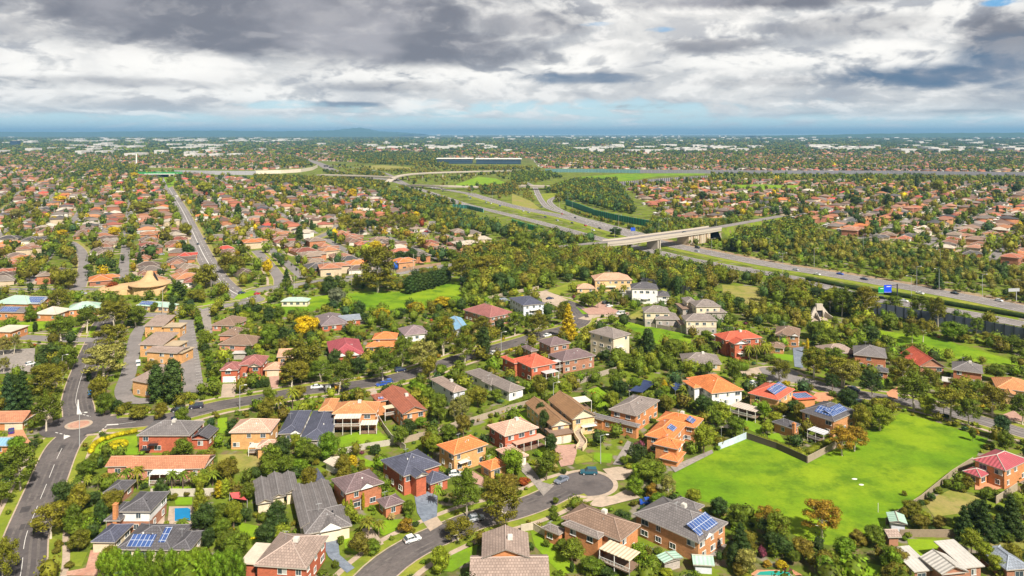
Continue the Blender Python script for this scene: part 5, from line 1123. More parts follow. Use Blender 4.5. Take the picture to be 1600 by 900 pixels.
fence('grey garden fence along the lane beside the paddock', [('L',0,785),('L',230,760),('L',520,725)], 1.6, (.24,.22,.2))
# ---- lamps and poles
def lamp(t, x, y, h, arm=1.6, double=False, label='', cat='street lamp', name='street_lamp', dr=1):
    g = GT(t, x, y); e = empty(name, (g[0], g[1], 0))
    mb = MB(); mb.bar((0, 0, 0), (0, 0, h), .12, r2=.07, n=6); mb.build('pole', M_GALV, e)
    for s in ((-1, 1) if double else (dr,)):
        mb = MB(); mb.bar((0, 0, h), (s*arm, 0, h+.35), .05); mb.build('arm', M_GALV, e)
        mb = MB(); mb.box((s*(arm+.35), 0, h+.36), (.85, .34, .16)); mb.build('lamp_head', M_WHITE, e)
    tag(e, label, cat); return e
for t, x, y, h, lb in (('A',430,200,10,'slim street lamp at the foot of the roundabout'), ('G',120,690,8,'slim street lamp opposite the white garage door'), ('H',357,388,9,'street lamp by the white parked hatchback'), ('C',895,292,8,'street lamp on the cul-de-sac lawn behind the big car'),
                    ('J',950,735,7,'short street lamp by the road above the playing field'), ('F',337,495,7,'street lamp beside the car park trees'), ('H',640,640,6,'garden lamp post behind the brown gabled house')):
    lamp(t, x, y, h, label=lb)
fl = [('N',80,678,1),('N',250,648,0),('N',10,585,0),('N',515,560,0),('N',932,655,0),('N',805,762,0),('N',926,777,0),('N',1160,812,0),('N',775,822,0),('M',1080,586,0),('M',430,492,0),('M',795,472,0),('M',840,462,1),('M',1030,438,1),('M',1105,456,1),('M',577,440,0),('M',556,524,1),('M',327,350,0),('M',256,330,0),('M',302,302,0),('L',1165,262,1),('L',1280,292,0),('P',705,270,0),('P',660,283,0),('P',840,262,0),('P',1045,262,0)]
for i, (t, x, y, db) in enumerate(fl):
    g = GT(t, x, y); e = lamp(t, x, y, 13, 2.2, bool(db), 'x', 'light pole', 'freeway_light_pole', 1 if i % 2 else -1); e['group'] = 'light poles along the freeway'
    PENDING.append((e, 'tall %sfreeway light pole' % ('double-armed ' if db else ''), g[0], g[1]))
for t, x, y, h, lb in (('K',880,905,13.5,'tall power pole in front of the low mint-roofed building'), ('K',1142,640+170,10,'power pole beside the bend of the avenue'), ('L',206,800,12,'tall pale power pole behind the small pavilion'), ('L',517,745,12,'power pole between the lane and the big paddock gum'), ('L',852,672,12,'power pole by the timber fence and blue ball'), ('L',335,320,12,'power pole in the middle of the far rooftops'), ('L',365,690,11,'power pole behind the lane houses')):
    g = GT(t, x, y); e = empty('power_pole', (g[0], g[1], 0)); mb = MB(); mb.bar((0, 0, 0), (0, 0, h), .17, r2=.12, n=6); mb.build('pole', M_CONC, e)
    mb = MB(); mb.box((0, 0, h-.6), (2.2, .12, .14)); mb.build('cross_arm', M_TIMBER, e); tag(e, lb, 'power pole')
g = GT('K', 738, 102); e = empty('monument_tower', (g[0], g[1]-.0, 0)); mb = MB(); mb.bar((0, 0, 0), (0, 0, 32), 2.2, r2=1.6, n=6); mb.build('shaft', M_WHITE, e); mb = MB(); mb.bar((0, 0, 32), (0, 0, 36), 1.2, r2=.1, n=6); mb.build('spire', M_WHITE, e); tag(e, 'slim white tower standing beyond the yellow trees', 'tower')
# freeway sign on its gantry
g = Vector(G(1402, 469)); e = empty('sign_gantry', (g.x, g.y, 0)); s0 = Vector(G(1380, 466)) - g; an = math.atan2(-s0.y, -s0.x)
mb = MB(); mb.box((0, 0, 4.6), (.5, .5, 9.2)); mb.build('column', M_DARK, e)
mb = MB(); mb.bar((0, 0, 8.8), (-10.5, -1.5, 7.4), .18); mb.build('arm', M_DARK, e)
for nm, x0, x1, c, z0, z1 in (('blue_sign_panel', -8.2, -4.0, (.01,.06,.65), 4.6, 8.9), ('green_sign_panel', -11.4, -8.3, (.02,.28,.07), 4.2, 7.8)):
    mb = MB(); mb.box(((x0+x1)/2, -1.4, (z0+z1)/2), (x1-x0, .12, z1-z0)); pn = mb.build(nm, objcolor('sign_paint', 'plain', .5), e, c)
    mb = MB(); mb.box(((x0+x1)/2+.4, -1.49, z1-.9), ((x1-x0)*.55, .03, .35)); mb.box(((x0+x1)/2-.1, -1.49, z0+.25), ((x1-x0)*.94, .03, .1)); mb.build('white_marking', M_WHITE, pn)
tag(e, 'blue and green direction sign hung from a dark post beside the freeway', 'road sign'); LAND.append(('the blue direction sign', g.x, g.y))
g = Vector(G(1588, 470)); e = empty('sign_gantry', (g.x, g.y, 0)); mb = MB(); mb.box((0, 0, 3), (.3, .3, 6)); mb.build('column', M_GALV, e); mb = MB(); mb.box((-1.5, -.3, 6.2), (7, .12, 1.8), 0, .15); mb.build('sign_panel', M_GALV, e); tag(e, 'grey sign panel seen from behind in the scrub by the freeway', 'road sign')
g = Vector(G(989, 372)); e = empty('road_sign', (g.x, g.y, 0)); mb = MB(); mb.box((0, 0, 4), (.25, .25, 8)); mb.build('post', M_GALV, e); mb = MB(); mb.box((0, -.2, 8), (4, .12, 3)); mb.build('sign_panel', objcolor('sign_paint', 'plain', .5), e, (.02, .08, .5)); tag(e, 'small blue road sign beside the freeway near the bridge', 'road sign')
# small things on the grass
for t, x, y, lb, sz in (('E',468,377,'flat white marker on the grass, upper of two',(1.5,.7,.12)), ('E',505,408,'flat white marker on the grass, lower of two',(1.3,.7,.12))):
    g = GT(t, x, y, .03); mb = MB(); n = 10; mb.extrude([(sz[0]/2*math.cos(k*.628), sz[1]/2*math.sin(k*.628)) for k in range(n)], 0.01, .14); o = mb.build('ground_marker', M_WHITE, None, None, (g[0], g[1], .04)); tag(o, lb, 'ground marker')
g = GT('E', 596, 556); e = empty('tree_stake', (g[0], g[1], .03)); mb = MB(); mb.bar((0,0,0),(0,0,2.3),.07); mb.build('stake', M_WHITE, e); tag(e, 'lone pale stake standing in the playing field', 'stake')
g = GT('L', 762, 662); mb = lathe([(.01,0),(1.6,.6),(2.5,1.8),(2.8,3.0),(2.5,4.2),(1.6,5.3),(.01,5.9)], 16); o = mb.build('blue_ball', simple('blue_vinyl', (.02,.12,.6), .4), None, None, (g[0], g[1], 0)); tag(o, 'big round blue ball in a garden behind the paddock hedge', 'ball')
# shade sails and a tent
def sail(label, pts, col, h=(3, 2.3, 3, 2.3)):
    g = [Vector(GT(t, x, y, hz)) for (t, x, y), hz in zip(pts, h)]; c = g[0]; e = empty('shade_sail', (c.x, c.y, 0)); mb = MB()
    n = 6; P = [[(g[0]*(1-i/n)*(1-j/n)+g[1]*(i/n)*(1-j/n)+g[2]*(i/n)*(j/n)+g[3]*(1-i/n)*(j/n))-c for j in range(n+1)] for i in range(n+1)]
    Z = [[(h[0]*(1-i/n)*(1-j/n)+h[1]*(i/n)*(1-j/n)+h[2]*(i/n)*(j/n)+h[3]*(1-i/n)*(j/n))-.5*math.sin(math.pi*i/n)*math.sin(math.pi*j/n) for j in range(n+1)] for i in range(n+1)]
    for i in range(n):
        for j in range(n): mb.poly([(P[a][b].x, P[a][b].y, Z[a][b]) for a, b in ((i,j),(i+1,j),(i+1,j+1),(i,j+1))])
    mb.build('fabric', objcolor('sail_cloth', 'plain', .8), e, col)
    pm = MB()
    for q, hz in zip(g, h): m_ = MB(); m_.bar((q.x-c.x, q.y-c.y, 0), (q.x-c.x, q.y-c.y, hz+.1), .05); m_.build('post', M_GALV, e)
    tag(e, label, 'shade sail')
sail('cream shade sail stretched beside the metal panel fence', [('D',440,95),('D',490,68),('D',560,98),('D',500,105)], (.62,.52,.38))
sail('dark navy shade sail beside the clipped formal garden', [('H',1050,590),('H',1130,530),('H',1195,545),('H',1120,600)], (.03,.045,.11))
sail('dark navy shade sail behind the white orange-roofed house', [('I',300,560),('I',340,540),('I',370,570),('I',330,590)], (.03,.05,.13))
sail('red shade sail beside the sprawling grey-tiled house', [('B',65,450),('B',120,445),('B',160,490),('B',80,480)], (.55,.09,.09))
# curved stair of the gabled house
c0 = Vector(GT('C', 800, 165)); e = empty('garden_stair', (c0.x, c0.y, 0))
pts = [('C',790,105,2.6),('C',770,130,2.1),('C',785,160,1.5),('C',800,185,1.0),('C',780,215,.3)]
L = smooth([Vector((*GT(p[0], p[1], p[2], p[3]), p[3])) for p in pts], .35)
for i, p in enumerate(L[:-1]):
    if i % 2: continue
    d = L[i+1]-p; m_ = MB(); m_.box((p.x-c0.x, p.y-c0.y, p.z-.25), (2.0, .75, .5), 0, math.atan2(d.y, d.x)+math.pi/2); m_.build('step', M_FOOT, e)
for s in (-1, 1):
    l2 = offset([Vector((p.x-c0.x, p.y-c0.y)) for p in L], s*1.1); mb = MB(); ribbon(mb, l2, -.12, .12, .9, thick=1.3, zf=[p.z for p in L]); mb.build('balustrade', simple('cream_render', (.58,.45,.28), .9), e)
tag(e, 'curved cream stair with solid balustrades descending to the brick-paved driveway', 'stair')
# white dinghy-like sculpture / boat at the left edge on a trailer
def hull(L_, B_, H_):
    mb = MB(); n = 9; secs = []
    for i in range(n):
        t = i/(n-1); wd = B_/2*(1-t**3.2)*(.85+.15*min(1, t*4)); hh_ = H_*(.85+.25*t*t); x = -L_/2+L_*t
        secs.append([(x, -wd, hh_), (x, -wd*.8, hh_*.35), (x, 0, 0.0+.15*t), (x, wd*.8, hh_*.35), (x, wd, hh_)])
    for a, b in zip(secs, secs[1:]):
        for j in range(4): mb.poly([a[j], b[j], b[j+1], a[j+1]])
        mb.poly([a[4], b[4], (b[4][0], 0, b[4][2]-.25), (a[4][0], 0, a[4][2]-.25)]); mb.poly([(a[0][0], 0, a[0][2]-.25), (b[0][0], 0, b[0][2]-.25), b[0], a[0]])
    mb.poly(secs[0][::-1]); return mb
p, q = Vector(GT('A', 8, 462)), Vector(GT('A', 52, 395)); an = math.atan2((q-p).y, (q-p).x); c = (p+q)/2
e = empty('boat_trailer', (c.x, c.y, .12), an); mb = MB()
mb.box((0, -.8, .45), (5.4, .1, .12)); mb.box((0, .8, .45), (5.4, .1, .12)); mb.box((-1.2, 0, .45), (.12, 1.8, .12)); mb.bar((2.6, 0, .45), (3.9, 0, .5), .06); mb.build('frame', M_GALV, e)
wm = lathe([(.01, -.1), (.3, -.1), (.33, 0), (.3, .1), (.01, .1)], 14).mesh('wheel', M_DARK)
for s in (-1, 1): w_ = place('wheel', wm, e, None, (-1.0, s*1.05, .33)); w_.rotation_euler = (math.pi/2, 0, 0)
tag(e, 'galvanised boat trailer parked in the driveway by the left verge', 'trailer')
o = hull(5.6, 2.1, 1.1).build('boat', M_WHITE, None, None, (c.x, c.y, .66), an); tag(o, 'white open motor boat resting on its trailer at the roadside', 'boat')
# ---- vehicles
M_CAR = pmat('car_paint', lambda n, p: (n.put(p.inputs['Base Color'], n.n('ShaderNodeObjectInfo').outputs['Color']), setattr(p.inputs['Roughness'], 'default_value', .22), setattr(p.inputs['Specular IOR Level'], 'default_value', .6)))
def loft(sec, mb, m=0):
    for a, b in zip(sec, sec[1:]):
        n = len(a)
        for j in range(n-1): mb.poly([a[j], b[j], b[j+1], a[j+1]], m)
    mb.poly(sec[0][::-1], m); mb.poly(sec[-1], m)
CARS = {
 'hatchback': dict(L=4.1, W=1.72, prof=[(-2.05,.35,.62),(-1.98,.3,.92),(-1.2,.27,.98),(.75,.27,.95),(1.75,.28,.82),(2.0,.32,.6)], cab=[(-1.95,.95,1.0),(-1.45,1.40,.86),(.1,1.46,.88),(.95,.95,.98)], r=.31),
 'sedan': dict(L=4.6, W=1.78, prof=[(-2.3,.35,.66),(-2.22,.3,.95),(-1.3,.27,.98),(.9,.27,.94),(2.05,.28,.80),(2.28,.32,.58)], cab=[(-1.65,.96,1.0),(-.95,1.38,.86),(.3,1.42,.87),(1.2,.94,.98)], r=.32),
 'four_wheel_drive': dict(L=4.85, W=1.9, prof=[(-2.4,.45,.8),(-2.34,.4,1.12),(-1.4,.38,1.15),(.9,.38,1.12),(2.2,.4,1.0),(2.42,.45,.75)], cab=[(-2.3,1.13,1.0),(-2.05,1.76,.88),(.35,1.80,.88),(1.15,1.12,.98)], r=.38),
 'van': dict(L=4.9, W=1.85, prof=[(-2.45,.4,.8),(-2.4,.35,1.2),(-1.3,.33,1.25),(1.3,.33,1.25),(2.2,.35,1.1),(2.42,.4,.7)], cab=[(-2.4,1.2,1.0),(-2.3,1.92,.92),(1.0,1.95,.92),(1.9,1.15,.96)], r=.34)}
CARP = {}
def car_proto(k):
    if k in CARP: return CARP[k]
    s = CARS[k]; W_ = s['W']/2
    mb = MB(); sec = []
    for x, zb, zt in s['prof']:
        e_ = .86 if abs(x) > s['L']*.45 else 1.0; sec.append([(x, -W_*e_*.96, zb), (x, -W_*e_, (zb+zt)/2), (x, -W_*e_*.93, zt), (x, 0, zt+.03), (x, W_*e_*.93, zt), (x, W_*e_, (zb+zt)/2), (x, W_*e_*.96, zb), (x, -W_*e_*.96, zb)])
    loft(sec, mb)
    c = s['cab']; T0, T1 = c[1], c[2]     # painted roof
    P = [(T0[0], -W_*.84*T0[2]/.87, T0[1]), (T1[0], -W_*.84, T1[1]), (T1[0], W_*.84, T1[1]), (T0[0], W_*.84*T0[2]/.87, T0[1])]
    mb.poly([(p[0], p[1], p[2]+.035) for p in P]); 
    for i in range(4): a, b = P[i], P[(i+1) % 4]; mb.poly([(a[0], a[1], a[2]-.03), (b[0], b[1], b[2]-.03), (b[0], b[1], b[2]+.035), (a[0], a[1], a[2]+.035)])
    for xx in (T0[0]+.05, (T0[0]+T1[0])/2, T1[0]-.02):     # pillars
        for sg in (-1, 1): mb.bar((xx+(0 if xx < T1[0]-.1 else .25), sg*W_*.91, c[0][1]), (xx, sg*W_*.83, T0[1]), .045)
    body = mb.mesh('body', M_CAR)
    g = MB(); sec = []
    for x, z, _k in c:
        wv = W_*(.93 if z < T0[1]-.1 else .82); zb = c[0][1]-.05; sec.append([(x, -W_*.92, zb), (x, -wv, z), (x, wv, z), (x, W_*.92, zb)])
    loft(sec, g); glass = g.mesh('window_glass', M_GLASS)
    wh = lathe([(.01,-.1),(s['r']*.9,-.1),(s['r'],-.06),(s['r'],.06),(s['r']*.9,.1),(.01,.1)], 14).mesh('wheel', M_DARK); rim = lathe([(.01,-.03),(s['r']*.6,-.03),(s['r']*.6,.125),(.01,.125)], 10).mesh('rim', M_GALV)
    lt = MB(); lt.box((0,0,0),(.06,.34,.14)); lm = lt.mesh('headlight', M_WHITE)
    rl = MB(); rl.box((0,0,0),(.06,.3,.16)); tm_ = rl.mesh('tail_light', simple('red_lens', (.35,.01,.01), .3))
    CARP[k] = (body, glass, wh, rim, lm, tm_); return CARP[k]
def car(kind, col, t, x1, y1, x2, y2, label, z=0.0, detail=True, group=None, at=None):
    if at: c, an = at
    else:
        p, q = Vector(GT(t, x1, y1, z)), Vector(GT(t, x2, y2, z)); c = (p+q)/2; an = math.atan2((q-p).y, (q-p).x)
    s = CARS[kind]; b, g, wh, rim, lm, tl = car_proto(kind)
    e = empty('parked_car' if detail else 'moving_car', (c.x, c.y, z+.03), an)
    place('body', b, e, col); place('window_glass', g, e)
    if detail:
        for sx in (-1, 1):
            for sy in (-1, 1):
                w_ = place('wheel', wh, e, None, (sx*s['L']*.3, sy*(s['W']/2-.1), s['r'])); w_.rotation_euler = (-math.pi/2*sy, 0, 0); place('rim', rim, w_)
        zf = s['prof'][-1][2]
        for sy in (-1, 1): place('headlight', lm, e, None, (s['L']/2-.04, sy*s['W']*.32, zf)); place('tail_light', tl, e, None, (-s['L']/2+.02, sy*s['W']*.32, s['prof'][0][2]+.1))
    else:
        for sx in (-1, 1):
            for sy in (-1, 1): w_ = place('wheel', wh, e, None, (sx*s['L']*.3, sy*(s['W']/2-.1), s['r'])); w_.rotation_euler = (-math.pi/2*sy, 0, 0)
    tag(e, label, 'van' if kind == 'van' else 'car', group or ('parked cars' if detail else 'cars on the freeway'))
    return e
DB, WH, SV, BL_, BK, TL = (.02,.03,.08), (.68,.68,.67), (.38,.40,.43), (.02,.08,.42), (.02,.02,.025), (.02,.09,.13)
for a in (
 ('four_wheel_drive', TL,'C',876,350,786,350,'dark teal wagon parked at the top of the cul-de-sac head'), ('sedan', (.16,.18,.23),'C',712,378,654,404,'blue-grey sedan parked at the kerb before the cul-de-sac head'),
 ('hatchback', SV,'C',182,606,264,590,'silver hatchback parked on the cul-de-sac street under gum trees'), ('hatchback', WH,'B',1020,722,1088,702,'white hatchback at the kerb beside the narrow lawn'),
 ('sedan', BL_,'C',1108,512,1198,510,'bright blue low car in the driveway behind the grey-roofed house'), ('hatchback', WH,'C',85,360,140,356,'white hatchback in front of the bright orange-roofed garage'),
 ('hatchback', (.05,.25,.50),'F',488,622,494,594,'light blue hatchback driving up from the roundabout'), ('four_wheel_drive', BK,'F',996,700,934,706,'black four-wheel drive at the kerb, beyond the clinic shrubs'),
 ('four_wheel_drive', (.03,.03,.05),'F',1090,682,1034,688,'dark wagon parked ahead of the black four-wheel drive'), ('sedan', DB,'F',934,752,996,742,'dark blue sedan passing behind the red brick house roof'),
 ('hatchback', (.03,.03,.20),'F',62,832,60,804,'small dark blue car on the orange driveway'), ('sedan', WH,'G',504,580,570,574,'white sedan parked on the street beside the lopped branches'),
 ('hatchback', BL_,'G',938,546,900,552,'bright blue hatchback parked behind the gum trunk'), ('hatchback', (.02,.07,.36),'G',900,560,870,566,'darker blue hatchback, lower one of the close pair'),
 ('four_wheel_drive', DB,'G',966,490,1012,484,'dark blue wagon parked on the far kerb under gums'), ('sedan', WH,'H',580,304,632,290,'white sedan parked near the tall golden conifer'), ('hatchback', WH,'H',304,396,340,388,'small white hatchback near the street lamp and dark conifer'),
 ('van', WH,'H',1032,178,974,180,'white van in the villa driveway'), ('four_wheel_drive', BK,'H',900,126,946,118,'black wagon beside the palms of the villa'), ('hatchback', WH,'H',925,140,960,134,'white hatchback tucked beside the villa palms'),
 ('sedan', DB,'H',604,98,636,94,'dark sedan parked at the end of the court'), ('four_wheel_drive', SV,'I',704,590,776,572,'silver four-wheel drive beside the white orange-roofed house'), ('hatchback', WH,'I',730,562,780,550,'white hatchback half hidden behind the silver four-wheel drive'),
 ('sedan', DB,'J',446,584,480,594,'dark sedan under the street gums on the curve'), ('hatchback', BK,'J',464,652,512,650,'black hatchback outside the solar-covered hip roof house'), ('van', WH,'F',748,466,746,438,'white delivery van beside the clinic buildings'),
 ('sedan', (.03,.05,.12),'F',1195,65,1215,55,'dark sedan waiting at the avenue junction'), ('hatchback', (.5,.02,.02),'G',205,72,225,68,'red hatchback on the lane above the pavilion'), ('sedan', SV,'F',430,70,465,68,'silver sedan on the road by the church'),
 ('hatchback', DB,'K',1290,795,1325,790,'dark blue hatchback beside the avenue verge'), ('four_wheel_drive', BK,'F',205,205,245,205,'black wagon parked in front of the pale-roofed school building'), ('hatchback', WH,'F',150,455,180,448,'white hatchback in the grey school car park')):
    car(*a[:7], a[7])
# tree-lopping truck
p, q = Vector(GT('G', 700, 590)), Vector(GT('G', 592, 602)); an = math.atan2((q-p).y, (q-p).x); c = (p+q)/2; e = empty('tree_lopping_truck', (c.x, c.y, .03), an)
mb = MB(); mb.box((3.2, 0, 1.5), (1.8, 2.1, 1.9)); mb.box((3.0, 0, 2.52), (1.3, 1.9, .14)); mb.build('cab', M_CAR, e, WH)
mb = MB(); mb.box((4.12, 0, 1.9), (.05, 1.8, .8)); mb.box((3.3, -1.06, 1.9), (1.0, .04, .7)); mb.box((3.3, 1.06, 1.9), (1.0, .04, .7)); mb.build('window_glass', M_GLASS, e)
mb = MB(); mb.box((-1.0, 0, 1.0), (6.2, 2.1, .25)); mb.build('tray', M_DARK, e)
mb = MB(); mb.box((-.2, 0, 1.7), (2.2, 1.6, 1.1)); mb.bar((-.8, 0, 2.2), (-3.8, 0, 3.4), .22); mb.bar((-3.8, 0, 3.4), (-1.0, .4, 4.0), .18); mb.build('crane_arm', objcolor('machine_paint', 'plain', .5), e, (.55,.30,.02))
for sx in (-3.0, -1.6, 2.9):
    for sy in (-1, 1): w_ = place('wheel', CARP['four_wheel_drive'][2], e, None, (sx, sy*.95, .42)); w_.rotation_euler = (math.pi/2, 0, 0); w_.scale = (1.15, 1.15, 1.5)
tag(e, 'white-cabbed truck with yellow folding crane working under a gum tree', 'truck')
FC = [('N',265,692,WH,'sedan'),('J',360,62,WH,'hatchback'),('J',822,68,WH,'sedan'),('M',90,356,SV,'sedan'),('M',180,380,DB,'sedan'),('M',325,413,BK,'hatchback'),('M',397,427,(.5,.02,.02),'sedan'),('M',475,442,BK,'hatchback'),('M',342,384,BK,'sedan'),('M',160,326,DB,'sedan'),('M',125,260,WH,'hatchback'),
      ('M',270,364,(.5,.05,.02),'hatchback'),('M',1003,548,BK,'van'),('M',1000,566,SV,'sedan'),('L',1160,276,BL_,'sedan'),('L',1150,268,SV,'sedan'),('L',1270,306,WH,'sedan'),('L',1320,320,BL_,'hatchback'),('L',1245,300,SV,'sedan'),('M',535,455,BK,'sedan'),('J',735,110,WH,'sedan'),('N',520,718,DB,'sedan'),('N',150,668,SV,'hatchback'),('N',1010,795,BK,'sedan'),('N',1250,835,WH,'hatchback'),('J',620,95,BK,'hatchback'),('L',950,222,WH,'sedan'),('L',1010,240,BK,'sedan'),('L',760,215,SV,'sedan'),('M',60,348,WH,'hatchback'),('M',245,398,SV,'sedan'),('M',440,452,WH,'sedan'),('N',390,690,BL_,'sedan')]
for t, x, y, col, kd in FC:
    g = Vector(GT(t, x, y)); best = min(((L, i) for L, wd in FL for i in range(0, len(L)-1)), key=lambda q: (q[0][q[1]]-g).length); d = best[0][best[1]+1]-best[0][best[1]]
    e = car(kd, col, t, 0, 0, 0, 0, 'x', .13, False, at=(g, math.atan2(d.y, d.x)))
    PENDING.append((e, {DB:'dark blue',WH:'white',SV:'silver',BL_:'blue',BK:'black'}.get(col, 'red')+' '+('van' if kd == 'van' else 'car')+' on the freeway', g.x, g.y))
g = Vector(GT('M', 932, 464, 10.5)); e = car('sedan', BK, 'M', 0, 0, 0, 0, 'black car crossing the road bridge', 10.55, False, at=(g, ba))
g = Vector(GT('K', 1070, 527)); d = RL[5][0][20]-RL[5][0][10]; car('sedan', BK, 'K', 0, 0, 0, 0, 'black car driving along the long straight avenue', .03, False, at=(g, math.atan2(d.y, d.x)), group='cars on the avenue')
for k, (u, v, ww) in enumerate(((510,260.5,26),(518,262.5,22))):
    g = Vector(G(u, v)); e = empty('semi_trailer', (g.x, g.y, .12), 2.6); mb = MB(); mb.box((0,0,2.2),(13,2.5,2.9)); mb.build('trailer_box', M_DARK, e); mb = MB(); mb.box((8,0,1.7),(2.6,2.4,2.6)); mb.build('cab', M_CAR, e, DB)
    for sx in (-5,-3.8,5.5,8): mb = MB(); mb.box((sx,0,.5),(1,2.4,.95)); mb.build('wheel', M_DARK, e)
    tag(e, ['dark semi-trailer on the freeway fan, farther from the flyover','dark semi-trailer on the freeway fan, closer to the flyover'][k], 'truck', 'trucks on the freeway fan')
# ================================================================== TREES: prototypes made of leaf-sized faces
def ell(P, c, r):
    return np.asarray(c)+P*np.asarray(r)
def sph(n, rg):
    v = rg.normal(size=(n, 3)); return v/np.linalg.norm(v, axis=1, keepdims=True)
def leaves(lobes, per, size, rg, flat=0.45):
    "lobes: list of (centre, radii); leaf quads spread over each lobe's outer shell"
    C, N = [], []
    for c, r in lobes:
        r = np.asarray(r, float); n = int(per*(r[0]*r[1]+r[1]*r[2]+r[0]*r[2])/3)
        d = sph(n, rg); rad = rg.uniform(.72, 1.08, (n, 1)); C.append(np.asarray(c)+d*r*rad); nn_ = d/r; nn_ /= np.linalg.norm(nn_, axis=1, keepdims=True); N.append(nn_)
    C = np.concatenate(C); N = np.concatenate(N); n = len(C)
    N = N+rg.normal(size=(n, 3))*flat; N /= np.linalg.norm(N, axis=1, keepdims=True)
    a = np.cross(N, rg.normal(size=(n, 3))); a /= np.linalg.norm(a, axis=1, keepdims=True); b = np.cross(N, a)
    s = size*rg.uniform(.6, 1.25, (n, 1)); a *= s; b *= s*.62
    V = np.stack([C-a*.5-b*.35, C+a*.1-b*.5, C+a*.5+b*.3, C-a*.1+b*.5], 1)
    return V.reshape(-1, 3)
def quads_mesh(name, V, mat, extra=None, col=None):
    "V: 4 vertices per leaf"
    nq = len(V)//4; tri = None
    verts = V; loops = np.arange(nq*4); starts = np.arange(nq)*4; tot = np.full(nq, 4)
    if extra is not None:
        ev, ef = extra; o = len(verts); verts = np.concatenate([verts, ev]); loops = np.concatenate([loops, (ef+o).ravel()]); starts = np.concatenate([starts, nq*4+np.arange(len(ef))*3]); tot = np.concatenate([tot, np.full(len(ef), 3)])
    me = bpy.data.meshes.new(name); me.vertices.add(len(verts)); me.vertices.foreach_set('co', verts.astype(np.float32).ravel())
    me.loops.add(len(loops)); me.loops.foreach_set('vertex_index', loops.astype(np.int32)); me.polygons.add(len(starts)); me.polygons.foreach_set('loop_start', starts.astype(np.int32)); me.polygons.foreach_set('loop_total', tot.astype(np.int32))
    me.materials.append(mat)
    if col is not None:
        ca = me.color_attributes.new('Col', 'FLOAT_COLOR', 'POINT'); ca.data.foreach_set('color', col.astype(np.float32).ravel())
    me.update(); me.validate(); return me
_p = (1+5**.5)/2
ICV = np.array([(-1,_p,0),(1,_p,0),(-1,-_p,0),(1,-_p,0),(0,-1,_p),(0,1,_p),(0,-1,-_p),(0,1,-_p),(_p,0,-1),(_p,0,1),(-_p,0,-1),(-_p,0,1)], float); ICV /= np.linalg.norm(ICV[0])
ICF = np.array([(0,11,5),(0,5,1),(0,1,7),(0,7,10),(0,10,11),(1,5,9),(5,11,4),(11,10,2),(10,7,6),(7,1,8),(3,9,4),(3,4,2),(3,2,6),(3,6,8),(3,8,9),(4,9,5),(2,4,11),(6,2,10),(8,6,7),(9,8,1)])
def core(lobes, k, rg):
    v, f = [], []
    for i, (c, r) in enumerate(lobes): v.append(np.asarray(c)+ICV*np.asarray(r)*k*rg.uniform(.85, 1.1, (12, 1))); f.append(ICF+12*i)
    return np.concatenate(v), np.concatenate(f)
def limb_mesh(name, segs, mat):
    mb = MB()
    for p, q, r0, r1 in segs: mb.bar(p, q, r0, n=6, r2=r1)
    return mb.mesh(name, mat)
PROTO = {}     # kind -> list of (trunk mesh, crown mesh, nominal height, nominal width)
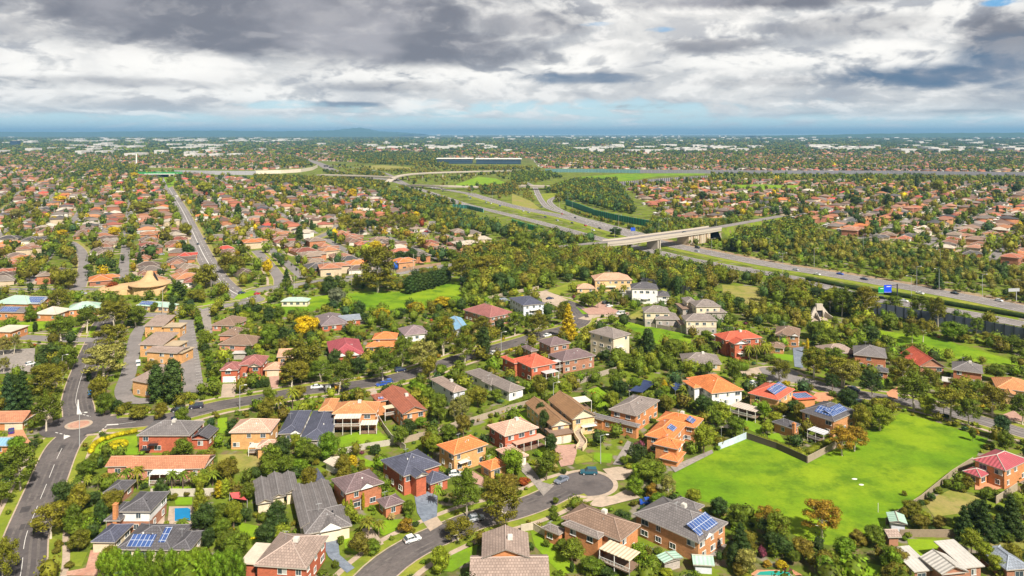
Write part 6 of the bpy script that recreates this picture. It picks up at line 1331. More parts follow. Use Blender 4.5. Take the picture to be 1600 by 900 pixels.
def proto(kind, seed):
    rg = np.random.default_rng(seed); R = rg.uniform
    if kind == 'gum':       # open, many clustered heads on forked pale limbs
        H_, Wd = 12., 8.6; segs = []; lobes = []
        lean = np.array([R(-.5, .5), R(-.5, .5), 0]); t1 = np.array([0, 0, 3.2])+lean; t2 = t1+np.array([R(-.5, .5), R(-.5, .5), 3.2]); segs += [((0, 0, 0), t1, .28, .21), (t1, t2, .2, .12)]
        for k in range(15):
            a = k*2.4+R(-.3, .3); z = 3.9+6.4*((k+.5)/15)+R(-.4, .4); rr = 3.3*math.sqrt(max(.08, 1-((z-6.6)/4.9)**2))*R(.72, 1.05); q = np.array([lean[0]+math.cos(a)*rr, lean[1]+math.sin(a)*rr, z])
            b0 = t1+(t2-t1)*min(1, max(0, (z-4.2)/4)); segs.append((b0, q-[0, 0, .3], .11, .035)); r = R(1.0, 1.55); lobes.append((q, (r, r, r*R(.68, .9))))
            if R(0, 1) < .6: lobes.append((q+[R(-1, 1), R(-1, 1), R(.2, .9)], (r*.7, r*.7, r*.55)))
        for j in range(4): lobes.append((t2+[R(-1.1, 1.1), R(-1.1, 1.1), R(2.4, 4.6)], (1.3, 1.3, 1.0)))
        lobes.append((t2+[0, 0, 1.4], (2.0, 2.0, 1.9)))
        return limb_mesh('trunk', segs, M_GUM), quads_mesh('crown', leaves(lobes, 115, .40, rg), M_LEAF, core(lobes, .50, rg)), H_, Wd
    if kind in ('broadleaf', 'wattle'):
        H_, Wd = 8., 7.; segs = [((0, 0, 0), (0, 0, 2.6), .22, .16)]; lobes = [((0, 0, 4.4), (2.4, 2.4, 2.1))]
        for k in range(13):
            a = k*2.4; z = R(2.4, 6.4); rr = 2.4*math.sqrt(max(.1, 1-((z-4.2)/3.2)**2)); r = R(1.0, 1.5); lobes.append(((math.cos(a)*rr*.85, math.sin(a)*rr*.85, z), (r, r, r*.85)))
        lobes.append(((0, 0, 6.8), (1.4, 1.4, 1.1)))
        for k in range(4): a = k*1.6+.3; segs.append(((0, 0, 2.2), (math.cos(a)*1.4, math.sin(a)*1.4, 4.2), .12, .06))
        return limb_mesh('trunk', segs, M_TRUNK), quads_mesh('crown', leaves(lobes, 120, .40, rg), M_LEAF, core(lobes, .72, rg)), H_, Wd
    if kind == 'conifer':
        H_, Wd = 12., 6.; lobes = []
        for k in range(34):
            t = (k+.5)/34; z = .7+t*11; a = k*2.4; rr = (1-t)**.8*2.3; r = .55+.75*(1-t); lobes.append(((math.cos(a)*rr, math.sin(a)*rr, z), (r, r, r*.7)))
        lobes.append(((0, 0, 4), (1.6, 1.6, 3.4))); lobes.append(((0, 0, 8.5), (.8, .8, 3)))
        return limb_mesh('trunk', [((0, 0, 0), (0, 0, 9), .26, .08)], M_TRUNK), quads_mesh('crown', leaves(lobes, 170, .38, rg), M_LEAF, core(lobes, .7, rg)), H_, Wd
    if kind == 'column':
        H_, Wd = 9., 3.6; lobes = []
        for k in range(26):
            t = (k+.5)/26; z = .6+t*7.8; a = k*2.4; rr = .95*math.sin(math.pi*(.12+.8*(t**.8)))**.7; r = .62+.3*math.sin(math.pi*t); lobes.append(((math.cos(a)*rr, math.sin(a)*rr, z), (r, r, r*1.05)))
        lobes.append(((0, 0, 4.2), (1.1, 1.1, 3.6)))
        return limb_mesh('trunk', [((0, 0, 0), (0, 0, 5), .18, .08)], M_TRUNK), quads_mesh('crown', leaves(lobes, 190, .33, rg), M_LEAF, core(lobes, .72, rg)), H_, Wd
    if kind == 'shrub':
        H_, Wd = 2.0, 2.6; lobes = [((0, 0, .9), (.9, .9, .75))]
        for k in range(7): a = k*2.4; r = R(.38, .6); q = R(.3, .8); lobes.append(((math.cos(a)*q, math.sin(a)*q, R(.5, 1.35)), (r, r, r*.85)))
        return limb_mesh('stem', [((0, 0, 0), (0, 0, .8), .06, .04), ((0, 0, .2), (.4, .2, 1), .04, .02)], M_TRUNK), quads_mesh('foliage', leaves(lobes, 330, .24, rg, .6), M_LEAF, core(lobes, .75, rg)), H_, Wd
    if kind == 'ball':
        H_, Wd = 2.0, 2.0; lobes = [((0, 0, 1), (.95, .95, .95))]
        for k in range(18): d = sph(1, rg)[0]; d[2] = abs(d[2])*1.0-.15; lobes.append((np.array([0, 0, 1.0])+d*.72, (.33, .33, .33)))
        return limb_mesh('stem', [((0, 0, 0), (0, 0, .8), .06, .04)], M_TRUNK), quads_mesh('foliage', leaves(lobes, 420, .17, rg, .35), M_LEAF, core(lobes, .85, rg)), H_, Wd
    if kind == 'palm':
        H_, Wd = 7., 5.; segs = [((0, 0, 0), (R(-.2, .2), R(-.2, .2), 5.2), .2, .15)]; V = []; top = np.array(segs[0][1])
        for k in range(26):
            a = k*2.4; up = .9-1.25*(k/26.); L_ = R(2.3, 2.9); d = np.array([math.cos(a), math.sin(a), 0.]); side = np.array([-d[1], d[0], 0.]); prev = None
            for j in range(8):
                t = j/7; p = top+d*L_*t*math.cos(up*.8)+np.array([0, 0, L_*(math.sin(up)*t-.75*t*t)]); wd = .33*math.sin(math.pi*min(1, t*.85+.12)); dr = np.array([0, 0, -wd*.5])
                cur = (p+side*wd+dr, p, p-side*wd+dr)
                if prev is not None:
                    for s_ in (0, 1): V += [prev[s_], prev[s_+1], cur[s_+1], cur[s_]]
                prev = cur
        return limb_mesh('trunk', segs, M_TRUNK), quads_mesh('fronds', np.array(V), M_LEAF), H_, Wd
TCK = 1
NPROTO = dict(gum=6, broadleaf=5, wattle=2, conifer=3, column=3, shrub=5, ball=2, palm=3)
for k, n in NPROTO.items(): PROTO[k] = [proto(k, 100+i*7+len(k)*31) for i in range(n)]
TC = dict(olive=(.12,.135,.016), green=(.085,.135,.014), dark=(.035,.07,.018), lime=(.15,.20,.018), bright=(.10,.185,.014), yellow=(.52,.38,.008), gold=(.28,.25,.012), amber=(.19,.145,.018), pale=(.17,.19,.06), blue=(.13,.17,.13), bluedark=(.035,.08,.035), rust=(.22,.06,.02), purple=(.10,.03,.07), flower=(.28,.26,.14), bronze=(.115,.115,.02))
for k_, c_ in list(TC.items()):
    if k_ not in ('yellow',): TC[k_] = (c_[0]*1.44, c_[1]*1.21, c_[2]*.85)
NAMES = dict(gum=('gum_tree','gum tree','tree'), broadleaf=('broadleaf_tree','leafy tree','tree'), wattle=('broadleaf_tree','leafy tree','tree'), conifer=('conifer_tree','conifer','tree'), column=('cypress_tree','columnar cypress','tree'), shrub=('shrub','shrub','shrub'), ball=('clipped_shrub','clipped round shrub','shrub'), palm=('palm_tree','palm','palm tree'))
GROUPS = dict(gum='gum trees', broadleaf='leafy garden trees', wattle='leafy garden trees', conifer='conifers', column='columnar cypresses', shrub='garden shrubs', ball='clipped round shrubs', palm='palm trees')
CW = dict(olive='olive-green', green='mid-green', dark='dark green', lime='yellow-green', bright='fresh green', yellow='bright yellow', gold='golden', amber='amber-tinged', pale='pale grey-green', blue='blue-grey', bluedark='blue-green', rust='rusty red', purple='purple-leaved', flower='cream-flowered', bronze='bronze-green')
TREES = []       # (kind, x, y, height, width, colour name)
def put_tree(kind, x, y, h, wd, cn, label=None):
    tm_, cm, H_, W_ = PROTO[kind][random.randrange(len(PROTO[kind]))]
    nm, word, cat = NAMES[kind]; e = empty(nm, (x, y, 0), random.uniform(0, 6.283)); e.scale = (wd/W_, wd/W_, h/H_)
    c = TC[cn]; j = random.uniform(.82, 1.2); g_ = random.uniform(.92, 1.08); col = (c[0]*j*g_, c[1]*j, c[2]*j)
    place(tm_.name.split('.')[0], tm_, e); place(cm.name.split('.')[0], cm, e, col)
    e['category'] = cat; e['group'] = GROUPS[kind]
    if label: e['label'] = label
    else:
        big = {'tree': (9, 5.5), 'palm tree': (7, 4.5), 'shrub': (2.4, 1.4)}[cat]; sz = 'tall ' if h > big[0] else ('small ' if h < big[1] else '')
        PENDING.append((e, sz+CW[cn]+' '+word, x, y))
    return e
def T(t, kind, x, yb, yt, wpx, cn, label=None):
    u, vb = px(t, x, yb); _, vt = px(t, x, yt); X, Y = G(u, vb); s = F/Y; k = 1 if t == 'P' else TS
    put_tree(kind, X, Y, max(1.0, (vb-vt)/s), max(.8, wpx/k/s), cn, label)
    TREES.append((X, Y, wpx/k/s/2))
TL_ = """A gum 110 440 180 190 green|A gum 275 700 492 200 olive|A broadleaf 395 690 505 115 green|A gum 10 965 680 150 olive|A broadleaf 185 690 600 10 dark
F gum 250 810 600 155 green|F gum 245 630 430 185 olive|F broadleaf 262 640 560 90 olive|F broadleaf 370 480 335 120 green|F broadleaf 265 450 330 160 dark|F gum 330 320 180 150 green|F gum 470 280 130 130 green|F gum 620 260 100 190 olive|F gum 555 530 335 240 pale|F gum 600 380 222 200 olive|F gum 735 250 130 120 green|F broadleaf 530 640 510 110 olive|F broadleaf 565 725 600 110 green|F broadleaf 750 745 665 110 olive|F broadleaf 870 755 650 85 olive|F column 845 660 440 100 dark|F column 935 665 408 125 dark|F gum 20 400 292 80 pale|F gum 75 395 280 70 pale|F gum 20 495 405 60 pale|F gum 320 180 35 120 olive|F broadleaf 165 220 122 72 green|F column 190 272 215 30 dark|F conifer 965 95 -5 110 dark|F conifer 40 730 490 105 bluedark|F conifer 120 710 480 115 dark|F broadleaf 55 600 500 90 dark|F broadleaf 1060 110 40 110 olive|F broadleaf 1025 190 120 100 green|F broadleaf 930 180 90 40 dark|F broadleaf 1180 150 125 75 dark|F broadleaf 835 165 110 50 green|F broadleaf 605 60 0 70 rust|F broadleaf 165 65 0 40 dark|F broadleaf 330 40 -20 90 olive|F gum 340 560 420 60 olive|F broadleaf 690 690 650 70 olive
F shrub 1010 640 590 70 lime|F shrub 1050 640 600 60 lime|F broadleaf 625 710 640 80 dark|F shrub 650 700 655 70 green|F column 480 540 480 30 dark
B ball 340 715 615 120 lime|B ball 280 655 590 75 lime|B ball 245 612 552 65 green|B broadleaf 445 765 680 90 lime|B broadleaf 490 760 685 80 lime|B broadleaf 85 640 487 100 lime|B broadleaf 15 610 510 80 green|B broadleaf 30 700 585 90 green|B broadleaf 35 790 655 90 green|B broadleaf 150 610 530 80 dark|B broadleaf 600 275 120 130 bright|B broadleaf 510 300 180 110 green|B broadleaf 350 265 135 100 green|B broadleaf 420 220 125 70 lime|B broadleaf 570 520 450 90 bright|B shrub 850 245 180 80 dark|B shrub 1130 242 195 52 green|B column 682 590 480 26 lime|B column 700 595 490 26 lime|B column 722 598 480 26 lime|B column 740 600 545 24 lime|B column 788 545 445 20 gold|B palm 815 690 560 110 olive|B palm 872 690 580 80 olive|B broadleaf 840 785 700 100 green|B broadleaf 1015 665 585 100 amber|B broadleaf 1035 575 490 80 green|B palm 1190 520 385 70 bright|B broadleaf 445 355 265 100 bright|B broadleaf 280 370 275 110 green|B broadleaf 490 370 330 60 bright|B shrub 205 370 305 80 dark|B column 730 320 245 60 gold|B column 780 330 280 40 lime|B shrub 640 860 805 50 green|B shrub 545 790 720 60 bright|B shrub 515 830 765 60 green|B shrub 665 730 675 50 green|B column 10 480 380 60 gold
C gum 172 575 340 165 green|C gum 365 635 395 235 olive|C gum 120 712 590 190 olive|C broadleaf 652 515 473 42 green|C broadleaf 1080 465 360 110 bright|C broadleaf 1170 395 275 190 green|C gum 1262 512 345 95 pale|C broadleaf 1180 480 400 110 amber|C conifer 1065 245 175 45 blue|C ball 1096 285 232 42 olive|C ball 1050 322 290 52 lime|C broadleaf 322 255 205 90 green|C broadleaf 740 830 700 150 green|C broadleaf 680 770 700 80 green|C broadleaf 850 890 800 150 green|C shrub 602 745 692 50 green|C broadleaf 1165 885 780 120 bright|C broadleaf 930 900 850 120 dark|C column 740 880 820 30 dark|C shrub 560 300 270 60 flower|C shrub 600 330 290 70 flower|C shrub 640 320 285 60 flower|C shrub 560 345 300 60 flower|C broadleaf 410 420 350 110 bronze|C shrub 480 410 360 80 rust|C broadleaf 590 140 -5 70 dark|C shrub 620 245 190 60 green|C shrub 430 345 290 50 lime|C shrub 1100 240 160 90 purple|C broadleaf 1020 300 250 60 green|C shrub 640 598 545 60 green|C shrub 800 530 490 60 olive|C broadleaf 1250 900 860 90 lime|C broadleaf 960 760 720 60 green|C shrub 850 760 700 60 dark
D broadleaf 345 240 80 140 lime|D gum 985 690 483 220 amber|D conifer 545 830 608 135 dark|D broadleaf 430 585 472 115 dark|D broadleaf 525 650 505 130 green|D gum 680 650 515 140 amber|D broadleaf 700 710 590 140 dark|D broadleaf 575 890 750 130 pale|D broadleaf 1110 840 685 145 bright|D broadleaf 990 880 760 120 bronze|D broadleaf 1040 850 760 90 green|D broadleaf 885 810 690 130 bronze|D broadleaf 770 800 680 140 dark|D broadleaf 1180 740 650 120 bronze|D broadleaf 1270 720 620 120 green|D gum 1160 225 85 145 amber|D gum 1300 110 -25 150 lime|D broadleaf 1090 190 80 100 green|D shrub 660 800 730 60 purple|D shrub 765 860 812 85 gold|D shrub 690 850 815 60 amber|D broadleaf 540 900 830 90 bronze|D broadleaf 830 840 760 80 green|D shrub 800 880 862 60 purple|D palm 385 70 -40 70 green
E conifer 1060 705 515 110 dark|E conifer 1168 705 485 130 dark|E conifer 1315 695 460 150 dark|E conifer 1245 700 560 90 dark|E broadleaf 1100 780 640 120 lime|E broadleaf 1170 840 710 110 lime|E broadleaf 1245 900 790 120 lime|E broadleaf 700 860 745 165 bronze|E broadleaf 690 930 830 170 bronze|E shrub 800 550 500 62 dark|E broadleaf 1108 172 92 42 green|E shrub 738 468 432 36 olive|E shrub 1175 215 190 24 dark|E gum 603 112 -20 150 lime|E shrub 885 495 440 60 dark|E shrub 925 455 410 50 green|E shrub 970 425 365 60 green|E shrub 1030 440 385 80 green|E broadleaf 1085 430 360 70 olive|E shrub 1180 480 430 90 green|E shrub 1240 470 430 70 green|E broadleaf 1300 720 665 80 green|E broadleaf 1300 810 750 80 bronze|E broadleaf 1370 820 750 60 dark|E broadleaf 830 650 570 110 bronze|E broadleaf 930 650 575 90 bronze|E shrub 1010 640 590 50 green|E broadleaf 735 600 525 45 bronze|E gum 400 250 85 145 amber
G broadleaf 480 305 180 155 yellow|G broadleaf 275 365 222 125 green|G broadleaf 350 345 240 90 dark|G broadleaf 285 230 135 90 dark|G broadleaf 330 230 130 80 green|G gum 465 520 315 230 olive|G gum 560 540 420 160 green|G gum 400 570 435 150 olive|G gum 655 612 418 160 green|G gum 895 548 350 155 green|G gum 1000 462 285 115 green|G gum 1115 502 305 175 pale|G gum 1222 402 182 155 olive|G gum 1335 455 270 115 green|G gum 868 55 -60 220 olive|G broadleaf 645 140 30 115 blue|G broadleaf 765 215 100 90 dark|G broadleaf 893 232 138 90 gold|G broadleaf 1072 175 108 115 gold|G broadleaf 1210 140 78 130 gold|G broadleaf 760 500 405 115 dark|G broadleaf 440 640 560 90 olive|G broadleaf 280 680 570 90 green|G palm 330 720 600 90 olive|G palm 405 690 555 85 lime|G broadleaf 755 640 570 110 green|G palm 995 575 525 50 green|G broadleaf 905 610 560 60 dark|G broadleaf 1090 640 540 85 bright|G broadleaf 1140 665 572 90 green|G broadleaf 1195 695 600 95 green|G broadleaf 1065 580 525 70 bright|G broadleaf 1280 530 470 70 bright|G broadleaf 1210 505 450 80 bright|G gum 1285 770 640 80 pale|G gum 1320 760 610 90 pale|G broadleaf 1100 800 730 80 bright|G shrub 1040 820 740 70 lime|G broadleaf 775 320 270 80 olive|G broadleaf 700 280 235 80 dark|G broadleaf 945 270 222 34 yellow|G broadleaf 1350 310 230 90 green|G broadleaf 870 410 350 60 dark|G broadleaf 615 60 -10 90 dark|G shrub 210 170 110 80 dark|G shrub 400 190 145 60 dark|G broadleaf 990 200 140 80 dark|G column 430 540 450 36 dark|G broadleaf 300 110 80 60 dark|G shrub 580 180 110 70 olive|G broadleaf 810 230 170 70 dark|G broadleaf 690 150 95 60 dark|G broadleaf 190 560 490 60 green|G palm 245 560 500 40 green
H column 262 420 240 88 dark|H conifer 720 315 118 100 gold|H gum 560 300 165 115 olive|H gum 430 292 155 115 green|H gum 160 445 275 110 olive|H gum 45 400 180 150 green|H gum 250 325 178 130 olive|H broadleaf 565 610 500 100 olive|H broadleaf 575 770 650 78 dark|H column 1150 405 250 80 dark|H column 1108 390 310 50 green|H broadleaf 1082 590 520 90 bright|H broadleaf 20 770 610 110 green|H broadleaf 280 430 390 70 olive|H broadleaf 1290 390 310 130 green|H broadleaf 1215 390 340 80 green|H palm 225 135 65 90 green|H broadleaf 690 240 110 80 olive|H gum 700 180 100 70 green|H palm 850 140 55 50 olive|H palm 880 145 75 40 olive|H palm 960 130 40 55 olive|H palm 985 120 60 40 lime|H palm 1020 95 0 50 olive|H broadleaf 830 140 55 90 green|H shrub 460 390 345 40 green|H shrub 890 415 375 40 green|H broadleaf 1040 460 385 80 green|H broadleaf 1000 470 410 80 green|H broadleaf 230 680 560 130 olive|H broadleaf 120 740 620 90 olive|H broadleaf 330 650 580 80 green|H shrub 760 550 500 40 dark|H shrub 1010 610 575 60 green|H broadleaf 1220 660 585 90 dark|H broadleaf 1270 700 625 80 lime|H conifer 1240 580 530 50 gold|H broadleaf 930 650 610 60 lime|H shrub 860 250 225 25 dark|H broadleaf 380 290 240 50 dark|H broadleaf 500 250 170 40 green
I gum 893 545 415 135 olive|I gum 1078 520 345 130 green|I gum 1200 440 355 120 green|I gum 1240 570 415 160 pale|I gum 1180 600 490 80 dark|I palm 730 430 330 60 lime|I palm 770 435 320 60 olive|I palm 815 430 320 60 lime|I palm 845 425 330 50 olive|I palm 560 390 310 60 green|I broadleaf 475 840 768 150 lime|I broadleaf 300 430 310 130 green|I broadleaf 130 420 350 90 dark|I column 185 420 250 70 dark|I column 130 400 305 46 green|I broadleaf 50 450 380 80 green|I broadleaf 110 590 515 90 bright|I broadleaf 270 650 560 80 bright|I broadleaf 420 690 640 80 green|I shrub 540 690 640 60 green|I broadleaf 550 790 690 80 green|I palm 380 620 545 70 lime|I broadleaf 960 650 610 80 lime|I broadleaf 900 720 650 110 olive|I broadleaf 870 790 700 90 lime|I broadleaf 830 830 760 80 lime|I broadleaf 990 740 660 70 lime|I shrub 855 575 540 60 green|I shrub 930 565 530 60 gold|I broadleaf 500 330 260 80 green|I broadleaf 640 230 180 70 green|I broadleaf 1090 320 210 110 green|I broadleaf 1130 360 280 90 green|I broadleaf 670 160 80 90 dark|I column 1045 390 305 18 gold|I broadleaf 1190 250 190 50 green|I broadleaf 1240 640 580 80 dark|I shrub 930 375 350 50 green|I shrub 1180 620 590 60 green|I shrub 560 380 340 40 dark|I broadleaf 240 560 520 60 olive
J broadleaf 550 342 235 135 dark|J gum 780 335 215 90 green|J gum 838 330 190 85 olive|J broadleaf 1005 322 212 160 bright|J gum 400 190 25 120 green|J gum 450 185 45 90 dark|J gum 532 195 15 140 olive|J gum 680 180 68 110 green|J gum 835 180 68 120 green|J gum 920 250 72 90 olive|J broadleaf 662 255 168 100 green|J gum 1130 295 188 75 green|J broadleaf 1060 330 280 80 olive|J gum 1185 340 270 90 olive|J gum 1250 360 290 100 olive|J gum 1320 380 290 110 green|J gum 1380 400 310 100 green|J broadleaf 1310 300 235 90 olive|J gum 248 525 345 125 olive|J gum 565 635 475 130 dark|J gum 730 590 405 160 olive|J gum 790 695 485 185 green|J gum 985 755 560 185 olive|J gum 1085 785 620 150 green|J gum 1040 640 520 150 olive|J gum 1215 735 550 160 olive|J gum 1375 775 595 140 green|J gum 870 600 460 120 olive|J gum 1130 650 530 120 green|J gum 400 570 400 190 olive|J gum 350 480 350 120 green|J broadleaf 340 330 250 90 green|J broadleaf 250 300 225 100 dark|J broadleaf 780 390 330 70 olive|J broadleaf 1230 540 440 120 green|J broadleaf 1320 500 455 110 green|J broadleaf 430 670 570 80 dark|J shrub 500 690 655 60 dark|J broadleaf 750 440 370 60 green|J gum 640 690 640 150 lime|J column 215 360 305 16 gold|J broadleaf 20 430 395 70 green
A palm 420 445 345 75 green|A palm 530 435 330 70 green|A palm 575 430 325 70 olive|A palm 620 430 320 60 green|A palm 685 425 295 90 green|A palm 745 430 280 90 olive|A palm 735 420 350 80 green|A palm 930 430 308 75 green|A palm 990 430 312 80 green|A palm 1040 420 320 70 green|A palm 1100 420 300 70 green|A palm 1150 415 315 90 green|A palm 475 430 340 60 lime|A column 1080 625 380 70 lime|A column 1215 475 375 75 lime|A broadleaf 1185 595 512 100 green|A broadleaf 1265 640 487 100 lime|A broadleaf 1180 690 588 130 green|A broadleaf 1210 765 655 90 green|A broadleaf 500 330 235 90 green|A broadleaf 560 310 240 70 green|A broadleaf 440 540 460 90 dark|A broadleaf 500 520 445 100 dark|A broadleaf 545 640 480 80 dark|A shrub 470 570 530 60 lime|A shrub 480 620 560 100 green|A shrub 905 490 455 60 green|A shrub 850 520 450 60 dark|A palm 985 660 580 90 green|A shrub 900 655 595 40 lime|A shrub 1010 245 190 60 bright|A broadleaf 1140 130 40 50 bluedark|A broadleaf 455 740 650 80 lime|A broadleaf 1255 310 250 50 green|A broadleaf 1130 260 215 50 lime|A broadleaf 1370 370 310 60 dark|A broadleaf 1150 360 300 80 green|A shrub 820 600 560 30 gold|A shrub 1110 250 220 50 lime
K broadleaf 1115 760 625 160 olive|K broadleaf 1230 680 560 120 olive|K broadleaf 1290 690 585 90 olive|K conifer 755 655 565 56 dark|K broadleaf 615 490 428 76 yellow|K broadleaf 335 490 443 68 yellow|K broadleaf 290 415 370 66 gold|K broadleaf 325 300 260 80 yellow|K broadleaf 762 240 195 64 yellow|K broadleaf 726 165 135 50 yellow|K broadleaf 120 640 590 90 gold|K column 1287 395 300 38 dark|K column 1068 330 275 28 dark|K broadleaf 1005 500 405 80 olive|K broadleaf 1020 590 520 80 dark|K broadleaf 925 350 310 36 lime|K broadleaf 920 205 155 50 lime|K broadleaf 480 680 630 60 green|K broadleaf 370 770 650 110 olive|K broadleaf 290 730 640 80 bronze|K broadleaf 200 420 340 70 olive|K broadleaf 770 370 290 110 olive|K broadleaf 1050 700 650 90 olive|K column 195 505 465 30 gold|K broadleaf 85 390 330 70 pale|K conifer 240 330 275 28 dark|K broadleaf 1105 260 185 96 lime
L gum 660 785 520 220 olive|L broadleaf 645 590 500 90 gold|L broadleaf 865 400 345 50 yellow|L column 430 520 460 18 dark|L column 235 510 420 45 dark|L conifer 165 760 655 60 dark|L broadleaf 395 800 690 95 dark|L gum 690 480 370 80 olive|L gum 560 480 390 90 olive|L gum 480 450 370 110 olive|L gum 830 470 370 80 olive|L gum 760 460 350 80 olive|L broadleaf 720 310 260 46 green|L broadleaf 520 280 220 60 gold|L broadleaf 1265 590 520 100 amber|L gum 1110 740 590 170 olive|L gum 1240 720 580 170 olive|L broadleaf 1200 850 790 90 green|L column 300 460 390 24 dark|L broadleaf 640 440 390 70 dark|L broadleaf 780 640 560 100 dark|L broadleaf 840 640 540 80 dark|L broadleaf 910 700 650 90 green|L broadleaf 1060 620 550 100 green
M broadleaf 60 580 450 110 green|M column 828 775 655 40 dark|M column 893 805 690 38 dark|M broadleaf 560 485 430 80 dark|M column 945 215 158 22 dark|M column 890 350 300 24 dark|M broadleaf 1075 360 330 56 gold|M broadleaf 985 240 205 50 yellow|M broadleaf 1175 400 340 70 bluedark|M broadleaf 720 205 170 40 amber|M column 1025 330 288 24 dark|M broadleaf 1030 290 235 60 dark|M broadleaf 245 660 580 70 green|M column 315 700 600 50 dark|M broadleaf 390 720 640 70 dark|M broadleaf 150 620 550 80 green
N broadleaf 475 325 265 70 dark|N broadleaf 925 265 170 90 lime|N column 805 230 150 26 dark|N broadleaf 645 260 210 80 dark|N broadleaf 1345 250 195 60 dark|N broadleaf 1240 275 225 70 dark|N broadleaf 975 380 330 70 dark|N broadleaf 1110 370 325 80 bronze|N column 1240 370 315 20 dark|N column 650 320 250 40 dark|N conifer 925 770 650 56 dark""".replace('\n', '|').split('|')
for s_ in TL_:
    p_ = s_.split()
    if p_[6] == '10': continue
    T(p_[0], p_[1], *[float(q) for q in p_[2:6]], p_[6])
# clipped hedge row along the bottom, the topiary wall, the car-park hedge and the box hedge by the palms
for k in range(13): T('A', 'broadleaf', 560+k*61, 960-6*(k % 3), 748+random.uniform(-12, 14), 92, 'bright')
for k in range(12): T('F', 'broadleaf', 1065+k*9, 205+k*36, 150+k*36, 52, ('green','bright','dark')[k % 3])
for k in range(9): T('G', 'ball', 148+k*11+ (k%2)*4, 205+k*28, 165+k*28, 62, 'lime')
for k in range(7): T('G', 'column', 122+k*12 if k < 3 else 190+(k-3)*25, 588-k*3, 535-k*2, 34, 'dark')
for k in range(9): T('L', 'column', 830+k*25, 795-k*7, 690-k*5, 62, 'dark')
def hedge(label, pts, w_, h, cn, name='hedge', closed=False, lumps=1):
    "clipped hedge: a leafy skin over a solid row that follows the points"
    g = [Vector(GT(*p)) for p in pts]
    if closed: g.append(g[0])
    L = smooth(g, .7) if not closed else smooth(g+g[1:2], .7)[:-2]; c = L[len(L)//2]; rg = np.random.default_rng(len(label)); lobes = [((p.x-c.x, p.y-c.y, h*.5), (w_*.6, w_*.6, h*.52)) for p in L]
    e = empty(name, (c.x, c.y, 0)); me = quads_mesh('foliage', leaves(lobes, 260, .2, rg, .4), M_LEAF, core(lobes, .85, rg)); place('foliage', me, e, TC[cn]); tag(e, label, 'hedge'); 
    for p in L: stamp([(p.x-w_/2, p.y-w_/2), (p.x+w_/2, p.y-w_/2), (p.x+w_/2, p.y+w_/2), (p.x-w_/2, p.y+w_/2)], 4)
    return e
TC['hedgegold'] = (.50, .42, .01)
cc = Vector(GT('A', 637, 202)); rx = 3.9
e = hedge('ring-shaped bright yellow clipped hedge on the lawn by the roundabout', [('A',637,202)]*2, 1.6, 1.5, 'hedgegold') if False else None
L = [cc+Vector((math.cos(a), math.sin(a)))*2.1 for a in np.linspace(0, 2*math.pi, 26)[:-1]]; rg = np.random.default_rng(5); lobes = [((p.x-cc.x, p.y-cc.y, .8), (.95, .95, .85)) for p in L]
e = empty('ring_hedge', (cc.x, cc.y, 0)); place('foliage', quads_mesh('foliage', leaves(lobes, 300, .19, rg, .35), M_LEAF, core(lobes, .88, rg)), e, TC['hedgegold']); tag(e, 'ring-shaped bright yellow clipped hedge on the lawn by the roundabout', 'hedge'); LAND.append(('the yellow ring hedge', cc.x, cc.y))
hedge('bright yellow clipped hedge along the road beside the roundabout lawn', [('A',585,165),('A',630,148),('A',680,138),('A',730,128)], 1.7, 1.5, 'hedgegold')
hedge('short bright yellow clipped hedge curving at the lawn corner', [('A',555,172),('A',520,190),('A',500,215),('A',492,238)], 1.7, 1.5, 'hedgegold')
hedge('dark green piece of hedge joining the two yellow hedges', [('A',560,168),('A',590,160)], 1.8, 1.6, 'green')
hedge('big block-cut green hedge beside the low grey bungalow', [('I',640,478),('I',675,482),('I',712,484)], 3.2, 3.6, 'bright')
hedge('clipped lime hedge running inside the dark timber field fence', [('D',650,170),('D',740,200),('D',830,235),('D',880,255)], 2.2, 1.7, 'lime')
hedge('clipped lime hedge inside the weathered fence of the solar-roofed house', [('D',915,240),('D',980,205),('D',1035,180)], 2.2, 1.7, 'lime')
hedge('long green hedge below the scarlet-roofed brick house', [('H',400,690),('H',470,655),('H',540,630)], 1.8, 2.2, 'green')
hedge('low clipped hedge around the formal garden lawn', [('H',822,580),('H',870,562),('H',930,600),('H',985,640),('H',940,655),('H',880,620)], 1.0, .9, 'green')
hedge('tall bamboo-like hedge beyond the garden trampoline', [('H',830,520),('H',900,500),('H',975,498)], 1.6, 2.2, 'green')
hedge('yellow flowering border in the topiary garden', [('B',160,708),('B',215,700),('B',280,694)], .9, .6, 'hedgegold')
hedge('long green hedge along the car park lane', [('L',240,765),('L',330,748),('L',420,735)], 3, 2, 'olive')
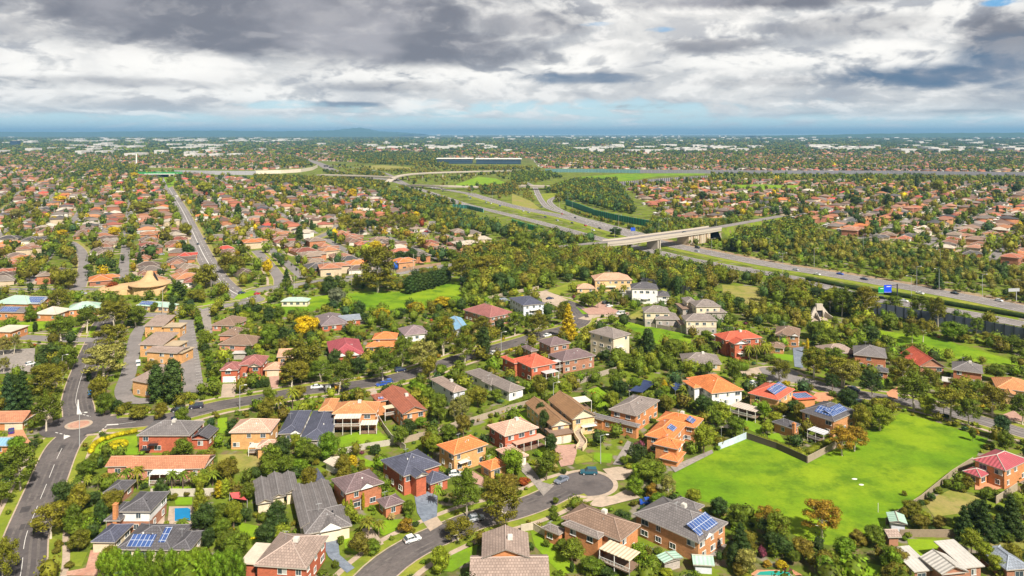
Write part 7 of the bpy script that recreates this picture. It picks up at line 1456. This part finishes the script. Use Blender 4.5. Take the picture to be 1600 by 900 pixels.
# ================================================================== WHERE THINGS GROW AND STAND BY THE HUNDRED
for x, y, r in TREES: stamp([(x-r*.45, y-r*.45), (x+r*.45, y-r*.45), (x+r*.45, y+r*.45), (x-r*.45, y+r*.45)], 8)
def PP(s): v = [float(q) for q in s.replace(' ', ',').split(',') if q]; return [G(v[i], v[i+1]) for i in range(0, len(v), 2)]
BELTS = [  # polygon
 (PP('1150,372 1230,350 1260,362 1210,392 1165,388'), 5, (7, 12), ('green','dark','olive')),
 (PP('1140,392 1240,362 1262,352 1270,366 1215,392 1160,396'), 4.5, (11, 15), ('green','dark','olive')),
 (PP('720,404 800,388 900,396 1000,412 1100,436 1190,447 1250,463 1290,480 1360,490 1360,494 1330,503 1240,488 1195,472 1128,450 1080,466 1010,448 930,424 880,444 800,458 740,470'), 5.0, (7, 12.5), ('olive','olive','green','green','lime','dark','bronze')),
 (PP('1090,468 1128,470 1160,485 1195,482 1240,495 1235,510 1150,500'), 5.5, (4, 8), ('green','lime','olive')),
 (PP('1235,500 1330,508 1420,518 1365,521 1290,520 1240,516'), 6, (4, 8), ('green','olive','bronze')),
 (PP('1370,510 1440,527 1600,558 1700,582 1700,600 1600,577 1480,546 1420,526'), 6, (4, 7.5), ('green','olive','olive','bronze')),
 (PP('1150,352 1215,345 1340,382 1440,392 1600,430 1720,455 1720,497 1600,470 1460,435 1400,428 1300,408 1200,394 1155,386'), 6.2, (4, 8.5), ('green','olive','dark','bronze','olive','pale')),
 (PP('600,300 660,318 740,345 800,362 880,372 945,385 905,390 800,376 720,362 640,325 590,310'), 7, (7, 12), ('dark','green','olive','bluedark')),
 (PP('120,258 230,262 230,266 120,266'), 11, (7,12), ('dark','olive')),
 (PP('395,276 560,283 610,290 600,298 480,290 400,286'), 10, (7, 11), ('olive','dark','olive')),
 (PP('852,300 900,283 960,281 975,300 990,335 960,332 925,322 900,314 880,316 862,318'), 6.5, (6, 12), ('dark','green','olive','bluedark')),
 (PP('872,324 905,334 960,350 1022,364 1025,370 985,366 930,350 880,332'), 4, (3, 5.5), ('olive','dark','bronze','green')),
 (PP('505,258 840,262 850,285 800,316 700,298 640,288 600,280 520,268'), 27, (5, 11), ('dark','olive','bronze')),
 (PP('505,268 545,270 600,272 590,280 530,280'), 9, (6, 10), ('dark','olive')), (PP('690,262 830,262 830,266 700,266'), 12, (6, 9), ('dark','olive','bronze')),
 (PP('620,293 668,303 720,322 700,322 650,310'), 8, (6, 10), ('dark','olive')), (PP('760,296 830,300 836,318 800,312'), 9, (3, 6), ('bronze','olive')),
 (PP('560,262 680,266 700,273 640,270 570,268'), 14, (5, 8), ('bronze','olive')), (PP('440,246 480,252 490,260 440,262'), 12, (8, 12), ('dark','olive')),
 (PP('530,240 680,243 700,252 560,252'), 14, (9, 13), ('dark','olive','bluedark')), (PP('1110,273 1700,279 1700,287 1110,281'), 15, (6, 11), ('dark','olive','green')),
 (PP('900,352 960,364 1020,376 1080,360 1180,340 1150,352 1060,372 1000,372'), 7, (5, 10), ('olive','green')),
 (PP('1020,348 1120,352 1180,350 1100,358 1040,372 1000,368'), 6.5, (6, 10), ('green','dark','olive')),
 (PP('745,288 812,290 806,304 752,306'), 7, (5, 7), ('bronze','dark')),
 (PP('560,252 700,256 700,262 560,256'), 14, (8, 12), ('dark','olive')),
 (PP('800,270 860,270 880,278 840,284 800,286'), 10, (6, 10), ('dark','green')),
 (PP('330,440 390,438 400,452 380,462 345,470 325,455'), 7, (7, 11), ('olive','green')),
 (PP('300,475 345,470 342,482 300,500'), 6, (5, 9), ('olive','green')),
 (PP('160,475 290,490 285,500 230,520 165,500'), 7, (6, 10), ('olive','green')),
 (PP('0,470 150,478 150,492 0,500'), 8, (5, 9), ('olive','green','bronze')),
 (PP('960,562 1115,556 1115,590 1040,592 960,580'), 3.6, (4, 7), ('green','lime','green')),
 (PP('1350,215 1650,219 1650,233 1350,231'), 22, (10, 16), ('dark','bluedark')),
 (PP('60,590 78,585 78,640 95,650 60,672 45,650'), 5.5, (4, 8), ('green','olive','dark')),
 (PP('1020,870 1100,880 1260,845 1320,850 1400,880 1380,905 1000,905'), 5.0, (3, 6), ('green','bronze','lime','dark')),
 (PP('500,915 740,905 700,870 640,890'), 5, (3, 6), ('green','dark','lime')),
]
stamp(PP('1000,372 1100,388 1200,408 1300,424 1400,441 1600,476 1720,500 1720,540 1600,512 1500,494 1420,482 1340,470 1260,447 1180,432 1080,414 1000,396'), 4)
hedge('long dark clipped median hedge between the two freeway carriageways', [('P',1262,438),('P',1330,451),('P',1420,466),('P',1500,480),('P',1600,497),('P',1690,515)], 3.2, 2.4, 'dark')
for p, *_r in BELTS: stamp(p, 16)
TREEPTS = []     # kind, x, y, h, w, colour
for poly, sp, hr, cols in BELTS:
    xs = [p[0] for p in poly]; ys = [p[1] for p in poly]; A_ = (max(xs)-min(xs))*(max(ys)-min(ys)); n = int(A_/(sp*sp)*1.15)
    X = rng.uniform(min(xs), max(xs), n); Y = rng.uniform(min(ys), max(ys), n); ok = inpoly(X, Y, poly) & ~occ_r(X, Y, 2.2, 1 | 2) & ~occ(X, Y, 4)
    for x, y in zip(X[ok], Y[ok]):
        h = random.uniform(*hr); kd = random.choice(('gum','broadleaf','broadleaf','gum')) if h > 6 else 'broadleaf'; TREEPTS.append((kd, x, y, h, h*random.uniform(.6, .9), random.choice(cols)))
# ---- suburban houses beyond the modelled gardens
SUB = [(PP('-260,262 -260,448 0,448 120,447 190,441 330,450 395,447 470,440 540,430 600,425 690,412 745,395 760,380 740,352 640,320 560,292 420,282 240,268'), (-.445, .896)),
       (PP('980,292 1110,281 1760,290 1760,440 1600,426 1440,386 1340,372 1235,340 1150,338 1040,345'), (.62, .78)),
       (PP('-300,243 -300,266 240,262 400,266 480,262 470,250 620,256 680,246 830,247 850,262 1110,266 1850,270 1850,243'), (-.2, .98)),
       (PP('845,250 850,263 1600,268 1600,250'), (.1, .99))]
RCL = [(.33,.115,.07),(.25,.085,.06),(.33,.165,.11),(.38,.17,.085),(.17,.105,.08),(.22,.145,.11),(.13,.095,.08),(.135,.112,.10),(.20,.17,.15),(.085,.08,.085),(.25,.19,.15),(.33,.14,.08),(.44,.38,.31),(.24,.12,.08),(.52,.175,.06),(.45,.075,.055)]
RCN = ['brick-red','deep red','salmon','orange-brown','brown','light brown','dark brown','grey-brown','grey','charcoal','taupe','terracotta','beige','red-brown','bright orange','scarlet']
WCL = [(.42,.18,.09),(.46,.24,.12),(.50,.40,.28),(.30,.13,.08),(.58,.54,.48)]
HP = []
seen = np.zeros((GNX//6, GNY//6), bool); streets = MB()
for poly, dv in SUB:
    dv = np.array(dv)/np.hypot(*dv); pv = np.array((-dv[1], dv[0])); P = np.array(poly); s_ = P@dv; t_ = P@pv
    rows = []; t0 = t_.min(); k = 0
    while t0 < t_.max(): rows.append((t0, 0)); rows.append((t0+21, 1)); k += 1; t0 += 21+32
    for t0, kk in rows:
        ss = np.arange(s_.min(), s_.max(), 18.4); ss = ss+rng.uniform(-3.4, 3.4, len(ss)); tt = t0+rng.uniform(-4, 4, len(ss)); X = ss*dv[0]+tt*pv[0]; Y = ss*dv[1]+tt*pv[1]
        ok = inpoly(X, Y, poly) & ~occ_r(X, Y, 8, 7 | 16) & (rng.uniform(size=len(ss)) > .09) & (Y < 3300)
        for x, y in zip(X[ok], Y[ok]):
            i, j = int((x-GX0)/6), int((y-GY0)/6)
            if not (1 < i < GNX//6-2 and 1 < j < GNY//6-2) or seen[i-1:i+2, j-1:j+2].any(): continue
            if abs(x) > .69*y+90: continue
            seen[i, j] = True; HP.append((x, y, math.atan2(dv[1], dv[0])+random.choice((0, 0, math.pi/2))+random.uniform(-.16, .16), random.uniform(13, 18), random.uniform(10, 13), 5.2 if random.random() < .14 else 2.8, random.choices(range(16), (9,6,6,6,10,10,9,10,9,9,9,6,6,7,3,3))[0], random.randrange(len(WCL)), random.choice((-1, 1))))
        if kk == 1:   # the street in front of this row
            for s0 in np.arange(s_.min(), s_.max(), 12.0):
                a = s0*dv+(t0+16)*pv
                if inpoly(np.array([a[0]]), np.array([a[1]]), poly)[0] and not occ_r(a[0], a[1], 5, 7 | 16) and a[1] < 2400 and abs(a[0]) < .69*a[1]+60:
                    b = a+dv*12.0; o = pv*3.3; streets.poly([(*(a+o), .01), (*(a-o), .01), (*(b-o), .01), (*(b+o), .01)])
tag(streets.build('suburb_streets', M_ASPH2), kind='structure')
HP.sort(key=lambda h: h[1]); NIND = 300-len(ALLH)
# individual mid-distance houses share these meshes
def std_house(L_, W_, h, wing, gable=False):
    wl, rf = MB(), MB(); wl.extrude([(-L_/2+.5, -W_/2+.5), (L_/2-.5, -W_/2+.5), (L_/2-.5, W_/2-.5), (-L_/2+.5, W_/2-.5)], 0, h-.1); roof_block(rf, -L_/2+.5, -W_/2+.5, L_/2-.5, W_/2-.5, h, 'hip', 23)
    if wing:
        x0, x1 = (-L_/2+.6, -L_/2+6.5) if wing < 0 else (L_/2-6.5, L_/2-.6); wl.extrude([(x0, -W_/2-3.5), (x1, -W_/2-3.5), (x1, -W_/2+2), (x0, -W_/2+2)], 0, h-.12); roof_block(rf, x0, -W_/2-3.5, x1, 0, h+.003, 'gy' if gable else 'hip', 23)
    return wl.mesh('wall', M_BRICK), rf.mesh('roof', [M_TILE, M_RIDGE, M_FASC])
STD = [std_house(15, 11, 2.9, 1), std_house(15, 11, 2.9, -1), std_house(16, 10, 2.9, 0), std_house(14, 11, 2.9, 1, True), std_house(12, 10, 5.3, 0), std_house(12, 10, 5.3, 1)]
SDIM = [(15, 11), (15, 11), (16, 10), (14, 11), (12, 10), (12, 10)]
wmid = MB(); wmid.box((0, 0, 0), (2.0, .1, 1.25)); WMID = wmid.mesh('window', M_GLASS)
for (x, y, rz, L_, W_, h, rc, wc, wg) in HP[:NIND]:
    k = random.choice((0, 1, 2, 3)) if h < 4 else random.choice((4, 5)); e = empty('house', (x, y, 0), rz); wl, rf = STD[k]; sx = L_/SDIM[k][0]; e.scale = (sx, sx, 1)
    j = random.uniform(.85, 1.25); place('wall', wl, e, WCL[wc]); place('roof', rf, e, tuple(c*j for c in RCL[rc]))
    fy = -SDIM[k][1]/2+.46
    for q in ((-3.6, 3.4) if y < 620 else (0,)): place('window', WMID, e, None, (q, fy, 1.6))
    if y < 560: w_ = place('window', WMID, e, None, (SDIM[k][0]/2-.46, 1.0, 1.6), math.pi/2); w_ = place('window', WMID, e, None, (-SDIM[k][0]/2+.46, 1.0, 1.6), math.pi/2)
    e['category'] = 'house'; e['group'] = 'houses of the far estates'; PENDING.append((e, RCN[rc]+'-roofed '+('two-storey house' if h > 4 else 'bungalow'), x, y))
for x, y, rz, L_, W_, *_r in HP:
    c, s = math.cos(rz), math.sin(rz); stamp([(x+c*a-s*b, y+s*a+c*b) for a, b in ((-L_/2, -W_/2-2), (L_/2, -W_/2-2), (L_/2, W_/2), (-L_/2, W_/2))], 2)
drv = MB()
for i_, (x, y, rz, L_, W_, h, *_r) in enumerate(HP):
    c, s = math.cos(rz), math.sin(rz); x0 = random.choice((-1, 1))*(L_/2+1.6); q_ = [(x0-1.5, -W_/2-7), (x0+1.5, -W_/2-7), (x0+1.5, W_/2-2), (x0-1.5, W_/2-2)]
    drv.poly([(x+c*a-s*b, y+s*a+c*b, .03+.0005*(i_ % 9)) for a, b in q_])
    if i_ % 2: drv.poly([(x+c*a-s*b, y+s*a+c*b, .04+.0005*(i_ % 9)) for a, b in ((-3, W_/2), (3.5, W_/2), (3.5, W_/2+3), (-3, W_/2+3))])
tag(drv.build('driveways', M_FOOT), kind='structure')
mbc = MB(); mbc.box((0, 0, .62), (4.3, 1.75, .66)); mbc.box((-.2, 0, 1.16), (2.3, 1.5, .44), 1); mbc.box((-.2, 0, 1.4), (1.9, 1.4, .06))
for sx in (-1.3, 1.3): mbc.box((sx, 0, .3), (.6, 1.8, .6), 2)
farcar = mbc.mesh('parked_car', [M_CAR, M_GLASS, M_DARK])
for i_, (x, y, rz, L_, W_, *_r) in enumerate([h for h in HP if h[1] < 1000][::5][:70]):
    c, s = math.cos(rz), math.sin(rz); a, b = random.choice((-1, 1))*(L_/2+1.6), -W_/2-3; cn, cc_ = random.choice((('white', WH), ('silver', SV), ('dark', DB), ('red', (.4,.02,.02)), ('black', BK), ('white', WH)))
    o = place('parked_car', farcar, None, cc_, (x+c*a-s*b, y+s*a+c*b, .06), rz+math.pi/2); o['category'] = 'car'; o['group'] = 'cars parked in the estates'; PENDING.append((o, cn+' car parked at an estate house', o.location.x, o.location.y))
def mass_houses(name, H_):
    "many houses as one object: walls and hipped roofs, each with its own colours"
    n = len(H_); A = np.array([[q[0], q[1], q[2], q[3]/2, q[4]/2, q[5], q[8]] for q in H_]); rc = np.array([RCL[q[6] % len(RCL)] for q in H_])*rng.uniform(.8, 1.3, (n, 1)); wc = np.array([WCL[q[7] % len(WCL)] for q in H_])
    a, b, h = A[:, 3], A[:, 4], A[:, 5]; m = np.minimum(a, b); rh = m*.43; V, Fq, C = [], [], []; z0 = np.zeros(n)
    def part(x0, x1, y0, y1, zt, along_x, base):
        w = [(x0, y0, z0), (x1, y0, z0), (x1, y1, z0), (x0, y1, z0), (x0, y0, zt), (x1, y0, zt), (x1, y1, zt), (x0, y1, zt)]
        hw = np.minimum(np.abs(x1-x0), np.abs(y1-y0))/2; cx, cy = (x0+x1)/2, (y0+y1)/2
        r = [(x0-.5, y0-.5, zt), (x1+.5, y0-.5, zt), (x1+.5, y1+.5, zt), (x0-.5, y1+.5, zt)]
        if along_x: r += [(x0+hw, cy, zt+hw*.45), (x1-hw, cy, zt+hw*.45)]; rf = [(0,1,5,4),(1,2,5,5),(2,3,4,5),(3,0,4,4)]
        else: r += [(cx, y0+hw, zt+hw*.45), (cx, y1-hw, zt+hw*.45)]; rf = [(0,1,4,4),(1,2,5,4),(2,3,5,5),(3,0,4,5)]
        v = np.stack([np.stack([p[0], p[1], p[2]+z0], 1) for p in w+r], 1); f = [(0,1,5,4),(1,2,6,5),(2,3,7,6),(3,0,4,7)]+[tuple(8+i for i in q) for q in rf]
        V.append(v); Fq.append([tuple(base+i for i in q) for q in f]); c = np.concatenate([np.repeat(wc[:, None], 8, 1), np.repeat(rc[:, None], 6, 1)], 1); C.append(c)
    part(-a+.5, a-.5, -b+.5, b-.5, h, True, 0); sg = A[:, 6]; part(np.where(sg > 0, a-6.5, -a+.6), np.where(sg > 0, a-.6, -a+6.5), -b-3.0, z0, h+.02, False, 14)
    if 'far' in name: rc = np.clip(rng.uniform(.25, .7, (n, 1))*np.array([[1, .95, .88]]), 0, 1); wc = rc*.8; part(a-3.5, a, b+2.5, b+6, z0+2.2, True, 28)
    V = np.concatenate(V, 1); C = np.concatenate(C, 1); c, s = np.cos(A[:, 2])[:, None], np.sin(A[:, 2])[:, None]
    X = V[:, :, 0]*c-V[:, :, 1]*s+A[:, 0:1]; Y = V[:, :, 0]*s+V[:, :, 1]*c+A[:, 1:2]; V = np.stack([X, Y, V[:, :, 2]], 2); nv = V.shape[1]
    faces = [q for fs in Fq for q in fs]; quads = [q for q in faces if q[3] != q[2]]; tris = [q[:3] for q in faces if q[3] == q[2]]
    off = (np.arange(n)*nv)[:, None, None]; q4 = (np.array(quads)[None]+off).reshape(-1, 4); q3 = (np.array(tris)[None]+off).reshape(-1, 3)
    me = bpy.data.meshes.new(name); me.vertices.add(n*nv); me.vertices.foreach_set('co', V.astype(np.float32).ravel()); loops = np.concatenate([q4.ravel(), q3.ravel()]); me.loops.add(len(loops)); me.loops.foreach_set('vertex_index', loops.astype(np.int32))
    st = np.concatenate([np.arange(len(q4))*4, len(q4)*4+np.arange(len(q3))*3]); me.polygons.add(len(st)); me.polygons.foreach_set('loop_start', st.astype(np.int32)); me.polygons.foreach_set('loop_total', np.concatenate([np.full(len(q4), 4), np.full(len(q3), 3)]).astype(np.int32))
    ca = me.color_attributes.new('Col', 'FLOAT_COLOR', 'POINT'); ca.data.foreach_set('color', np.concatenate([C.reshape(-1, 3), np.ones((n*nv, 1))], 1).astype(np.float32).ravel()); me.materials.append(M_ATTR); me.update(); me.validate()
    o = place(name, me); tag(o, kind='stuff'); return o
mass_houses('far_houses', HP[NIND:])
# ---- yard trees through the estates
for nn_, (poly, dv) in enumerate(SUB):
    xs = [p[0] for p in poly]; ys = [min(p[1], 3300) for p in poly]; A_ = (max(xs)-min(xs))*(max(ys)-min(ys)); n = int(A_/44); X = rng.uniform(min(xs), max(xs), n); Y = rng.uniform(min(ys), max(ys), n)
    ok = inpoly(X, Y, poly) & ~occ(X, Y, 7 | 8 | 16) & ~occ_r(X, Y, 1.4, 1) & (np.abs(X) < .69*Y+60)
    dens = np.sin(X*.013+1)*np.cos(Y*.011)+np.sin(X*.031+Y*.023)*.6; ok &= rng.uniform(size=n) < np.clip(.50+dens*.26, .12, .95)
    for x, y in zip(X[ok], Y[ok]):
        r = random.random(); h = random.choice((2.5, 3.5, 4.5, 6, 7.5, 10)) if r > .1 else random.uniform(9, 14); TREEPTS.append(('column' if random.random() < .06 else ('gum' if h > 8 else 'broadleaf'), x, y, h, h*random.uniform(.55, 1.0), random.choices(('olive','green','dark','lime','bronze','gold','yellow','bluedark','amber','rust'), (30,26,22,8,8,1.5,1.1,5,.8,.4) if y < 1500 else (24,22,34,2,6,.4,.3,12,.2,.1))[0]))
# ---- gardens round the modelled houses
SHRUBS = []
n = 30000; Y = rng.uniform(122, 640, n); X = rng.uniform(-1, 1, n)*(.69*Y+60); v_ = V0+CAMH*F/Y; u_ = U0+X*F/Y
insub = np.zeros(n, bool)
for p, _d in SUB[:2]: insub |= inpoly(X, Y, p)
ok = ~occ(X, Y, 31) & ~insub & ~occ_r(X, Y, 1.0, 3); X, Y = X[ok], Y[ok]
gr = {}
for x, y in zip(X, Y):
    big = random.random() < .36; r = random.uniform(1.7, 3.5) if big else random.uniform(.6, 1.3)
    if big and (occ(x, y+3, 1) or occ(x, y+6, 3) or occ(x, y+3, 6)): continue
    if not big and occ(x, y+2.0, 1) and random.random() < .6: continue
    kx, ky = int(x//4), int(y//4)
    if any((x-a)**2+(y-b)**2 < (.8*(r+rr))**2 for i in (-1, 0, 1) for j in (-1, 0, 1) for a, b, rr in gr.get((kx+i, ky+j), ())): continue
    if math.sin(x*.11+2)*math.cos(y*.09)+math.sin(x*.05-y*.04) < random.uniform(-2.0, -.7): continue
    gr.setdefault((kx, ky), []).append((x, y, r)); cn = random.choices(('green','olive','dark','lime','bright','bronze','gold','amber','rust','purple','flower','bluedark'), (28,24,16,9,10,5,2,1,.8,1,2,2))[0]
    if big and cn in ('rust','purple','flower','gold','amber'): cn = random.choice(('green','olive','bright','dark'))
    if big: TREEPTS.append(('broadleaf', x, y, r*random.uniform(1.7, 2.8), 2*r, cn))
    else: SHRUBS.append(('shrub', x, y, r*random.uniform(1.1, 1.8), 2.2*r, cn))
print('houses', len(HP), 'trees', len(TREES), 'more', len(TREEPTS), 'shrubs', len(SHRUBS))
TREEPTS.sort(key=lambda t: -(t[3]*t[4])/(t[2]**2)); SHRUBS.sort(key=lambda t: -(t[3]*t[4])/(t[2]**2))
infr = lambda x, y: abs(x)/y < .685 and y > 160
NT_ = max(0, 300-sum(1 for s_ in TL_ if s_.split()[1] not in ('shrub', 'ball'))) + 120
def split(lst, n):
    a, b = [], []
    for t in lst: (a if len(a) < n and infr(t[1], t[2]) else b).append(t)
    return a, b
ti, tr = split(TREEPTS, NT_); si, sr = split(SHRUBS, 230)
for t in ti+si: put_tree(*t)
def mass_plants(name, pts, nq, cores, lsize):
    "a mass of crowns as one object: leaf faces and broken cores, coarser with distance"
    n = len(pts)
    if not n: return
    rg = np.random.default_rng(n); A = np.array([[t[1], t[2], t[3], t[4]] for t in pts]); cols = np.array([TC[t[5]] for t in pts])*rg.uniform(.78, 1.25, (n, 1))
    d = sph(n*nq, rg).reshape(n, nq, 3); lump = rg.uniform(.55, 1.08, (n, nq, 1)); w, h = A[:, 3][:, None], A[:, 2][:, None]; low = .12
    C = np.empty((n, nq, 3)); C[:, :, 0] = A[:, 0:1]+d[:, :, 0]*w/2*lump[:, :, 0]; C[:, :, 1] = A[:, 1:2]+d[:, :, 1]*w/2*lump[:, :, 0]; C[:, :, 2] = h*(.56+d[:, :, 2]*.44*lump[:, :, 0])
    N = d+rg.normal(size=d.shape)*.4; N /= np.linalg.norm(N, axis=2, keepdims=True); a = np.cross(N, rg.normal(size=d.shape)); a /= np.linalg.norm(a, axis=2, keepdims=True); b = np.cross(N, a)
    s = (lsize*w*rg.uniform(.7, 1.3, (n, nq)))[:, :, None]; a = a*s; b = b*s*.7
    V = np.stack([C-a*.5-b*.35, C+a*.1-b*.5, C+a*.5+b*.3, C-a*.1+b*.5], 2).reshape(-1, 3); col = np.repeat(cols, nq*4, 0)
    ev = ICV[None]*np.stack([w*.38, w*.38, h*.36], 2)*rg.uniform(.75, 1.15, (n, 12, 1)); ev[:, :, 0] += A[:, 0:1]; ev[:, :, 1] += A[:, 1:2]; ev[:, :, 2] += h*.52; ef = (ICF[None]+(np.arange(n)*12)[:, None, None]).reshape(-1, 3); ev = ev.reshape(-1, 3)
    col = np.concatenate([col, np.repeat(cols, 12, 0)]); col = np.concatenate([col, np.ones((len(col), 1))], 1)
    o = place(name, quads_mesh(name, V, M_LEAFV, (ev, ef), col)); tag(o, kind='stuff'); return o
trn = [t for t in tr if t[2] < 560]; tm1 = [t for t in tr if 560 <= t[2] < 950]; tm2 = [t for t in tr if 950 <= t[2] < 1700]; tm3 = [t for t in tr if t[2] >= 1700]
mass_plants('near_tree_mass', trn, 170, True, .13); mass_plants('middle_tree_mass', tm1, 70, True, .19); mass_plants('far_tree_mass', tm2, 26, True, .3); mass_plants('distant_tree_mass', tm3, 10, True, .42)
mass_plants('shrubbery', sr, 60, True, .2)
# ---- the plain beyond 3.3 km: woods, roofs, sheds out to the hills
n = 40000; q = rng.uniform(0, 1, n); Y = 3200*(13500/3200)**(q**.85); X = rng.uniform(-1, 1, n)*.70*Y; patch = np.sin(X*.0021+3)*np.cos(Y*.0016)+.5*np.sin(X*.006+Y*.003)
keep = rng.uniform(size=n) < np.clip(.62-patch*.3, .2, 1); X, Y = X[keep], Y[keep]
sc_ = np.clip(Y/3300, 1, 3.2)
mass_plants('distant_woods', [('b', x, y, rng.uniform(7, 13)*(1+.12*s), rng.uniform(14, 28)*s**.7, random.choice(('dark','dark','bluedark','olive','green'))) for x, y, s in zip(X, Y, sc_)], 5, True, .4)
n = 9000; q = rng.uniform(0, 1, n); Y = 3250*(10500/3250)**q; X = rng.uniform(-1, 1, n)*.70*Y; keep = ((np.sin(X*.0019+3)*np.cos(Y*.0013)+.6*np.sin(X*.005+Y*.002)) > -.35) ; X, Y = X[keep], Y[keep]
far = [(x, y, rng.uniform(0, 3), rng.uniform(14, 24)*(1+.25*y/8000), rng.uniform(10, 16)*(1+.25*y/8000), 4.0, random.randrange(len(RCL)), random.randrange(len(WCL)), 1) for x, y in zip(X, Y)]
mass_houses('distant_houses', far)
# warehouses: pale sheds in bands
mbw = []; 
def shed_band(u0, u1, v0, v1, n, wmin=40, wmax=140, c=.5):
    for _ in range(n):
        u, v = random.uniform(u0, u1), random.uniform(v0, v1); x, y = G(u, v); mbw.append((x, y, random.uniform(wmin, wmax), random.uniform(40, 110), random.uniform(9, 15)*(1+y/14000), c*random.uniform(.75, 1.1)))
shed_band(905, 1160, 229, 238, 24, 40, 110); shed_band(1260, 1350, 230, 234, 6, 60, 130); shed_band(90, 480, 217, 223, 70, 30, 120); shed_band(640, 900, 212, 219, 26, 40, 120); shed_band(900, 1650, 212, 222, 110, 30, 70, .5); shed_band(120, 420, 226, 234, 20, 25, 80); shed_band(560, 800, 226, 234, 18, 25, 70); shed_band(0, 500, 234, 246, 16, 25, 50); shed_band(1400, 1700, 222, 238, 34, 25, 80)
shed_band(-200, 60, 215, 226, 20, 40, 120); shed_band(0, 1600, 222, 240, 40, 20, 50, .5)
mbs = MB(); 
for x, y, w_, d_, h, c in mbw: mbs.box((x, y, h/2), (w_, d_, h))
o = mbs.build('distant_warehouses', simple('pale_cladding', (.52,.50,.47), .7, .3, .01)); tag(o, kind='stuff')
for i, (u, v, w_, d_, h) in enumerate(((945,233,150,60,16),(1070,236,210,60,14),(1110,232,170,60,17),(1310,234,250,70,15),(1180,231,90,50,14),(300,240.5,60,30,11))):
    x, y = G(u, v); e = empty('warehouse', (x, y, 0)); mb = MB(); mb.box((0, 0, h/2), (w_, d_, h)); mb.build('wall', simple('pale_cladding', (.66,.62,.58), .7, .25, .01), e)
    mb = MB()
    for k in range(4): roof_block(mb, -w_/2+k*w_/4, -d_/2, -w_/2+(k+1)*w_/4, d_/2, h+.2, 'gy', 8, .5, 0, 0, 0)
    mb.build('roof', M_WHITE, e); e['category'] = 'warehouse'; e['group'] = 'pale warehouses on the plain'; PENDING.append((e, 'long pale warehouse on the plain', x, y))
x, y = G(24, 228); e = empty('tower_block', (x, y, 0)); mb = MB(); mb.box((0, 0, 18), (50, 40, 36)); mb.build('wall', simple('dark_blue_glass', (.02,.045,.08), .25), e); mb = MB(); mb.box((0, 0, 37.5), (30, 25, 3)); mb.build('plant_room', M_CONC, e); tag(e, 'lone squat dark office block standing on the far plain', 'tower block')
# ================================================================== LABELS FROM WHAT STANDS NEARBY
_n = 0
grp = {}
LA = np.array([(x, y) for _s, x, y in LAND])
for o, look, x, y in PENDING:
    d = np.hypot(LA[:, 0]-x, LA[:, 1]-y); i = int(np.argmin(d)); s, lx, ly = LAND[i]
    rel = 'behind' if y-ly > abs(x-lx)*.8 else ('in front of' if ly-y > abs(x-lx)*.8 else 'beside')
    grp.setdefault((look, rel, s), []).append((float(d[i]), o))
WORDS = lambda t: len(t.replace('-', ' ').split())
for (look, rel, s), v in grp.items():
    v.sort(key=lambda q: q[0])
    for k, (_d, o) in enumerate(v):
        if len(v) == 1: o['label'] = f'{look} {rel} {s}'
        elif k == 0: o['label'] = f'{look} closest {rel} {s}'
        else: o['label'] = f'{ORD[min(k, len(ORD)-1)]} {look} {rel} {s}'
        if len(o['label'].split()) > 16:
            for a_ in ('tall ', 'small ', 'closest '): o['label'] = o['label'].replace(a_, '', 1) if len(o['label'].split()) > 16 else o['label']
# ================================================================== AIR
# one even box of air round the camera and everything that fades; the sky stays outside
hz = MB(); hz.box((0, 34000, 148), (110000, 70000, 300)) 
M_HAZE = bpy.data.materials.new('haze'); M_HAZE.use_nodes = True; t_ = M_HAZE.node_tree; t_.nodes.clear(); vo = t_.nodes.new('ShaderNodeVolumePrincipled'); oo = t_.nodes.new('ShaderNodeOutputMaterial')
vo.inputs['Color'].default_value = (0.25, 0.50, 0.78, 1); vo.inputs['Density'].default_value = 5.6e-5; vo.inputs['Anisotropy'].default_value = 0.0
t_.links.new(vo.outputs[0], oo.inputs['Volume'])
h_ = hz.build('haze', M_HAZE); tag(h_, kind='stuff')
